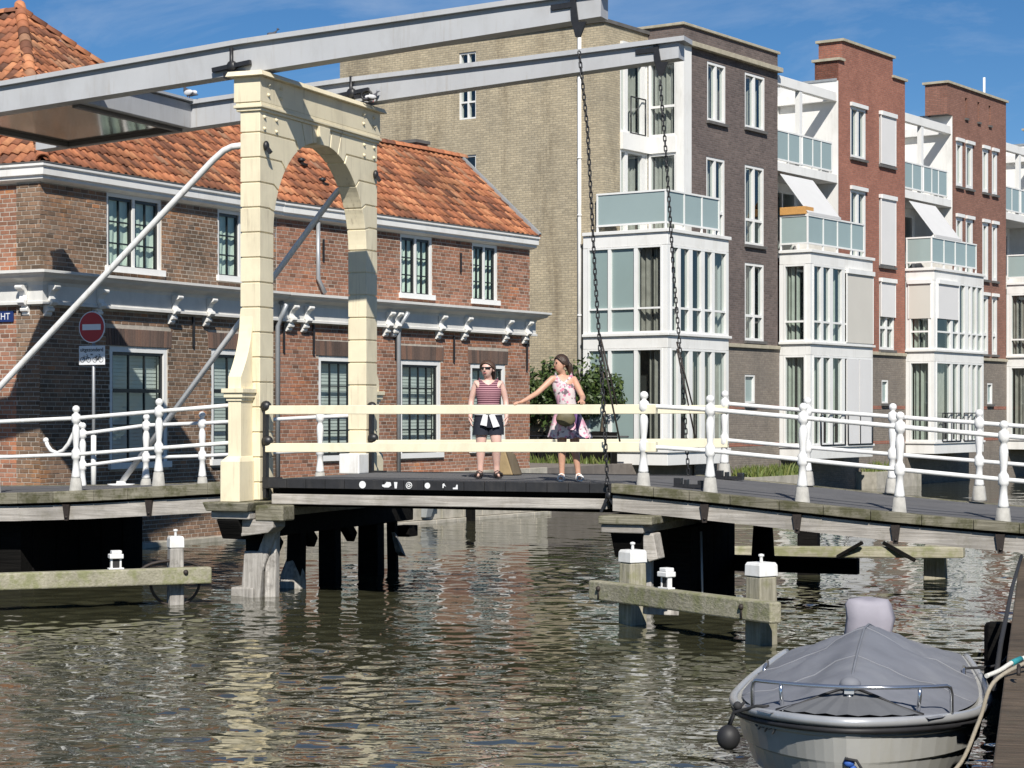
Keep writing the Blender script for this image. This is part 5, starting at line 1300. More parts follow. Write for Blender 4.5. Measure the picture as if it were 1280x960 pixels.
# ---- shared builder for the following blocks
def row_block(idx, s0, brick, label, red_ops, top, left_glass, right_spec, screens, slots=()):
    t = thing('apartment_block', RF, (s0 + 4, 4, 1.1), label, 'apartment block', 'canal apartments')
    xb0, xb1, xr0, xr1 = s0 + 0.13, s0 + 4.60, s0 + 4.25, s0 + 9.49
    # brick gable front
    w = MB(); wall(w, face_y(1.05), xr0, xr1, 4.56, 13.30, red_ops, 0.16)
    for (p, q, z0, z1) in top: wall(w, face_y(1.05), p, q, z0, z1, [sl for sl in slots if sl[0] > p and sl[1] < q], 0.18)
    wall(w, face_x(xr0), 1.05, 1.9, 13.31, top[0][3], [], 0)
    w.quad((xr1, 1.05, 4.56), (xr1, 8, 4.56), (xr1, 8, 13.3), (xr1, 1.05, 13.3))
    for (p, q, z0, z1) in top: w.quad((p, 1.05, z0), (p, 1.9, z0), (p, 1.9, z1), (p, 1.05, z1)); w.quad((q, 1.05, z0), (q, 1.9, z0), (q, 1.9, z1), (q, 1.05, z1)); w.quad((p, 1.9, z0), (q, 1.9, z0), (q, 1.9, z1), (p, 1.9, z1))
    part('front_wall', w, brick, t)
    for sl in slots:
        c = MB(); c.box(sl[0] + .003, sl[1] - .003, 1.23, 1.25, sl[2], sl[3]); part('wall_slot', c, 'room_dark', t)
        c = MB(); c.box(sl[0] - 0.04, sl[1] + 0.04, 0.98, 1.048, sl[2] - 0.07, sl[2]); part('slot_sill', c, 'coping_dark', t)
    c = MB()
    for (p, q, z0, z1) in top: c.box(p - 0.08, q + 0.08, 0.97, 1.98, z1 + 0.002, z1 + 0.085)
    part('coping', c, 'stone_band', t)
    c = MB(); c.box(xr0 + 0.001, xr0 + 0.08, 1.06, 5.0, 7.5, 13.30); part('side_wall', c, 'white_house', t)
    c = MB(); c.box(xr0 - 0.03, xr0 + 0.3, 1.10, 5.0, 13.302, 13.38); part('side_coping', c, 'grey_flashing', t)
    for o in red_ops:
        nar = o[1] - o[0] < 0.8
        mod_window(t, face_y(1.05), *o[:4], [((o[0] + o[1]) / 2, 0.14)] if not nar else [], [o[2] + 0.75] if o[2] < 7 else [], 'curtain_grey', 0.09 if not nar else 0.13, 0.05, sill='coping_dark')
        c = MB(); c.box(o[0] - 0.04, o[1] + 0.04, 0.96, 1.045, o[3] + 0.0, o[3] + 0.12); part('window_head', c, 'white_frame', t)
    for sc in screens: screen(t, face_y(1.05), *sc)
    c = MB(); wall(c, face_y(1.05), xb0, xr1 + 0.1, -0.6, 4.44, [(s0 + 7.58, s0 + 8.1, 2.82, 3.61)], 0.16); part('lower_wall', c, 'grey_brick', t)
    c = MB(); c.box(xb1 + 0.02, xr1, 0.97, 1.10, 4.445, 4.555); part('stone_course', c, 'stone_band', t, 0.01)
    c = MB(); c.box(xb1 + 0.02, s0 + 7.55, 1.043, 1.06, 2.62, 2.74); c.box(s0 + 8.12, xr1, 1.043, 1.06, 2.62, 2.74); c.box(xb1 + .02, xr1, 1.043, 1.06, 1.45, 1.55); part('red_course', c, 'red_brick', t)
    mod_window(t, face_y(1.05), s0 + 7.58, s0 + 8.1, 2.82, 3.61, [], [], None, 0.06, 0.05, 'frosted', sill='coping_dark')
    block_body(t, xb0, xr1, 4.6, 13.2, brick, 8)
    # bay
    bay_shell(t, xb0, xb1, 1.06)
    for z0, z1, tr in ((1.505, 4.265, None), (4.685, 7.055, 5.30)):
        mod_window(t, lambda a, d, z: (xb0 + d, 1.06 - a, z), 0.15, 0.90, z0, z1, [], [tr] if tr else [], left_glass, 0.06, 0.03)
        mod_window(t, face_y(0.0), xb0 + 0.17, xb1 - 0.13, z0, z1, right_spec, [tr] if tr else [], 'curtain_sage' if idx != 2 else 'curtain_grey', 0.06, 0.03)
    # terraces above the bay
    zf_ = 7.42
    c = MB(); wall(c, face_y(2.5), xb0 - 0.1, xr0, 7.5, 9.95, [(xb0 + 0.3, xb0 + 2.0, 7.55, 9.7), (xb0 + 2.2, xb0 + 3.9, 7.55, 9.7)], 0.12); wall(c, face_y(3.2), xb0 - 0.1, xr0, 10.25, 12.95, [(xb0 + 0.6, xb0 + 1.6, 10.3, 12.4), (xb0 + 2.0, xb0 + 3.4, 10.3, 12.3)], 0.12)
    part('terrace_wall', c, 'white_house', t)
    mod_window(t, face_y(2.5), xb0 + 0.3, xb0 + 2.0, 7.55, 9.7, [(xb0 + 1.2, 0.08)], [], 'curtain_grey', 0.07, 0.04); mod_window(t, face_y(2.5), xb0 + 2.2, xb0 + 3.9, 7.55, 9.7, [(xb0 + 3.0, 0.08)], [], None, 0.07, 0.04)
    mod_window(t, face_y(3.2), xb0 + 0.6, xb0 + 1.6, 10.3, 12.4, [], [], 'curtain_grey', 0.07, 0.04); mod_window(t, face_y(3.2), xb0 + 2.0, xb0 + 3.4, 10.3, 12.3, [(xb0 + 2.7, 0.08)], [], None, 0.07, 0.04)
    c = MB(); c.box(xb0 - 0.14, xr0 - 0.002, 1.08, 3.2, 9.96, 10.24); part('terrace_floor', c, 'white_house', t, 0.01)
    c = MB(); c.box(xb0 - 0.14, xr0 - 0.002, 1.10, 1.30, 12.62, 12.92); c.box(xr0 - 0.22, xr0 - 0.02, 1.302, 3.2, 12.62, 12.92); part('pergola_beam', c, 'white_house', t, 0.01)
    c = MB(); c.box(xb0 + 1.50, xb0 + 1.68, 1.12, 1.28, 10.25, 12.615); part('pergola_post', c, 'white_frame', t)
    fb = MB(); fb.box(xb0 - 0.1, xr0 - 0.35, 1.10, 1.16, 11.20, 11.25); fb.box(xb0 - 0.1, xr0 - 0.35, 1.10, 1.16, 10.30, 10.35)
    sp = [xb0 - 0.1, xb0 + 0.72, xb0 + 1.5, xb0 + 1.68, xb0 + 2.4, xb0 + 3.0, xr0 - 0.35]
    for s_ in sp: fb.box(s_ - 0.02, s_ + 0.02, 1.105, 1.155, 10.25, 11.199)
    p = part('balustrade', fb, 'white_frame', t)
    for s_, e_ in zip(sp, sp[1:]):
        if e_ - s_ < 0.3: continue
        c = MB(); c.box(s_ + 0.022, e_ - 0.022, 1.12, 1.135, 10.352, 11.198); part('glass_panel', c, 'balcony_glass', p)
    balcony(t, xb0 + 0.02, xb1 - 0.42, 1.06, 7.72, 8.52, (xb0 + 1.1, xb0 + 2.1, xb0 + 3.1))
    # dividing frosted screen between neighbours
    c = MB(); c.box(xb0 - 0.09, xb0 - 0.07, 1.32, 2.9, 10.26, 12.0); part('divider', c, 'balcony_glass', t)
    return t, xb0, xb1, xr0, xr1
def awning(t, x0, x1, z0=9.86, z1=8.62, out=0.95):
    c = MB(); n = 8; y0 = 1.06
    c.hexa([(x0, y0, z0), (x1, y0, z0), (x1, y0, z0 + 0.015), (x0, y0, z0 + 0.015)], [(x0, y0 - out, z1), (x1, y0 - out, z1), (x1, y0 - out, z1 + 0.015), (x0, y0 - out, z1 + 0.015)])
    c.box(x0, x1, y0 - out - 0.03, y0 - out - 0.001, z1 - 0.06, z1 + 0.03)
    a = part('awning', c, 'awning', t)
    c = MB(); c.tube([(x0 + 0.05, 1.1, 8.3), (x0 + 0.05, y0 - out, z1)], 0.03, 8); c.tube([(x1 - 0.05, 1.1, 8.3), (x1 - 0.05, y0 - out, z1)], 0.03, 8); part('awning_arm', c, 'white_frame', a)
s0 = 8.44
t2, xb0, xb1, xr0, xr1 = row_block(1, s0, 'red_brick', 'red brick apartment block with stepped gable top and white screens over its right windows',
    [(13.58, 14.75, 10.91, 12.59), (15.82, 17.05, 10.90, 12.58), (13.58, 14.75, 7.6, 9.85), (15.82, 17.05, 7.48, 9.76), (15.82, 17.02, 4.64, 6.94)],
    [(12.69, 12.97, 13.30, 13.96), (12.97, 16.92, 13.30, 14.62), (16.92, 17.93, 13.30, 13.96)], 'curtain_sage',
    [(9.36, 0.16), (10.0, 0.22), (10.85, 0.22), (11.9, 0.1)], [(15.86, 17.01, 10.93, 12.56, 'screen_white', -0.07), (15.86, 17.01, 7.52, 9.74, 'screen_white', -0.07), (15.86, 16.98, 5.75, 6.92, 'screen_white', -0.07)])
screen(t2, face_y(0.0), 11.05, 12.95, 4.72, 6.9, 'screen_beige', -0.05)
c = MB(); c.box(11.1, 11.95, -0.03, 0.02, 1.52, 4.2); c.box(12.02, 12.88, -0.03, 0.02, 1.52, 4.2); part('white_panel', c, 'screen_white', t2)
juliet(t2, face_y(0.0), 9.2, 10.9, 1.50, 2.48, 2); juliet(t2, face_y(0.0), 11.1, 12.9, 1.50, 2.48, 2)
awning(t2, xb0 + 0.05, xb0 + 2.3)
c = MB(); c.box(xb0 - 0.03, xb0 + 0.55, 0.16, 1.03, 8.58, 8.82); part('planter_box', c, 'timber_box', t2, 0.01)
s1 = s0 + 9.43
t3, xb0, xb1, xr0, xr1 = row_block(2, s1, 'brown_brick', 'brown brick apartment block with flat top, three wall slots and narrow paired windows',
    [(p, q, z0, z1) for p, q in ((22.44, 23.05), (23.36, 24.04), (24.97, 25.55), (25.92, 26.45)) for z0, z1 in ((10.78, 12.42), (7.5, 9.65), (4.70, 6.9)) if not (z0 < 5 and p < 24.5)],
    [(xr0 + 9.43 - 0.5, xr1 + 9.43, 13.30, 14.42)], 'curtain_sage',
    [(19.5, 0.2), (20.15, 0.16), (20.85, 0.3), (21.3, 0.16), (21.8, 0.12)], [], slots=[(23.3, 23.5, 13.35, 14.1), (24.5, 24.7, 13.35, 14.1), (25.6, 25.8, 13.35, 14.1)])
screen(t3, face_x(xb0), 0.14, 0.92, 5.75, 6.95, 'screen_beige', -0.03); screen(t3, face_y(0.0), xb0 + 0.25, xb0 + 2.0, 5.75, 6.95, 'screen_white', -0.05)
juliet(t3, face_y(0.0), 18.6, 20.2, 1.50, 2.48, 4); juliet(t3, face_y(0.0), 20.5, 22.0, 1.50, 2.48, 4)
awning(t3, xb0 + 0.3, xb0 + 2.6)
s2 = s1 + 9.43
t4, xb0, xb1, xr0, xr1 = row_block(3, s2, 'dark_brick', 'last apartment block at the right edge with white bay and glass balcony', [(s2 + 5.2, s2 + 6.3, 10.9, 12.5), (s2 + 5.2, s2 + 6.3, 7.6, 9.8), (s2 + 7.2, s2 + 8.3, 10.9, 12.5), (s2 + 7.2, s2 + 8.3, 7.6, 9.8)],
    [(xr0 + 9.43, xr1 + 9.43, 13.30, 13.9)], 'curtain_brown', [(28.6, 0.2), (29.5, 0.2), (30.5, 0.2)], [])
c = MB(); c.tube([(xb0 + 0.6, 2.2, 12.9), (xb0 + 0.6, 2.2, 15.6)], 0.05, 8); part('antenna', c, 'white_paint', t4)
# distant house beyond the row's end
dh = thing('far_house', RF, (48, 3, 0), 'distant grey roofed house beyond the end of the apartment row', 'house')
c = MB(); wall(c, face_y(2), 44, 56, -0.6, 9, [(45 + 2.4 * k, 46.2 + 2.4 * k, z, z + 1.7) for k in range(4) for z in (2, 5.4)], 0.2); wall(c, face_x(44), 2, 10, -0.6, 9); part('wall', c, 'grey_brick', dh)
for k in range(4):
    for z in (2, 5.4): mod_window(dh, face_y(2), 45 + 2.4 * k, 46.2 + 2.4 * k, z, z + 1.7, [45.6 + 2.4 * k], [], None, 0.07, 0.05)
c = MB(); c.poly([(43.7, 1.7, 9), (56.3, 1.7, 9), (56.3, 6, 13), (43.7, 6, 13)]); c.poly([(43.7, 10.3, 9), (56.3, 10.3, 9), (56.3, 6, 13), (43.7, 6, 13)]); c.poly([(44, 2, 9), (44, 10, 9), (44, 6, 12.8)]); part('roof', c, 'coping_dark', dh)

# ------------------------------------------------------------------ near quay edge on the right
plain('hull_paint', (0.39, 0.39, 0.37), 0.22, 0.10, 2.0, stain=(0.30, 0.28, 0.2), stain_scale=3.0, stain_amt=0.35)
plain('gunwale', (0.50, 0.51, 0.52), 0.3, 0.1, 5.0, metal=0.4)
plain('rubber_black', (0.02, 0.02, 0.022), 0.6, 0.3, 8)
plain('canvas_grey', (0.175, 0.183, 0.208), 0.75, 0.14, 2.5, bmp=0.2, stain=(0.25, 0.26, 0.28), stain_scale=2.2, stain_amt=0.55)
plain('canvas_shaded', (0.115, 0.12, 0.13), 0.8, 0.15, 3.0, bmp=0.15)
plain('cover_lilac', (0.30, 0.285, 0.325), 0.75, 0.08, 4.0, bmp=0.2)
plain('chrome', (0.62, 0.63, 0.65), 0.12, 0.05, 5.0, metal=0.9)
plain('rope_beige', (0.33, 0.29, 0.225), 0.85, 0.2, 60, bmp=0.5)
plain('rope_white', (0.66, 0.65, 0.60), 0.85, 0.15, 60, bmp=0.5)
plain('rope_teal', (0.02, 0.22, 0.25), 0.8, 0.2, 40)
plain('rope_blue', (0.03, 0.10, 0.38), 0.7, 0.2, 40)
plain('rope_black', (0.025, 0.025, 0.027), 0.8, 0.2, 40)
qd = math.atan2(12.93, 3.41)
QF = Frame((2.22, 9.25), qd)                 # quay edge: x along it away from the camera, y towards the water
qy = thing('quay_edge', QF, (5, -0.2, 0.86), 'weathered timber edge of the quay beside the moored boat', 'quay edge')
x = -9.5
while x < 13.6:
    w = random.uniform(1.6, 2.4); x2 = min(x + w, 13.7)
    b = MB(); b.box(x + 0.006, x2 - 0.006, -0.175 + random.uniform(-.008, .008), 0.0, 0.70, 0.90 + random.uniform(-.006, .006)); part('capping_beam', b, 'quay_timber', qy, 0.012)
    b = MB(); b.box(x + 0.3, x2 + 0.1, -0.40, -0.20 + random.uniform(-.01, .01), 0.70, 0.885); part('back_plank', b, 'quay_timber', qy, 0.012)
    x = x2
x = -9.5
while x < 13.6:
    b = MB(); b.box(x + 0.004, x + 0.236, -0.06 + random.uniform(-.01, .01), -0.005, -1.4, 0.698); part('sheet_plank', b, 'tarred_shaded_timber', qy); x += 0.24
for xx in (1.0, 8.9):
    b = MB(); b.lathe([(0.13, -1.4), (0.13, 0.62), (0.11, 0.66)], 8, (xx, 0.14, 0)); part('guard_pile', b, 'tarred_shaded_timber', qy, 0.01)
b = MB(); b.tube([QF.w((13.3, -0.02, 0.95)), QF.w((9.5, 0.03, 0.93)), QF.w((5.5, 0.06, 0.86)), QF.w((4.2, 0.08, 0.70))], 0.018, 6)
solo('dark_cable', b, 'rope_black', WORLD, QF.w((5, 0, 0.8)), 'thin dark cable lying along the timber quay edge', 'cable')
rg = MB(); rg.tube([(3.05 + 0.07 * cos(a), -0.09, 0.95 + 0.05 * sin(a)) for a in np.linspace(0, pi, 9)], 0.012, 6)
solo('mooring_ring', rg, 'rust_iron', QF, (3.05, -0.09, 0.9), 'iron mooring ring on the timber quay edge', 'ring')

# ------------------------------------------------------------------ moored boat
BA = rad(77.5)
MF = Frame((2.045, 12.24), BA)                # x from bow to stern, y towards camera left
boat = thing('moored_boat', MF, (2.3, 0, 0), 'small open motorboat with grey canvas cover and chrome bow rail moored at the quay', 'boat')
LB = 4.55
def hw(x):
    if x <= 0: return 0.0
    t = min(1, x / 2.1); e = 0.875 * (1 - (1 - t) ** 2.5) ** 0.62
    return e * (1 - 0.155 * max(0, (x - 2.1) / 2.45) ** 1.8)
def gz(x): return float(np.interp(x, [0, .3, 1.0, 2.0, 3.5, LB], [.645, .625, .575, .535, .515, .52]))
xs = list(np.concatenate([[0, .02, .05, .09, .14, .2, .28], np.linspace(.36, LB, 30)]))
prof = [(1.0, 1.0, 0.0), (0.985, .86, .02), (0.965, .84, .03), (0.94, .60, .07), (.915, .575, .075), (.86, .32, .14), (.83, .295, .15), (.70, .02, .25), (.55, -.14, .33), (0.0, -.22, .42)]
vs = []; m = len(prof)
for x in xs:
    for sgn in (1, -1):
        for f, zf_, rk in prof:
            k = min(1, x / 1.6); rake = rk * (1 - k) * 0.75
            wid = hw(x) * (f ** (1.0 + 0.55 * (1 - k)))
            vs.append((x + rake, sgn * wid, gz(x) * zf_ if zf_ > 0 else zf_))
fs = []
for i in range(len(xs) - 1):
    for s_ in (0, 1):
        for j in range(m - 1):
            a = (i * 2 + s_) * m + j; c = ((i + 1) * 2 + s_) * m + j
            fs.append((a, a + 1, c + 1, c))
e_ = (len(xs) - 1) * 2 * m
fs.append(tuple(range(e_, e_ + m)) + tuple(range(e_ + 2 * m - 1, e_ + m - 1, -1)))
b = MB(); b.add(vs, fs, False); part('hull', b, 'hull_paint', boat)
gp = [(x, hw(x), gz(x)) for x in reversed(xs)] + [(x, -hw(x), gz(x)) for x in xs[1:]]
gp2 = gp
b = MB(); b.tube(gp2, 0.032, 10); part('rub_rail', b, 'gunwale', boat)
b = MB(); b.tube([(x, y * 0.985 + (0.012 if y > 0 else -0.012 if y < 0 else 0), z - 0.052) for x, y, z in gp2], 0.018, 8); part('rub_strip', b, 'rubber_black', boat)
b = MB()
for (x0, y0, z0), (x1, y1, z1) in zip(gp2, gp2[1:]):
    b.quad((x0, y0, z0 + .012), (x1, y1, z1 + .012), (x1 + (0.05 if x1 < .3 else 0), y1 * .90, z1 + .014), (x0 + (0.05 if x0 < .3 else 0), y0 * .90, z0 + .014))
part('side_deck', b, 'hull_paint', boat)
# canvas cover: a ridge tent from the bow post to the stern with soft sags and folds
def ridge(x): return float(np.interp(x, [.5, .8, 1.5, 2.45, 3.3, LB], [.80, .84, .905, .955, .90, .74]))
X_ = np.linspace(.52, LB - .05, 44); NS = 22
vs = []
for x in X_:
    g, r, h = gz(x), ridge(x), hw(x) * (0.93 if x > .6 else .86)
    for j in range(NS + 1):
        s = -1 + 2 * j / NS; a = abs(s)
        # near the bow the hem is pulled up into an inverted V
        lift = max(0, 1 - (x - .52) / .40)
        y = s * h
        z = g + .02 + (r - g - .02) * (1.04 - math.sqrt(a * a + .0016) ) ** 0.95 / 1.0
        z -= 0.045 * sin(pi * a) ** 2 * (0.6 + 0.5 * sin(x * 5.1 + s * 2))
        z += 0.012 * sin(x * 9 + s * 7) * sin(pi * a) + 0.016 * sin(15 * s + 4.2 * x) * a * (1 - a) * 3 + 0.010 * sin(28 * s - 2.5 * x + sin(x * 3)) * a * (1 - a) * 2 * (1 if s > 0 else .5)
        z += 0.02 * math.exp(-((x - .62) / .16) ** 2) * math.exp(-(s / .22) ** 2)
        xx = x + lift * 0.10 * (1 - a) * 0 - lift * a * 0.22
        vs.append((xx, y, z))
n1 = NS + 1
fs = [(i * n1 + j, i * n1 + j + 1, (i + 1) * n1 + j + 1, (i + 1) * n1 + j) for i in range(len(X_) - 1) for j in range(NS)]
b = MB(); b.add(vs, fs, True)
b.add([(LB - .05, -hw(LB) * .93, gz(LB) + .02), (LB - .05, 0, ridge(LB)), (LB - .05, hw(LB) * .93, gz(LB) + .02)], [(0, 1, 2)])
part('cover', b, 'canvas_grey', boat)
# front flap below the inverted V, its shade painted in as a darker canvas
b = MB(); top = (.47, 0, .80); P = []
for k in range(15):
    s = -1 + 2 * k / 14; x = .12 + .24 * abs(s) ** 1.6; y = s * .47
    P.append((x, y, gz(x) + .03 + 0.010 * (k % 2)))
for p, q in zip(P, P[1:]):
    mp_, mq = [tuple(a + (t - a) * .55 for a, t in zip(v, top)) for v in (p, q)]
    b.quad(p, q, (mq[0] + .03, mq[1], mq[2]), (mp_[0] + .03, mp_[1], mp_[2])); b.poly([(mp_[0] + .03, mp_[1], mp_[2]), (mq[0] + .03, mq[1], mq[2]), top])
part('front_flap', b, 'canvas_shaded', boat)
b = MB()
for s in (1, -1): b.tube([(.455, s * .02, .802), (.43, s * .17, .75), (.39, s * .31, .695), (.36, s * .46, .655)], 0.009, 6)
part('hem', b, 'rubber_black', boat)
b = MB(); b.tube([(x, .0, ridge(x) + .004) for x in np.linspace(.56, LB - .1, 24)], .009, 6); part('ridge_seam', b, 'canvas_grey', boat)
for x in (1.35, 2.75):
    b = MB(); pts = []
    for j in range(NS + 1):
        k = int(np.argmin(abs(X_ - x))); pts.append(Vector(vs[k * (NS + 1) + j]) + Vector((0, 0, .003)))
    b.tube(pts, .007, 5); part('cover_seam', b, 'canvas_grey', boat)
b = MB(); b.lathe([(0.018, .60), (0.018, .79)], 8, (.38, 0, 0)); b.box(.35, .41, -.03, .03, .77, .81); part('cover_post', b, 'gunwale', boat)
b = MB(); b.sphere((.46, 0, .815), .065, 10, 8, (1.0, 1.1, .8)); part('post_cap', b, 'canvas_grey', boat)
# chrome bow rail
def railpt(s, z): 
    x = .34 + .20 * abs(s) ** 2.0; return (x, s * .62, z)
b = MB()
zt = 0.815
pts = [(.60, .63, gz(.6) + .03), (.585, .63, zt - .06), (.565, .62, zt - .015), (.53, .60, zt)] + [railpt(s, zt) for s in np.linspace(.9, -.9, 17)] + [(.53, -.60, zt), (.565, -.62, zt - .015), (.585, -.63, zt - .06), (.60, -.63, gz(.6) + .03)]
b.tube(pts, 0.013, 8); part('bow_rail', b, 'chrome', boat)
for s in (.70, -.70):
    b = MB(); p = railpt(s, zt); q = railpt(s * .97, gz(.5) + .02); b.tube([p, (p[0], p[1], zt - .06), q], 0.013, 8); b.lathe([(0.03, 0), (0.02, .03)], 8, q); part('rail_stanchion', b, 'chrome', boat)
# outboard under its cover
b = MB()
R_ = [(.50, .185, .16, 0), (.66, .195, .17, 0), (.80, .20, .18, 0), (.92, .19, .175, .0), (.955, .165, .15, .01), (.965, .08, .08, .01)]
vs = []; n = 16
for z, rx, ry, o in R_:
    for k in range(n):
        a = 2 * pi * k / n; q = 1 + .03 * sin(5 * a + z * 9); e = 5
        cx, cy = cos(a), sin(a); f = (abs(cx) ** e + abs(cy) ** e) ** (-1 / e)
        vs.append((4.80 + ry * cx * f * q, .06 + rx * cy * f * q + .012 * sin(z * 22), z + .018 * sin(3 * a + 1) * (z - .4)))
b.add(vs, [(i * n + k, i * n + (k + 1) % n, (i + 1) * n + (k + 1) % n, (i + 1) * n + k) for i in range(len(R_) - 1) for k in range(n)] + [tuple(range((len(R_) - 1) * n, len(R_) * n))], True)
b.v = [tuple(p) for p in b.v]
part('outboard_cover', b, 'cover_lilac', boat)
b = MB(); b.box(4.56, 4.88, -.05, .15, .0, .52); b.box(4.7, 4.82, .01, .11, -.5, .0); part('outboard_leg', b, 'rubber_black', boat, .02)
for y in (.74, -.70):
    b = MB(); b.tube([(2.75, y * 1.02, .54), (2.75, y * 1.02, .62), (3.0, y * 1.02, .63), (3.0, y * 1.02, .54)], 0.014, 6); part('cleat', b, 'chrome', boat)
b = MB(); b.tube([(.10, 0, .40), (.02, 0, .42), (.0, 0, .38), (.08, 0, .34)], 0.014, 6); part('bow_eye', b, 'chrome', boat)
nm = MB()
for k in range(6):
    x0 = .34 + .045 * k; y0 = hw(x0) * .985 + .006
    nm.bar((x0, y0, .535 - .004 * k), (x0 + .028, hw(x0 + .028) * .985 + .006, .50 + .02 * (k % 2)), 0.012, 0.006)
part('name_mark', nm, 'coping_dark', boat)
# fender ball
bf = thing('boat_fender', MF, (.95, .93, .35), 'black ball fender hanging from the left side of the boat bow', 'fender')
b = MB(); b.sphere((.72, .80, .41), .078, 14, 10, (1, 1, 1.08)); part('ball', b, 'rubber_black', bf)
b = MB(); b.tube([(.72, .79, .49), (.72, .755, .58), (.76, .70, .64)], .010, 6); b.tube([(.74, .80, .49), (.72, .765, .575), (.56, .60, .645), (.50, .52, .655)], .012, 6); b.sphere((.72, .74, .62), .03, 8, 6); part('lanyard', b, 'rope_black', bf)
# mooring lines
def rope(name, pts, r, mat, label, sub=6):
    P = [Vector(p) for p in pts]; out = []
    for i in range(len(P) - 1):
        p0, p1, p2, p3 = P[max(i - 1, 0)], P[i], P[i + 1], P[min(i + 2, len(P) - 1)]
        for k in range(sub):
            t = k / sub; out.append(0.5 * ((2 * p1) + (p2 - p0) * t + (2 * p0 - 5 * p1 + 4 * p2 - p3) * t * t + (3 * p1 - p0 - 3 * p2 + p3) * t ** 3))
    out.append(P[-1]); b = MB(); b.tube(out, r, 8); return b
b = rope('', [(3.55, 12.9, 1.0), (3.25, 12.6, .97), (2.96, 12.3, .88), (2.86, 12.25, .65), (2.71, 12.2, .37), (2.45, 12.2, .24), (2.22, 12.18, .28), (2.07, 12.27, .38)], .013, 'rope_beige', '')
solo('mooring_rope', b, 'rope_beige', WORLD, (2.9, 12.3, .6), 'thick beige mooring rope hanging from the quay down to the boat bow', 'rope')
b = rope('', [(2.93, 12.35, .915), (3.05, 12.5, .93), (3.2, 12.7, .965), (3.45, 12.95, .99), (3.7, 13.2, 1.0)], .015, 'rope_white', '')
rp = thing('looped_rope', WORLD, (3.2, 12.6, .9), 'white rope loop with teal whipping lying over the timber quay edge', 'rope')
part('loop', b, 'rope_white', rp)
b = MB(); b.tube([(3.16, 12.65, .957), (3.24, 12.74, .972)], .020, 8); part('whipping', b, 'rope_teal', rp)
b = rope('', [MF.w((3.0, -.72, .62)), (3.75, 15.4, .60), (3.95, 15.75, .70), (4.05, 16.0, .80)], .010, 'rope_black', '')
solo('stern_line', b, 'rope_black', WORLD, (3.8, 15.5, .6), 'dark thin mooring line from the boat stern to the quay', 'rope')
bl = thing('bow_shackle', WORLD, (2.1, 12.42, .35), 'blue rope shackle knotted at the bow eye of the boat', 'shackle')
b = MB(); b.sphere((2.06, 12.22, .40), .03, 8, 6, (1.2, .8, .9)); b.sphere((2.085, 12.22, .36), .028, 8, 6, (.9, .7, 1)); part('knot', b, 'rope_blue', bl)
b = MB(); b.tube([(2.03, 12.20, .43), (2.10, 12.19, .42), (2.15, 12.19, .34), (2.24, 12.16, .20)], .010, 6); part('cord', b, 'rope_black', bl)

# ------------------------------------------------------------------ traffic sign and street name
plain('sign_red', (0.42, 0.012, 0.018), 0.4, 0.05, 3)
plain('sign_white', (0.74, 0.75, 0.76), 0.4, 0.03, 3)
plain('sign_black', (0.015, 0.015, 0.016), 0.5, 0.05, 3)
plain('sign_blue', (0.012, 0.03, 0.13), 0.4, 0.05, 3)
plain('pole_grey', (0.30, 0.31, 0.32), 0.5, 0.1, 5, metal=0.4)
sp = BF.w((-5.36, 3.72, 0)); SF = Frame((sp[0], sp[1]), rad(-25))     # sign faces local -y
sg = thing('no_entry_sign', SF, (0, 0, 1.2), 'round red no entry sign over a white bicycle and moped exception plate', 'traffic sign')
def disc(b, r, y0, y1, cz, n=32):
    P = [(r * cos(2 * pi * k / n), cz + r * sin(2 * pi * k / n)) for k in range(n)]; b.prism(P, lambda a, z, d: (a, d, z), y0, y1)
b = MB(); b.tube([(0, 0.045, 1.1), (0, 0.045, 4.22)], 0.028, 10); part('pole', b, 'pole_grey', sg)
b = MB(); b.tube([(0, 0.045, 1.1), (0, 0.045, 2.15)], 0.045, 10); part('pole_sleeve', b, 'white_paint', sg)
b = MB(); disc(b, 0.262, -0.004, 0.010, 3.94); part('rim', b, 'sign_white', sg)
b = MB(); disc(b, 0.245, -0.008, -0.005, 3.94); part('red_disc', b, 'sign_red', sg)
b = MB(); b.box(-0.185, 0.185, -0.012, -0.009, 3.892, 3.988); part('white_bar', b, 'sign_white', sg)
b = MB(); b.box(-0.262, 0.262, -0.004, 0.010, 3.315, 3.632); pl_ = part('plate', b, 'sign_white', sg, 0.01)
def text_mesh(txt, size, bold=0.0):
    c = bpy.data.curves.new('lettering', 'FONT'); c.body = txt; c.size = size; c.align_x = 'CENTER'; c.align_y = 'CENTER'; c.extrude = 0.001; c.offset = bold
    o = bpy.data.objects.new('lettering', c); COL.objects.link(o)
    bpy.context.view_layer.update()
    me = bpy.data.meshes.new_from_object(o.evaluated_get(bpy.context.evaluated_depsgraph_get()))
    bpy.data.objects.remove(o); bpy.data.curves.remove(c)
    return me
def lettering(txt, size, parent, mat, mat4, bold=0.0):
    me = text_mesh(txt, size, bold); me.materials.clear(); me.materials.append(MATS[mat])
    return inst('lettering', me, parent, mat4 @ Matrix.Rotation(pi / 2, 4, 'X'))
lettering('uitgezonderd', 0.088, sg, 'sign_black', T(0, -0.0065, 3.565), 0.0012)
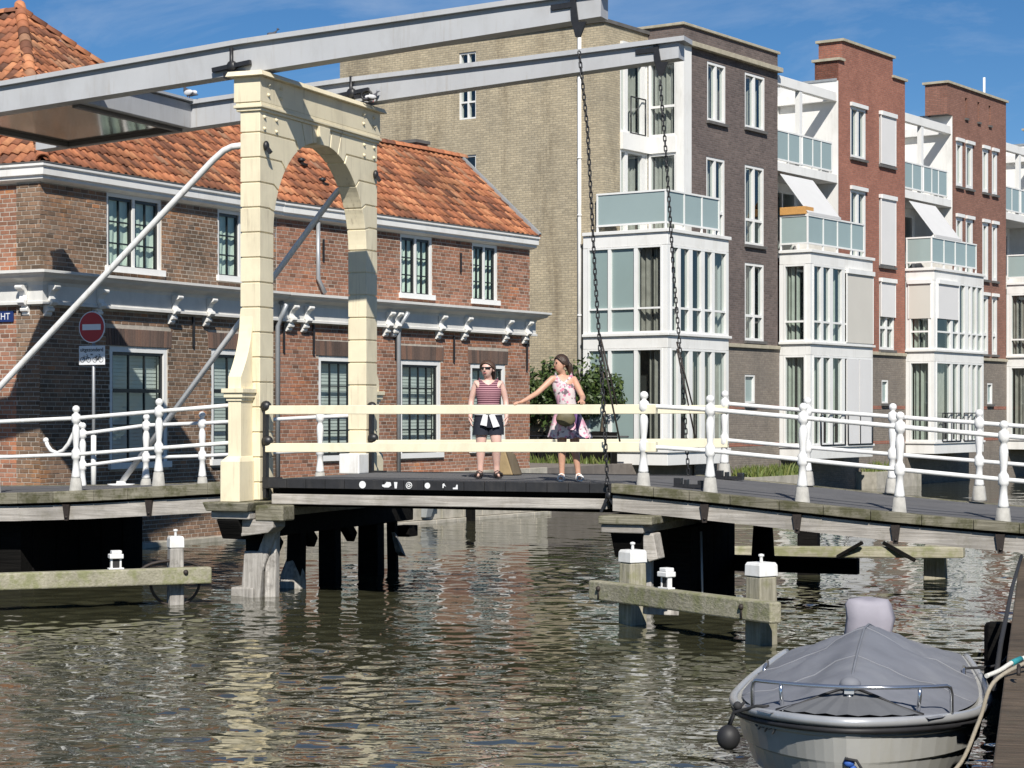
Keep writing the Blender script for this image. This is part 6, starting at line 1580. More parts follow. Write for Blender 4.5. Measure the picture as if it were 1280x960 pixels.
def bike(cx, cz, s, moped):
    b = MB(); y = -0.0065
    for dx in (-.062 * s, .062 * s): b.tube([(cx + dx + .040 * s * cos(a), y, cz + .040 * s * sin(a)) for a in np.linspace(0, 2 * pi, 19)[:-1]], 0.0045 * s, 4, closed=True)
    L_ = [((-.062, 0), (-.03, .052)), ((-.03, .052), (.035, .055)), ((.035, .055), (.0, -.005)), ((.0, -.005), (-.03, .052)), ((.062, 0), (.032, .085)), ((.0, -.005), (-.062, 0)), ((.032, .085), (.010, .092)), ((-.045, .066), (-.015, .066))]
    if moped: L_ += [((-.03, .02), (.03, .02)), ((-.05, .055), (-.0, .055)), ((-.03, .005), (.03, .0)), ((.0, .035), (.045, .035))]
    for p, q in L_: b.bar((cx + p[0] * s, y, cz + p[1] * s), (cx + q[0] * s, y, cz + q[1] * s), 0.003, (0.008 if not moped else 0.014) * s, up=(0, 1, 0))
    part('moped_symbol' if moped else 'bicycle_symbol', b, 'sign_black', sg)
bike(-0.125, 3.40, 1.02, False); bike(0.125, 3.40, 1.02, True)
lettering('en', 0.05, sg, 'sign_black', T(0.0, -0.0065, 3.49), 0.001)
sn = thing('street_name_sign', KF, (-0.012, 0.95, 4.2), 'dark blue street name plate on the brick wall at the left edge', 'street sign')
b = MB(); b.box(-0.035, -0.014, 0.62, 2.1, 4.12, 4.31); part('plate', b, 'sign_blue', sn)
ML = Matrix(((0, 1, 0, 0), (-1, 0, 0, 0), (0, 0, 1, 0), (0, 0, 0, 1)))
lettering('GRACHT', 0.165, sn, 'sign_white', T(-0.037, 1.02, 4.21) @ ML)

# ------------------------------------------------------------------ white cabinet, bag, hedge, weeds, birds
b = MB(); b.box(-0.36, -0.02, 2.86, 3.20, 1.60, 1.905); c = solo('meter_box', b, 'white_paint', BF, (-0.19, 3.0, 1.6), 'white painted box at the foot of the farther gate post', 'box', bevel=0.015)
plain('canvas_tan', (0.30, 0.22, 0.115), 0.85, 0.15, 8, bmp=0.2)
plain('canvas_brown', (0.09, 0.07, 0.045), 0.85, 0.15, 8, bmp=0.2)
bgp = BF.w((2.42, 2.75, 0)); BGF = Frame((bgp[0], bgp[1]), rad(-15))
bag = thing('tote_bag', BGF, (0, 0, 1.62), 'tan and dark brown folded bag standing behind the woman in shorts', 'bag')
b = MB(); b.hexa([(-.17, -.06, 1.62), (.14, -.12, 1.62), (.14, .08, 1.62), (-.17, .10, 1.62)], [(-.17, 0.0, 1.93), (.0, -.04, 1.97), (.0, .03, 1.97), (-.17, .03, 1.93)]); part('front', b, 'canvas_tan', bag, .02)
b = MB(); b.hexa([(.145, -.12, 1.62), (.24, -.02, 1.62), (.24, .08, 1.62), (.145, .08, 1.62)], [(.005, -.03, 1.965), (.13, 0, 1.93), (.13, .05, 1.93), (.005, .035, 1.965)]); part('side', b, 'canvas_brown', bag, .02)
def leaf_mat(name, stops):
    m, t, b = material(name)
    col = rand_ramp(t, stops)
    L(t, col, b.inputs['Base Color']); b.inputs['Roughness'].default_value = 0.5; b.inputs['Specular IOR Level'].default_value = 0.35
    MATS[name] = m
leaf_mat('hedge_leaf', [(0, (0.018, 0.034, 0.010)), (.4, (0.035, 0.062, 0.016)), (.75, (0.058, 0.092, 0.024)), (1, (0.115, 0.15, 0.045))])
leaf_mat('grass_blade', [(0, (0.06, 0.085, 0.02)), (.5, (0.11, 0.15, 0.035)), (1, (0.2, 0.21, 0.07))])
plain('bark', (0.09, 0.07, 0.05), 0.9, 0.3, 8, bmp=0.5)
HF = RF
hg = thing('hedge', HF, (0.0, 3.0, 1.12), 'dense green climbing hedge between the brick house and the white bay', 'hedge')
b = MB(); r = np.random.default_rng(5)
blobs = [(0.0 + r.uniform(-.5, .3), 2.05 + 3.0 * k / 11 + r.uniform(-.1, .1), r.uniform(2.35, 3.75), r.uniform(.26, .62)) for k in range(12) for _ in (0, 1, 2)]
blobs += [(-.2, 1.6, 3.3, .30), (-.2, 1.5, 2.9, .28)]
for cx, cy, cz, R_ in blobs:
    for _ in range(150):
        d_ = r.normal(0, 1, 3); d_ /= np.linalg.norm(d_); rr = R_ * r.uniform(.55, 1.08)
        p = Vector((cx, cy, cz)) + Vector(d_) * rr
        if p.z > 4.35 or p.z < 1.9: continue
        n_ = (Vector(d_) + Vector(r.normal(0, .6, 3))).normalized(); t_ = n_.cross(Vector(r.normal(0, 1, 3))).normalized(); u_ = n_.cross(t_)
        l_ = r.uniform(.035, .105); w_ = l_ * r.uniform(.35, .6)
        b.poly([p - t_ * l_, p - u_ * w_, p + t_ * l_, p + u_ * w_])
part('foliage', b, 'hedge_leaf', hg)['kind'] = 'stuff'
for yy in (1.9, 2.7, 3.6, 4.5):
    b = MB(); b.tube([(-.1, yy, 1.1), (-.14, yy + .1, 2.0), (-.05, yy + .02, 3.0), (-.1, yy + .1, 3.7)], [.06, .05, .035, .015], 7); part('stem', b, 'bark', hg)
ga = thing('garden_fence', HF, (-.9, 3.2, 1.12), 'dark low garden fence with thin black top rail under the hedge', 'fence')
for k in range(14):
    b = MB(); b.box(-.42, -.38, 1.35 + k * .265, 1.35 + k * .265 + .25, 1.1, 1.98 + .01 * (k % 3)); part('fence_board', b, 'tarred_shaded_timber', ga)
b = MB(); b.tube([(-.62, .85, 1.86), (-.62, 5.2, 1.86)], .025, 8); part('top_rail', b, 'black_iron', ga)
for yy in (1.4, 2.6, 3.8):
    b = MB(); b.tube([(-.62, yy, 1.1), (-.62, yy, 1.85)], .02, 6); part('fence_post', b, 'black_iron', ga)
def tuft(name, frame, area, n, label, hmax, z0):
    b = MB(); r = np.random.default_rng(11)
    for _ in range(n):
        x, y = r.uniform(area[0], area[1]), r.uniform(area[2], area[3]); h = hmax * r.uniform(.3, 1) * (0.5 + 0.5 * abs(sin(x * 1.7 + 1)))
        a = r.uniform(0, 2 * pi); w = r.uniform(.012, .03); lx, ly = r.normal(0, .25) * h, r.normal(0, .25) * h
        b.poly([(x - w * cos(a), y - w * sin(a), z0), (x + w * cos(a), y + w * sin(a), z0), (x + lx * .4 + w * .7 * cos(a), y + ly * .4 + w * .7 * sin(a), z0 + h * .6), (x + lx, y + ly, z0 + h)])
    return solo(name, b, 'grass_blade', frame, ((area[0] + area[1]) / 2, (area[2] + area[3]) / 2, z0), label, kind='stuff')
led = MB(); led.box(5.2, 8.4, 0.1, 1.04, -0.6, 0.62); solo('bank_ledge', led, 'quay_stone', RF, (6.8, .5, .6), 'stone ledge at the foot of the dark brick front', kind='structure')
tuft('wild_grass', RF, (5.25, 8.3, .15, .95), 1500, 'wild green grass growing on the ledge below the dark brick front', .42, .61)
led = MB(); led.box(14.0, 17.6, 0.3, 1.04, -0.6, 0.55); solo('bank_ledge', led, 'quay_stone', RF, (15.8, .6, .5), 'stone ledge at the foot of the red brick front', kind='structure')
tuft('reed_grass', RF, (14.0, 15.6, .45, .95), 260, 'sparse weeds on the ledge below the red brick front', .45, .54)
tuft('hedge_weeds', RF, (-1.2, -.5, 1.4, 4.9), 350, 'low weeds along the foot of the garden fence', .38, 1.12)
# birds
plain('feather_grey', (0.30, 0.31, 0.34), 0.7, 0.25, 20)
plain('feather_dark', (0.06, 0.06, 0.075), 0.6, 0.3, 20)
plain('feather_pale', (0.62, 0.62, 0.63), 0.7, 0.1, 20)
def bird(x, y, z, frame, head, body_m, wing_m, head_m, label, s=1.0, rot=0.0):
    f = Frame(frame.w((x, y, 0))[:2], frame.ang + rot)
    th = thing('pigeon', f, (0, 0, z), label, 'bird', 'pigeons resting on the beams and roof')
    b = MB(); n = 10; sgn = head
    R_ = [(-.20, .05, .012, .008), (-.11, .065, .028, .022), (-.04, .085, .050, .046), (.03, .105, .058, .058), (.08, .135, .048, .050), (.105, .175, .026, .028), (.115, .205, .024, .026), (.135, .232, .026, .026), (.155, .236, .012, .014)]
    vs = [(sgn * xx * s, rw * cos(2 * pi * k / n) * s, z + (zz + rh * sin(2 * pi * k / n)) * s) for xx, zz, rw, rh in R_ for k in range(n)]
    b.add(vs, [(i * n + k, i * n + (k + 1) % n, (i + 1) * n + (k + 1) % n, (i + 1) * n + k) for i in range(len(R_) - 1) for k in range(n)] + [tuple(range(n)), tuple(range((len(R_) - 1) * n, len(R_) * n))], True)
    part('body', b, body_m, th)
    for q in (1, -1):
        b = MB(); b.sphere((sgn * -.03 * s, q * .045 * s, z + .10 * s), .1 * s, 10, 6, (1.05, .2, .42)); part('wing', b, wing_m, th)
        b = MB(); b.tube([(sgn * .02 * s, q * .02 * s, z + .06 * s), (sgn * .02 * s, q * .022 * s, z)], .006 * s, 5); part('leg', b, 'sign_red', th)
    b = MB(); b.sphere((sgn * .135 * s, 0, z + .232 * s), .030 * s, 8, 6); part('head', b, head_m, th)
    b = MB(); b.tube([(sgn * .158 * s, 0, z + .232 * s), (sgn * .19 * s, 0, z + .224 * s)], [.009 * s, .002 * s], 6); part('beak', b, 'sign_black', th)
bird(-3.16, 3.15, zf(-3.2) + 0.445, BF, -1, 'feather_dark', 'feather_pale', 'feather_dark', 'grey pigeon with pale wings standing on the grey crosshead', 1.05, rad(-20))
bird(-.02, .16, zn(-.02) + 0.455, BF, 1, 'feather_dark', 'feather_dark', 'feather_dark', 'small dark bird sitting on top of the nearer grey arm', .55, rad(30))
bird(.12, 3.02, 7.237, BF, 1, 'feather_dark', 'feather_pale', 'feather_grey', 'pigeon crouching on the far end of the gate coping', .8, rad(60))
bird(.55, 1.9, zr(.55) + .07, KF, -1, 'feather_grey', 'feather_grey', 'feather_grey', 'grey pigeon sitting on the hipped tile roof at the left', 1.0, rad(80))

# ------------------------------------------------------------------ the two women on the leaf
def skin_mat(name, c):
    m, t, b = material(name)
    f = noise(t, 9, 4)
    L(t, mixc(t, ramp(t, f, .35, .65), dark(c, .9), c), b.inputs['Base Color']); b.inputs['Roughness'].default_value = 0.5
    b.inputs['Subsurface Weight'].default_value = 0.08; b.inputs['Subsurface Radius'].default_value = (.01, .004, .002)
    MATS[name] = m
skin_mat('skin_fair', (0.66, 0.43, 0.36)); skin_mat('skin_tan', (0.58, 0.33, 0.23))
plain('hair_brown', (0.085, 0.048, 0.03), 0.45, 0.4, 30, bmp=0.4, stretch=(6, 6, 1)); plain('hair_dark', (0.055, 0.032, 0.021), 0.4, 0.4, 30, bmp=0.4, stretch=(6, 6, 1))
plain('lens_black', (0.008, 0.008, 0.009), 0.12, 0.05, 5); plain('lip', (0.40, 0.13, 0.12), 0.5, 0.05, 5)
plain('cloth_navy', (0.014, 0.017, 0.03), 0.85, 0.2, 12, bmp=0.2); plain('cloth_white', (0.72, 0.72, 0.74), 0.85, 0.06, 10, bmp=0.2); plain('cloth_pink', (0.62, 0.22, 0.32), 0.8, 0.15, 10)
plain('sandal_dark', (0.03, 0.022, 0.02), 0.6, 0.2, 10); plain('sandal_white', (0.75, 0.74, 0.72), 0.6, 0.1, 10); plain('cloth_purple', (0.14, 0.07, 0.20), 0.8, 0.2, 10)
m, t, b = material('striped_cloth')
tc_ = N(t, 'ShaderNodeTexCoord'); wv = N(t, 'ShaderNodeTexWave', wave_type='BANDS', bands_direction='Z'); wv.inputs['Scale'].default_value = 10.5; wv.inputs['Distortion'].default_value = .25
L(t, tc_.outputs['Object'], wv.inputs['Vector']); L(t, mixc(t, ramp(t, wv.outputs['Fac'], .42, .58), (0.085, 0.018, 0.035), (0.42, 0.22, 0.25)), b.inputs['Base Color']); b.inputs['Roughness'].default_value = .85; MATS['striped_cloth'] = m
m, t, b = material('floral_cloth')
v1 = N(t, 'ShaderNodeTexVoronoi'); v1.inputs['Scale'].default_value = 17; tc_ = N(t, 'ShaderNodeTexCoord'); L(t, tc_.outputs['Object'], v1.inputs['Vector'])
c1 = mixc(t, ramp(t, v1.outputs['Distance'], .28, .40), (0.62, 0.22, 0.32), (0.64, 0.57, 0.57))
c2 = mixc(t, ramp(t, noise(t, 15, 4), .53, .58), c1, (0.16, 0.12, 0.14))
c3 = mixc(t, ramp(t, noise(t, 7.3, 3, dist=.5), .53, .60), c2, (0.66, 0.36, 0.45))
L(t, c3, b.inputs['Base Color']); b.inputs['Roughness'].default_value = .85; MATS['floral_cloth'] = m

def skinned(name, verts, edges, mat, parent, sub=2, root=0):
    """one continuous surface grown over a skeleton: verts = (x, y, z, rx, ry)"""
    me = bpy.data.meshes.new(name)
    off = Vector(BASE[parent.name])
    me.from_pydata([Vector(v[:3]) - off for v in verts], edges, [])
    me.materials.append(MATS[mat])
    o = bpy.data.objects.new(name, me); COL.objects.link(o); o.parent = parent; BASE[o.name] = BASE[parent.name]
    o.modifiers.new('skin', 'SKIN').use_smooth_shade = True
    for i, v in enumerate(verts): me.skin_vertices[0].data[i].radius = (v[3], v[4] if len(v) > 4 else v[3])
    me.skin_vertices[0].data[root].use_root = True
    s = o.modifiers.new('smooth', 'SUBSURF'); s.levels = sub; s.render_levels = sub
    return o
def loft(rings, n=24, smooth=True, wob=0.0, pleat=0, closed=(False, False)):
    b = MB(); vs = []
    for i, (cx, cy, z, rx, ry) in enumerate(rings):
        f = i / max(1, len(rings) - 1)
        for k in range(n):
            a = 2 * pi * k / n; q = 1 + (wob * f * sin(pleat * a + .7)) if pleat else 1
            vs.append((cx + rx * cos(a) * q, cy + ry * sin(a) * q, z + (0.012 * sin(pleat * a) * f if pleat else 0)))
    fs = [(i * n + k, i * n + (k + 1) % n, (i + 1) * n + (k + 1) % n, (i + 1) * n + k) for i in range(len(rings) - 1) for k in range(n)]
    if closed[0]: fs.append(tuple(range(n)))
    if closed[1]: fs.append(tuple(range((len(rings) - 1) * n, len(rings) * n)))
    b.add(vs, fs, smooth); return b
def fingers(V, E, wi, wrist, d, side, curl, r=.0075):
    """palm, four fingers and a thumb rooted in the palm; d = pointing direction, side = towards the thumb, curl = bend direction"""
    d, side, curl = Vector(d).normalized(), Vector(side).normalized(), Vector(curl).normalized(); w = Vector(wrist)
    pi_ = len(V); p = w + d * .045; V.append((*p, .026, .017)); E.append((wi, pi_))
    for k, (o, ln) in enumerate(((.026, .062), (.009, .070), (-.009, .065), (-.025, .052))):
        a = w + d * .082 + side * o; i = len(V)
        V.append((*a, r * 1.15)); b_ = a + d * ln * .5 + curl * ln * .12; V.append((*b_, r)); c_ = b_ + (d * .75 + curl * .6).normalized() * ln * .45; V.append((*c_, r * .8))
        E += [(pi_, i), (i, i + 1), (i + 1, i + 2)]
    a = w + d * .025 + side * .030; i = len(V)
    V.append((*a, r * 1.3)); V.append((*(a + (d * .7 + side * .7) * .032 + curl * .008), r * 1.1)); V.append((*(a + (d * .9 + side * .4) * .055 + curl * .018), r * .85)); E += [(wi, i), (i, i + 1), (i + 1, i + 2)]
def head_bits(V, E, neck_i, c, fdir, H=.225):
    """jaw, skull and nose as part of the body surface"""
    c = Vector(c); f = Vector((fdir[0], fdir[1], 0)).normalized()
    i = len(V); tilt = fdir[2]
    V.append((*(c + f * .022 + Vector((0, 0, -.075))), .055, .058)); V.append((*(c + f * .012 + Vector((0, 0, -.02))), .078, .084)); V.append((*(c + f * -.004 + Vector((0, 0, .045))), .079, .088)); V.append((*(c - f * .012 + Vector((0, 0, .096))), .048, .052))
    E += [(neck_i, i), (i, i + 1), (i + 1, i + 2), (i + 2, i + 3)]
    return f
def face(parent, c, f, glasses, skin):
    c = Vector(c); f = Vector(f); s = Vector((-f.y, f.x, 0)); up = Vector((0, 0, 1))
    b = MB(); P = c + f * .086
    b.add([P + up * .018 - s * .007, P + up * .018 + s * .007, P - up * .028 + s * .016, P - up * .028 - s * .016, P + f * .026 - up * .022], [(0, 1, 4), (1, 2, 4), (2, 3, 4), (3, 0, 4)], True); part('nose', b, skin, parent)
    b = MB(); Q = c + f * .080 - up * .052; b.hexa([Q - s * .024 - up * .005, Q + s * .024 - up * .005, Q + s * .018 + f * .006 - up * .007, Q - s * .018 + f * .006 - up * .007], [Q - s * .024 + up * .004, Q + s * .024 + up * .004, Q + s * .018 + f * .006 + up * .006, Q - s * .018 + f * .006 + up * .006]); part('mouth', b, 'lip', parent)
    for q in (1, -1):
        b = MB(); e = c + s * q * .080 - f * .012 - up * .006; b.sphere(e, .03, 8, 6, (.35 + .3 * abs(f.x), .35 + .3 * abs(f.y), 1)); part('ear', b, skin, parent)
    if glasses:
        b = MB(); G = c + f * .089 + up * .014
        for q in (1, -1): b.hexa([G + s * q * .006 - up * .020, G + s * q * .060 - f * .022 - up * .018, G + s * q * .062 - f * .030 - up * .018, G + s * q * .006 - f * .008 - up * .020], [G + s * q * .006 + up * .016, G + s * q * .066 - f * .022 + up * .019, G + s * q * .066 - f * .030 + up * .019, G + s * q * .006 - f * .008 + up * .016])
        b.bar(G - s * .01 + up * .008, G + s * .01 + up * .008, .006, .008)
        for q in (1, -1): b.bar(G + s * q * .066 - f * .026 + up * .012, G + s * q * .074 - f * .10 + up * .008, .005, .008)
        part('sunglasses', b, 'lens_black', parent)
    else:
        for q in (1, -1):
            b = MB(); e = c + f * .080 + s * q * .030 + up * .016; b.sphere(e, .011, 8, 6); part('eye', b, 'lens_black', parent)
def hair(parent, c, f, mat, tail):
    c = Vector(c); f = Vector(f); s = Vector((-f.y, f.x, 0)); up = Vector((0, 0, 1)); b = MB(); n, m_ = 18, 12; vs = []
    for i in range(m_ + 1):
        th_ = pi * .62 * i / m_
        for k in range(n + 1):
            a = -pi * .97 + 2 * pi * .97 * k / n     # open towards the face lower down
            lim = 1.0
            front = cos(a)     # 1 = facing forwards
            tt = th_ * (1.0 if front < .1 else (1 - .52 * front))
            d = f * (sin(tt) * cos(a)) + s * (sin(tt) * sin(a)) + up * cos(tt)
            vs.append(c - f * .012 + up * .018 + f * d.dot(f) * .102 + s * d.dot(s) * .094 + up * d.z * .110)
    b.add(vs, [(i * (n + 1) + k, i * (n + 1) + k + 1, (i + 1) * (n + 1) + k + 1, (i + 1) * (n + 1) + k) for i in range(m_) for k in range(n)], True)
    h = part('hair', b, mat, parent)
    sd = h.modifiers.new('thickness', 'SOLIDIFY'); sd.thickness = .016; sd.offset = 0
    b = MB(); b.tube([c + Vector(t_[:3]) for t_ in tail], [t_[3] for t_ in tail], 10); part('ponytail', b, mat, parent)
def neckline(b, cx, cy, z0, rx0, ry0, z1, rise, rx1, ry1, n=28, dip=0.0):
    """closes a bodice upwards into shoulder straps: high at the shoulders, scooped front and back"""
    vs = []
    for k in range(n):
        a = 2 * pi * k / n; vs.append((cx + rx0 * cos(a), cy + ry0 * sin(a), z0))
    for f in (.5, 1.0):
        for k in range(n):
            a = 2 * pi * k / n; h = abs(cos(a)) ** 1.3; fr = 1.0 if sin(a) < 0 else 0.0
            ztop = z1 + rise * h - dip * fr * (1 - h)
            rx = rx0 + (rx1 - rx0) * f; ry = ry0 + (ry1 - ry0) * f * (.4 + .6 * h)
            vs.append((cx + rx * cos(a) * (1 - .10 * f * h), cy + ry * sin(a), z0 + (ztop - z0) * f))
    b.add(vs, [(i * n + k, i * n + (k + 1) % n, (i + 1) * n + (k + 1) % n, (i + 1) * n + k) for i in range(2) for k in range(n)], True)
def sandal(parent, c, d, mat, L_=.235):
    d = Vector((d[0], d[1], 0)).normalized(); s = Vector((-d.y, d.x, 0)); c = Vector(c); b = MB()
    P = []
    for k in range(14):
        a = 2 * pi * k / 14; w = .040 if cos(a) > 0 else .032; P.append(c + d * (cos(a) * L_ / 2) + s * sin(a) * w)
    b.add([p for p in P] + [p + Vector((0, 0, .022)) for p in P], [tuple(range(14)), tuple(range(14, 28))] + [(k, (k + 1) % 14, 14 + (k + 1) % 14, 14 + k) for k in range(14)])
    for o, h in ((.055, .062), (-.035, .085)):
        q = c + d * o; b.tube([q - s * .042 + Vector((0, 0, .02)), q - s * .032 + Vector((0, 0, h)), q + Vector((0, 0, h + .012)), q + s * .032 + Vector((0, 0, h)), q + s * .042 + Vector((0, 0, .02))], .014 if o > 0 else .008, 6)
    part('sandal', b, mat, parent)

DZ = 1.622
# woman in the striped top: stands square to the camera, arms hanging, face turned down to her right
P1 = Frame(BF.w((2.72, 1.38, 0))[:2], 0.0); PX = [0]
w1 = thing('person', P1, (0, 0, DZ), 'woman in striped tank top, dark shorts and sunglasses standing behind the cream rail', 'person')
z = DZ
V = [(0, .01, z + .86, .135, .098), (0, 0, z + .97, .118, .088), (0, -.005, z + 1.08, .118, .090), (0, 0, z + 1.20, .140, .100), (0, .01, z + 1.30, .120, .080), (0, .012, z + 1.365, .055, .052), (-.006, 0, z + 1.415, .048, .050)]
E = [(i, i + 1) for i in range(6)]
hc1 = (-.014, -.016, z + 1.512); f1 = Vector((-.38, -.92, 0)).normalized()
head_bits(V, E, 6, hc1, (f1.x, f1.y, 0))
for q in (1, -1):
    i = len(V)
    V += [(q * .150, .012, z + 1.315, .052, .052), (q * .188, .02, z + 1.19, .044, .044), (q * .212, .035, z + 1.075, .039, .039), (q * .220, -.005, z + .965, .036, .036), (q * .222, -.06, z + .855, .025, .027)]
    E += [(4, i), (i, i + 1), (i + 1, i + 2), (i + 2, i + 3), (i + 3, i + 4)]
    fingers(V, E, i + 4, (q * .222, -.06, z + .855), (q * .02, -.12, -1), (-q * .35, -.9, 0), (-q * .8, -.1, 0))
    i = len(V)
    fw = -.045 if q > 0 else 0.0
    V += [(q * .080, .01, z + .79, .098, .098), (q * .088, fw * .6, z + .62, .082, .084), (q * .090 + .012 * (q > 0), -.012 + fw, z + .46, .058, .062), (q * .096, .012 + fw * .6, z + .33, .056, .060), (q * .100, .022, z + .17, .040, .042), (q * .102, .022, z + .075, .034, .040), (q * .115, -.045, z + .045, .036, .026), (q * .128, -.125, z + .034, .034, .016)]
    E += [(0, i)] + [(i + k, i + k + 1) for k in range(7)]
skinned('body', V, E, 'skin_fair', w1)
face(w1, hc1, f1, True, 'skin_fair')
hair(w1, hc1, f1, 'hair_brown', [(*(-f1 * .085), .035), (*(-f1 * .125 + Vector((.02, 0, -.03))), .042), (*(-f1 * .12 + Vector((.03, 0, -.10))), .03), (*(-f1 * .10 + Vector((.035, 0, -.15))), .012)])
tp_ = loft([(0, 0, z + .90, .150, .112), (0, 0, z + .98, .136, .102), (0, -.005, z + 1.08, .136, .106), (0, -.008, z + 1.17, .158, .122), (0, -.004, z + 1.235, .160, .118), (0, .004, z + 1.262, .152, .110)], 28)
neckline(tp_, 0, .004, z + 1.262, .152, .110, z + 1.290, .108, .128, .092)
part('tank_top', tp_, 'striped_cloth', w1)
b = loft([(0, .005, z + .70, .170, .125), (0, .005, z + .80, .180, .138), (0, .005, z + .92, .160, .120)], 24)
for q in (1, -1):
    c = loft([(q * .088, 0, z + .60, .105, .108), (q * .086, .004, z + .68, .106, .112), (q * .08, .006, z + .78, .105, .120)], 16); b.add(c.v, c.f, True)
part('shorts', b, 'cloth_navy', w1)
b = loft([(0, 0, z + .875, .182, .142), (0, 0, z + .90, .192, .150), (0, 0, z + .935, .182, .142), (0, 0, z + .955, .168, .128)], 28, wob=.03, pleat=7)
b.hexa([(-.10, -.150, z + .74), (-.02, -.155, z + .72), (-.02, -.135, z + .72), (-.10, -.130, z + .74)], [(-.06, -.165, z + .90), (.0, -.168, z + .90), (.0, -.13, z + .90), (-.06, -.13, z + .90)])
b.hexa([(.06, -.150, z + .70), (.14, -.14, z + .72), (.14, -.12, z + .72), (.06, -.13, z + .70)], [(.0, -.168, z + .90), (.07, -.163, z + .90), (.07, -.13, z + .90), (.0, -.13, z + .90)])
b.sphere((.0, -.16, z + .905), .034, 8, 6, (1.2, .7, .9))
part('tied_shirt', b, 'cloth_white', w1)
sandal(w1, (-.117, -.05, z + .002), (-.12, -1), 'sandal_dark'); sandal(w1, (.120, -.05, z + .002), (.25, -1), 'sandal_dark')
w1.scale = (1.13, 1.10, 1.0)
# woman in the floral dress: hand on the rail, looking aside
P2 = Frame(BF.w((4.20, .56, 0))[:2], 0.0)
w2 = thing('person', P2, (0, 0, DZ), 'woman in pink floral sleeveless dress resting one hand on the cream rail and looking aside', 'person')
V = [(0, .01, z + .90, .135, .10), (-.01, .0, z + 1.02, .115, .088), (-.025, -.005, z + 1.12, .120, .092), (-.045, -.005, z + 1.24, .140, .102), (-.058, 0, z + 1.345, .120, .080), (-.064, 0, z + 1.405, .055, .052), (-.072, -.01, z + 1.455, .047, .050)]
E = [(i, i + 1) for i in range(6)]
f2 = Vector((-.88, -.48, 0)).normalized(); hc2 = (-.092, -.024, z + 1.552)
head_bits(V, E, 6, hc2, (f2.x, f2.y, 0))
rail_z = 2.635
i = len(V)      # her right arm reaching out to the rail
hx = BF.w((3.72, -.005, 0)); hand = (hx[0] - P2.o[0], hx[1] - P2.o[1], rail_z + .028)
sh = Vector((-.205, -.015, z + 1.355)); hd = Vector(hand); dr = (hd - sh).normalized(); wr_ = hd - Vector((dr.x, dr.y, 0)).normalized() * .075 + Vector((0, 0, .012)); el = sh.lerp(wr_, .5) + Vector((.0, .03, -.035))
V += [(*sh, .052, .052), (*sh.lerp(el, .5), .043, .043), (*el, .039, .039), (*el.lerp(wr_, .45), .036, .036), (*wr_, .024, .026)]
E += [(4, i), (i, i + 1), (i + 1, i + 2), (i + 2, i + 3), (i + 3, i + 4)]
fingers(V, E, i + 4, wr_, (dr.x, dr.y, -.10), (-dr.y * -1, dr.x * -1, 0.1), (0, 0, -1))
i = len(V)      # left arm bent, hand resting on the rail in front of her
hx = BF.w((4.62, -.005, 0)); hand = (hx[0] - P2.o[0], hx[1] - P2.o[1], rail_z + .028)
sh = Vector((.088, .0, z + 1.345)); hd = Vector(hand); wr_ = hd + Vector((-.01, .085, .02)); el = sh.lerp(wr_, .48) + Vector((.07, .06, -.10))
V += [(*sh, .052, .052), (*sh.lerp(el, .5), .043, .043), (*el, .039, .039), (*el.lerp(wr_, .45), .036, .036), (*wr_, .024, .026)]
E += [(4, i), (i, i + 1), (i + 1, i + 2), (i + 2, i + 3), (i + 3, i + 4)]
fingers(V, E, i + 4, wr_, (.08, -1, -.15), (-1, -.05, 0), (0, 0, -1))
for q, tx in ((1, .145), (-1, -.075)):
    i = len(V); kx = .085 * q + .01
    V += [(q * .078, .01, z + .82, .098, .098), (kx, 0, z + .64, .080, .082), (kx, -.012, z + .47, .057, .060), (kx + (tx - kx) * .35, .012, z + .34, .055, .058), (kx + (tx - kx) * .8, .022, z + .17, .038, .040), (tx, .022, z + .078, .032, .038), (tx + q * .012, -.045, z + .045, .035, .025), (tx + q * .02, -.125, z + .034, .032, .016)]
    E += [(0, i)] + [(i + k, i + k + 1) for k in range(7)]
skinned('body', V, E, 'skin_tan', w2)
face(w2, hc2, f2, False, 'skin_tan')
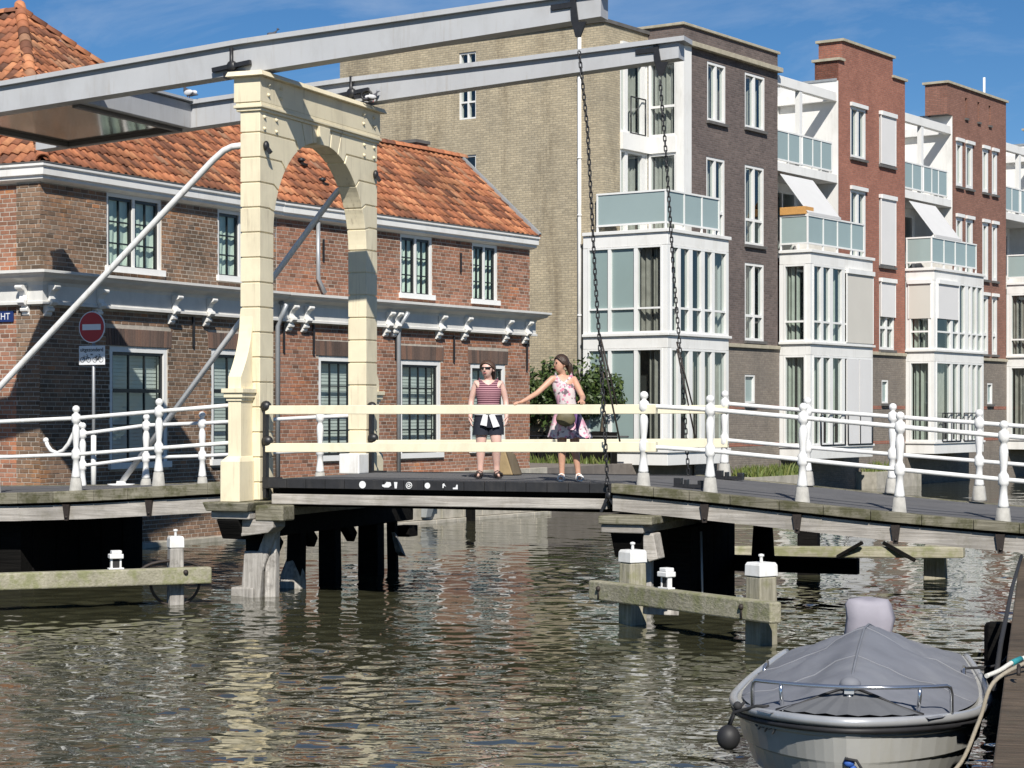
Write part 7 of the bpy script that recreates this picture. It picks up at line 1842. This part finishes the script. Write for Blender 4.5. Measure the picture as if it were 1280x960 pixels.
hair(w2, hc2, f2, 'hair_dark', [(*(-f2 * .085 + Vector((0, 0, .02))), .045), (*(-f2 * .13 + Vector((0, 0, -.03))), .050), (*(-f2 * .135 + Vector((.02, 0, -.11))), .038), (*(-f2 * .125 + Vector((.04, 0, -.18))), .014)])
b = loft([(-.052, -.004, z + 1.315, .152, .106), (-.046, -.008, z + 1.26, .160, .122), (-.035, -.008, z + 1.17, .148, .116), (-.02, -.004, z + 1.07, .130, .106), (-.01, 0, z + 1.02, .130, .106)], 28)
neckline(b, -.054, -.002, z + 1.315, .152, .110, z + 1.345, .105, .122, .098, dip=.035)
part('bodice', b, 'floral_cloth', w2)
b = loft([(-.01, 0, z + 1.015, .134, .110), (-.008, 0, z + .97, .137, .113), (-.005, 0, z + .945, .142, .117)], 28); part('sash', b, 'cloth_pink', w2)
b = loft([(-.005, 0, z + .95, .146, .122), (0, .005, z + .86, .190, .155), (.01, .005, z + .76, .222, .185), (.02, .0, z + .66, .255, .215), (.028, 0, z + .575, .285, .235)], 56, wob=.075, pleat=9); part('skirt', b, 'floral_cloth', w2)
b = MB(); b.tube([(.09, -.085, z + .98), (.115, -.12, z + .90), (.12, -.16, z + .78), (.13, -.19, z + .66)], [.03, .035, .03, .012], 8); part('sash_tail', b, 'cloth_purple', w2)
sandal(w2, (-.085, -.05, z + .002), (-.12, -1), 'sandal_white'); sandal(w2, (.155, -.05, z + .002), (.15, -1), 'sandal_white')

plain('olive_leather', (0.10, 0.088, 0.045), 0.6, 0.2, 12, bmp=0.2)
bg_ = thing('handbag', P2, (-.03, -.27, DZ + .72), 'round olive brown bag hanging in front of the floral skirt', 'bag')
b = MB(); b.sphere((-.03, -.26, DZ + .825), .125, 16, 10, (1.05, .32, .78)); part('pouch', b, 'olive_leather', bg_)
b = MB(); b.tube([(-.13, -.25, DZ + .87), (-.10, -.19, DZ + .98), (-.02, -.165, DZ + 1.02), (.05, -.19, DZ + .98), (.075, -.25, DZ + .87)], .009, 6); part('strap', b, 'olive_leather', bg_)
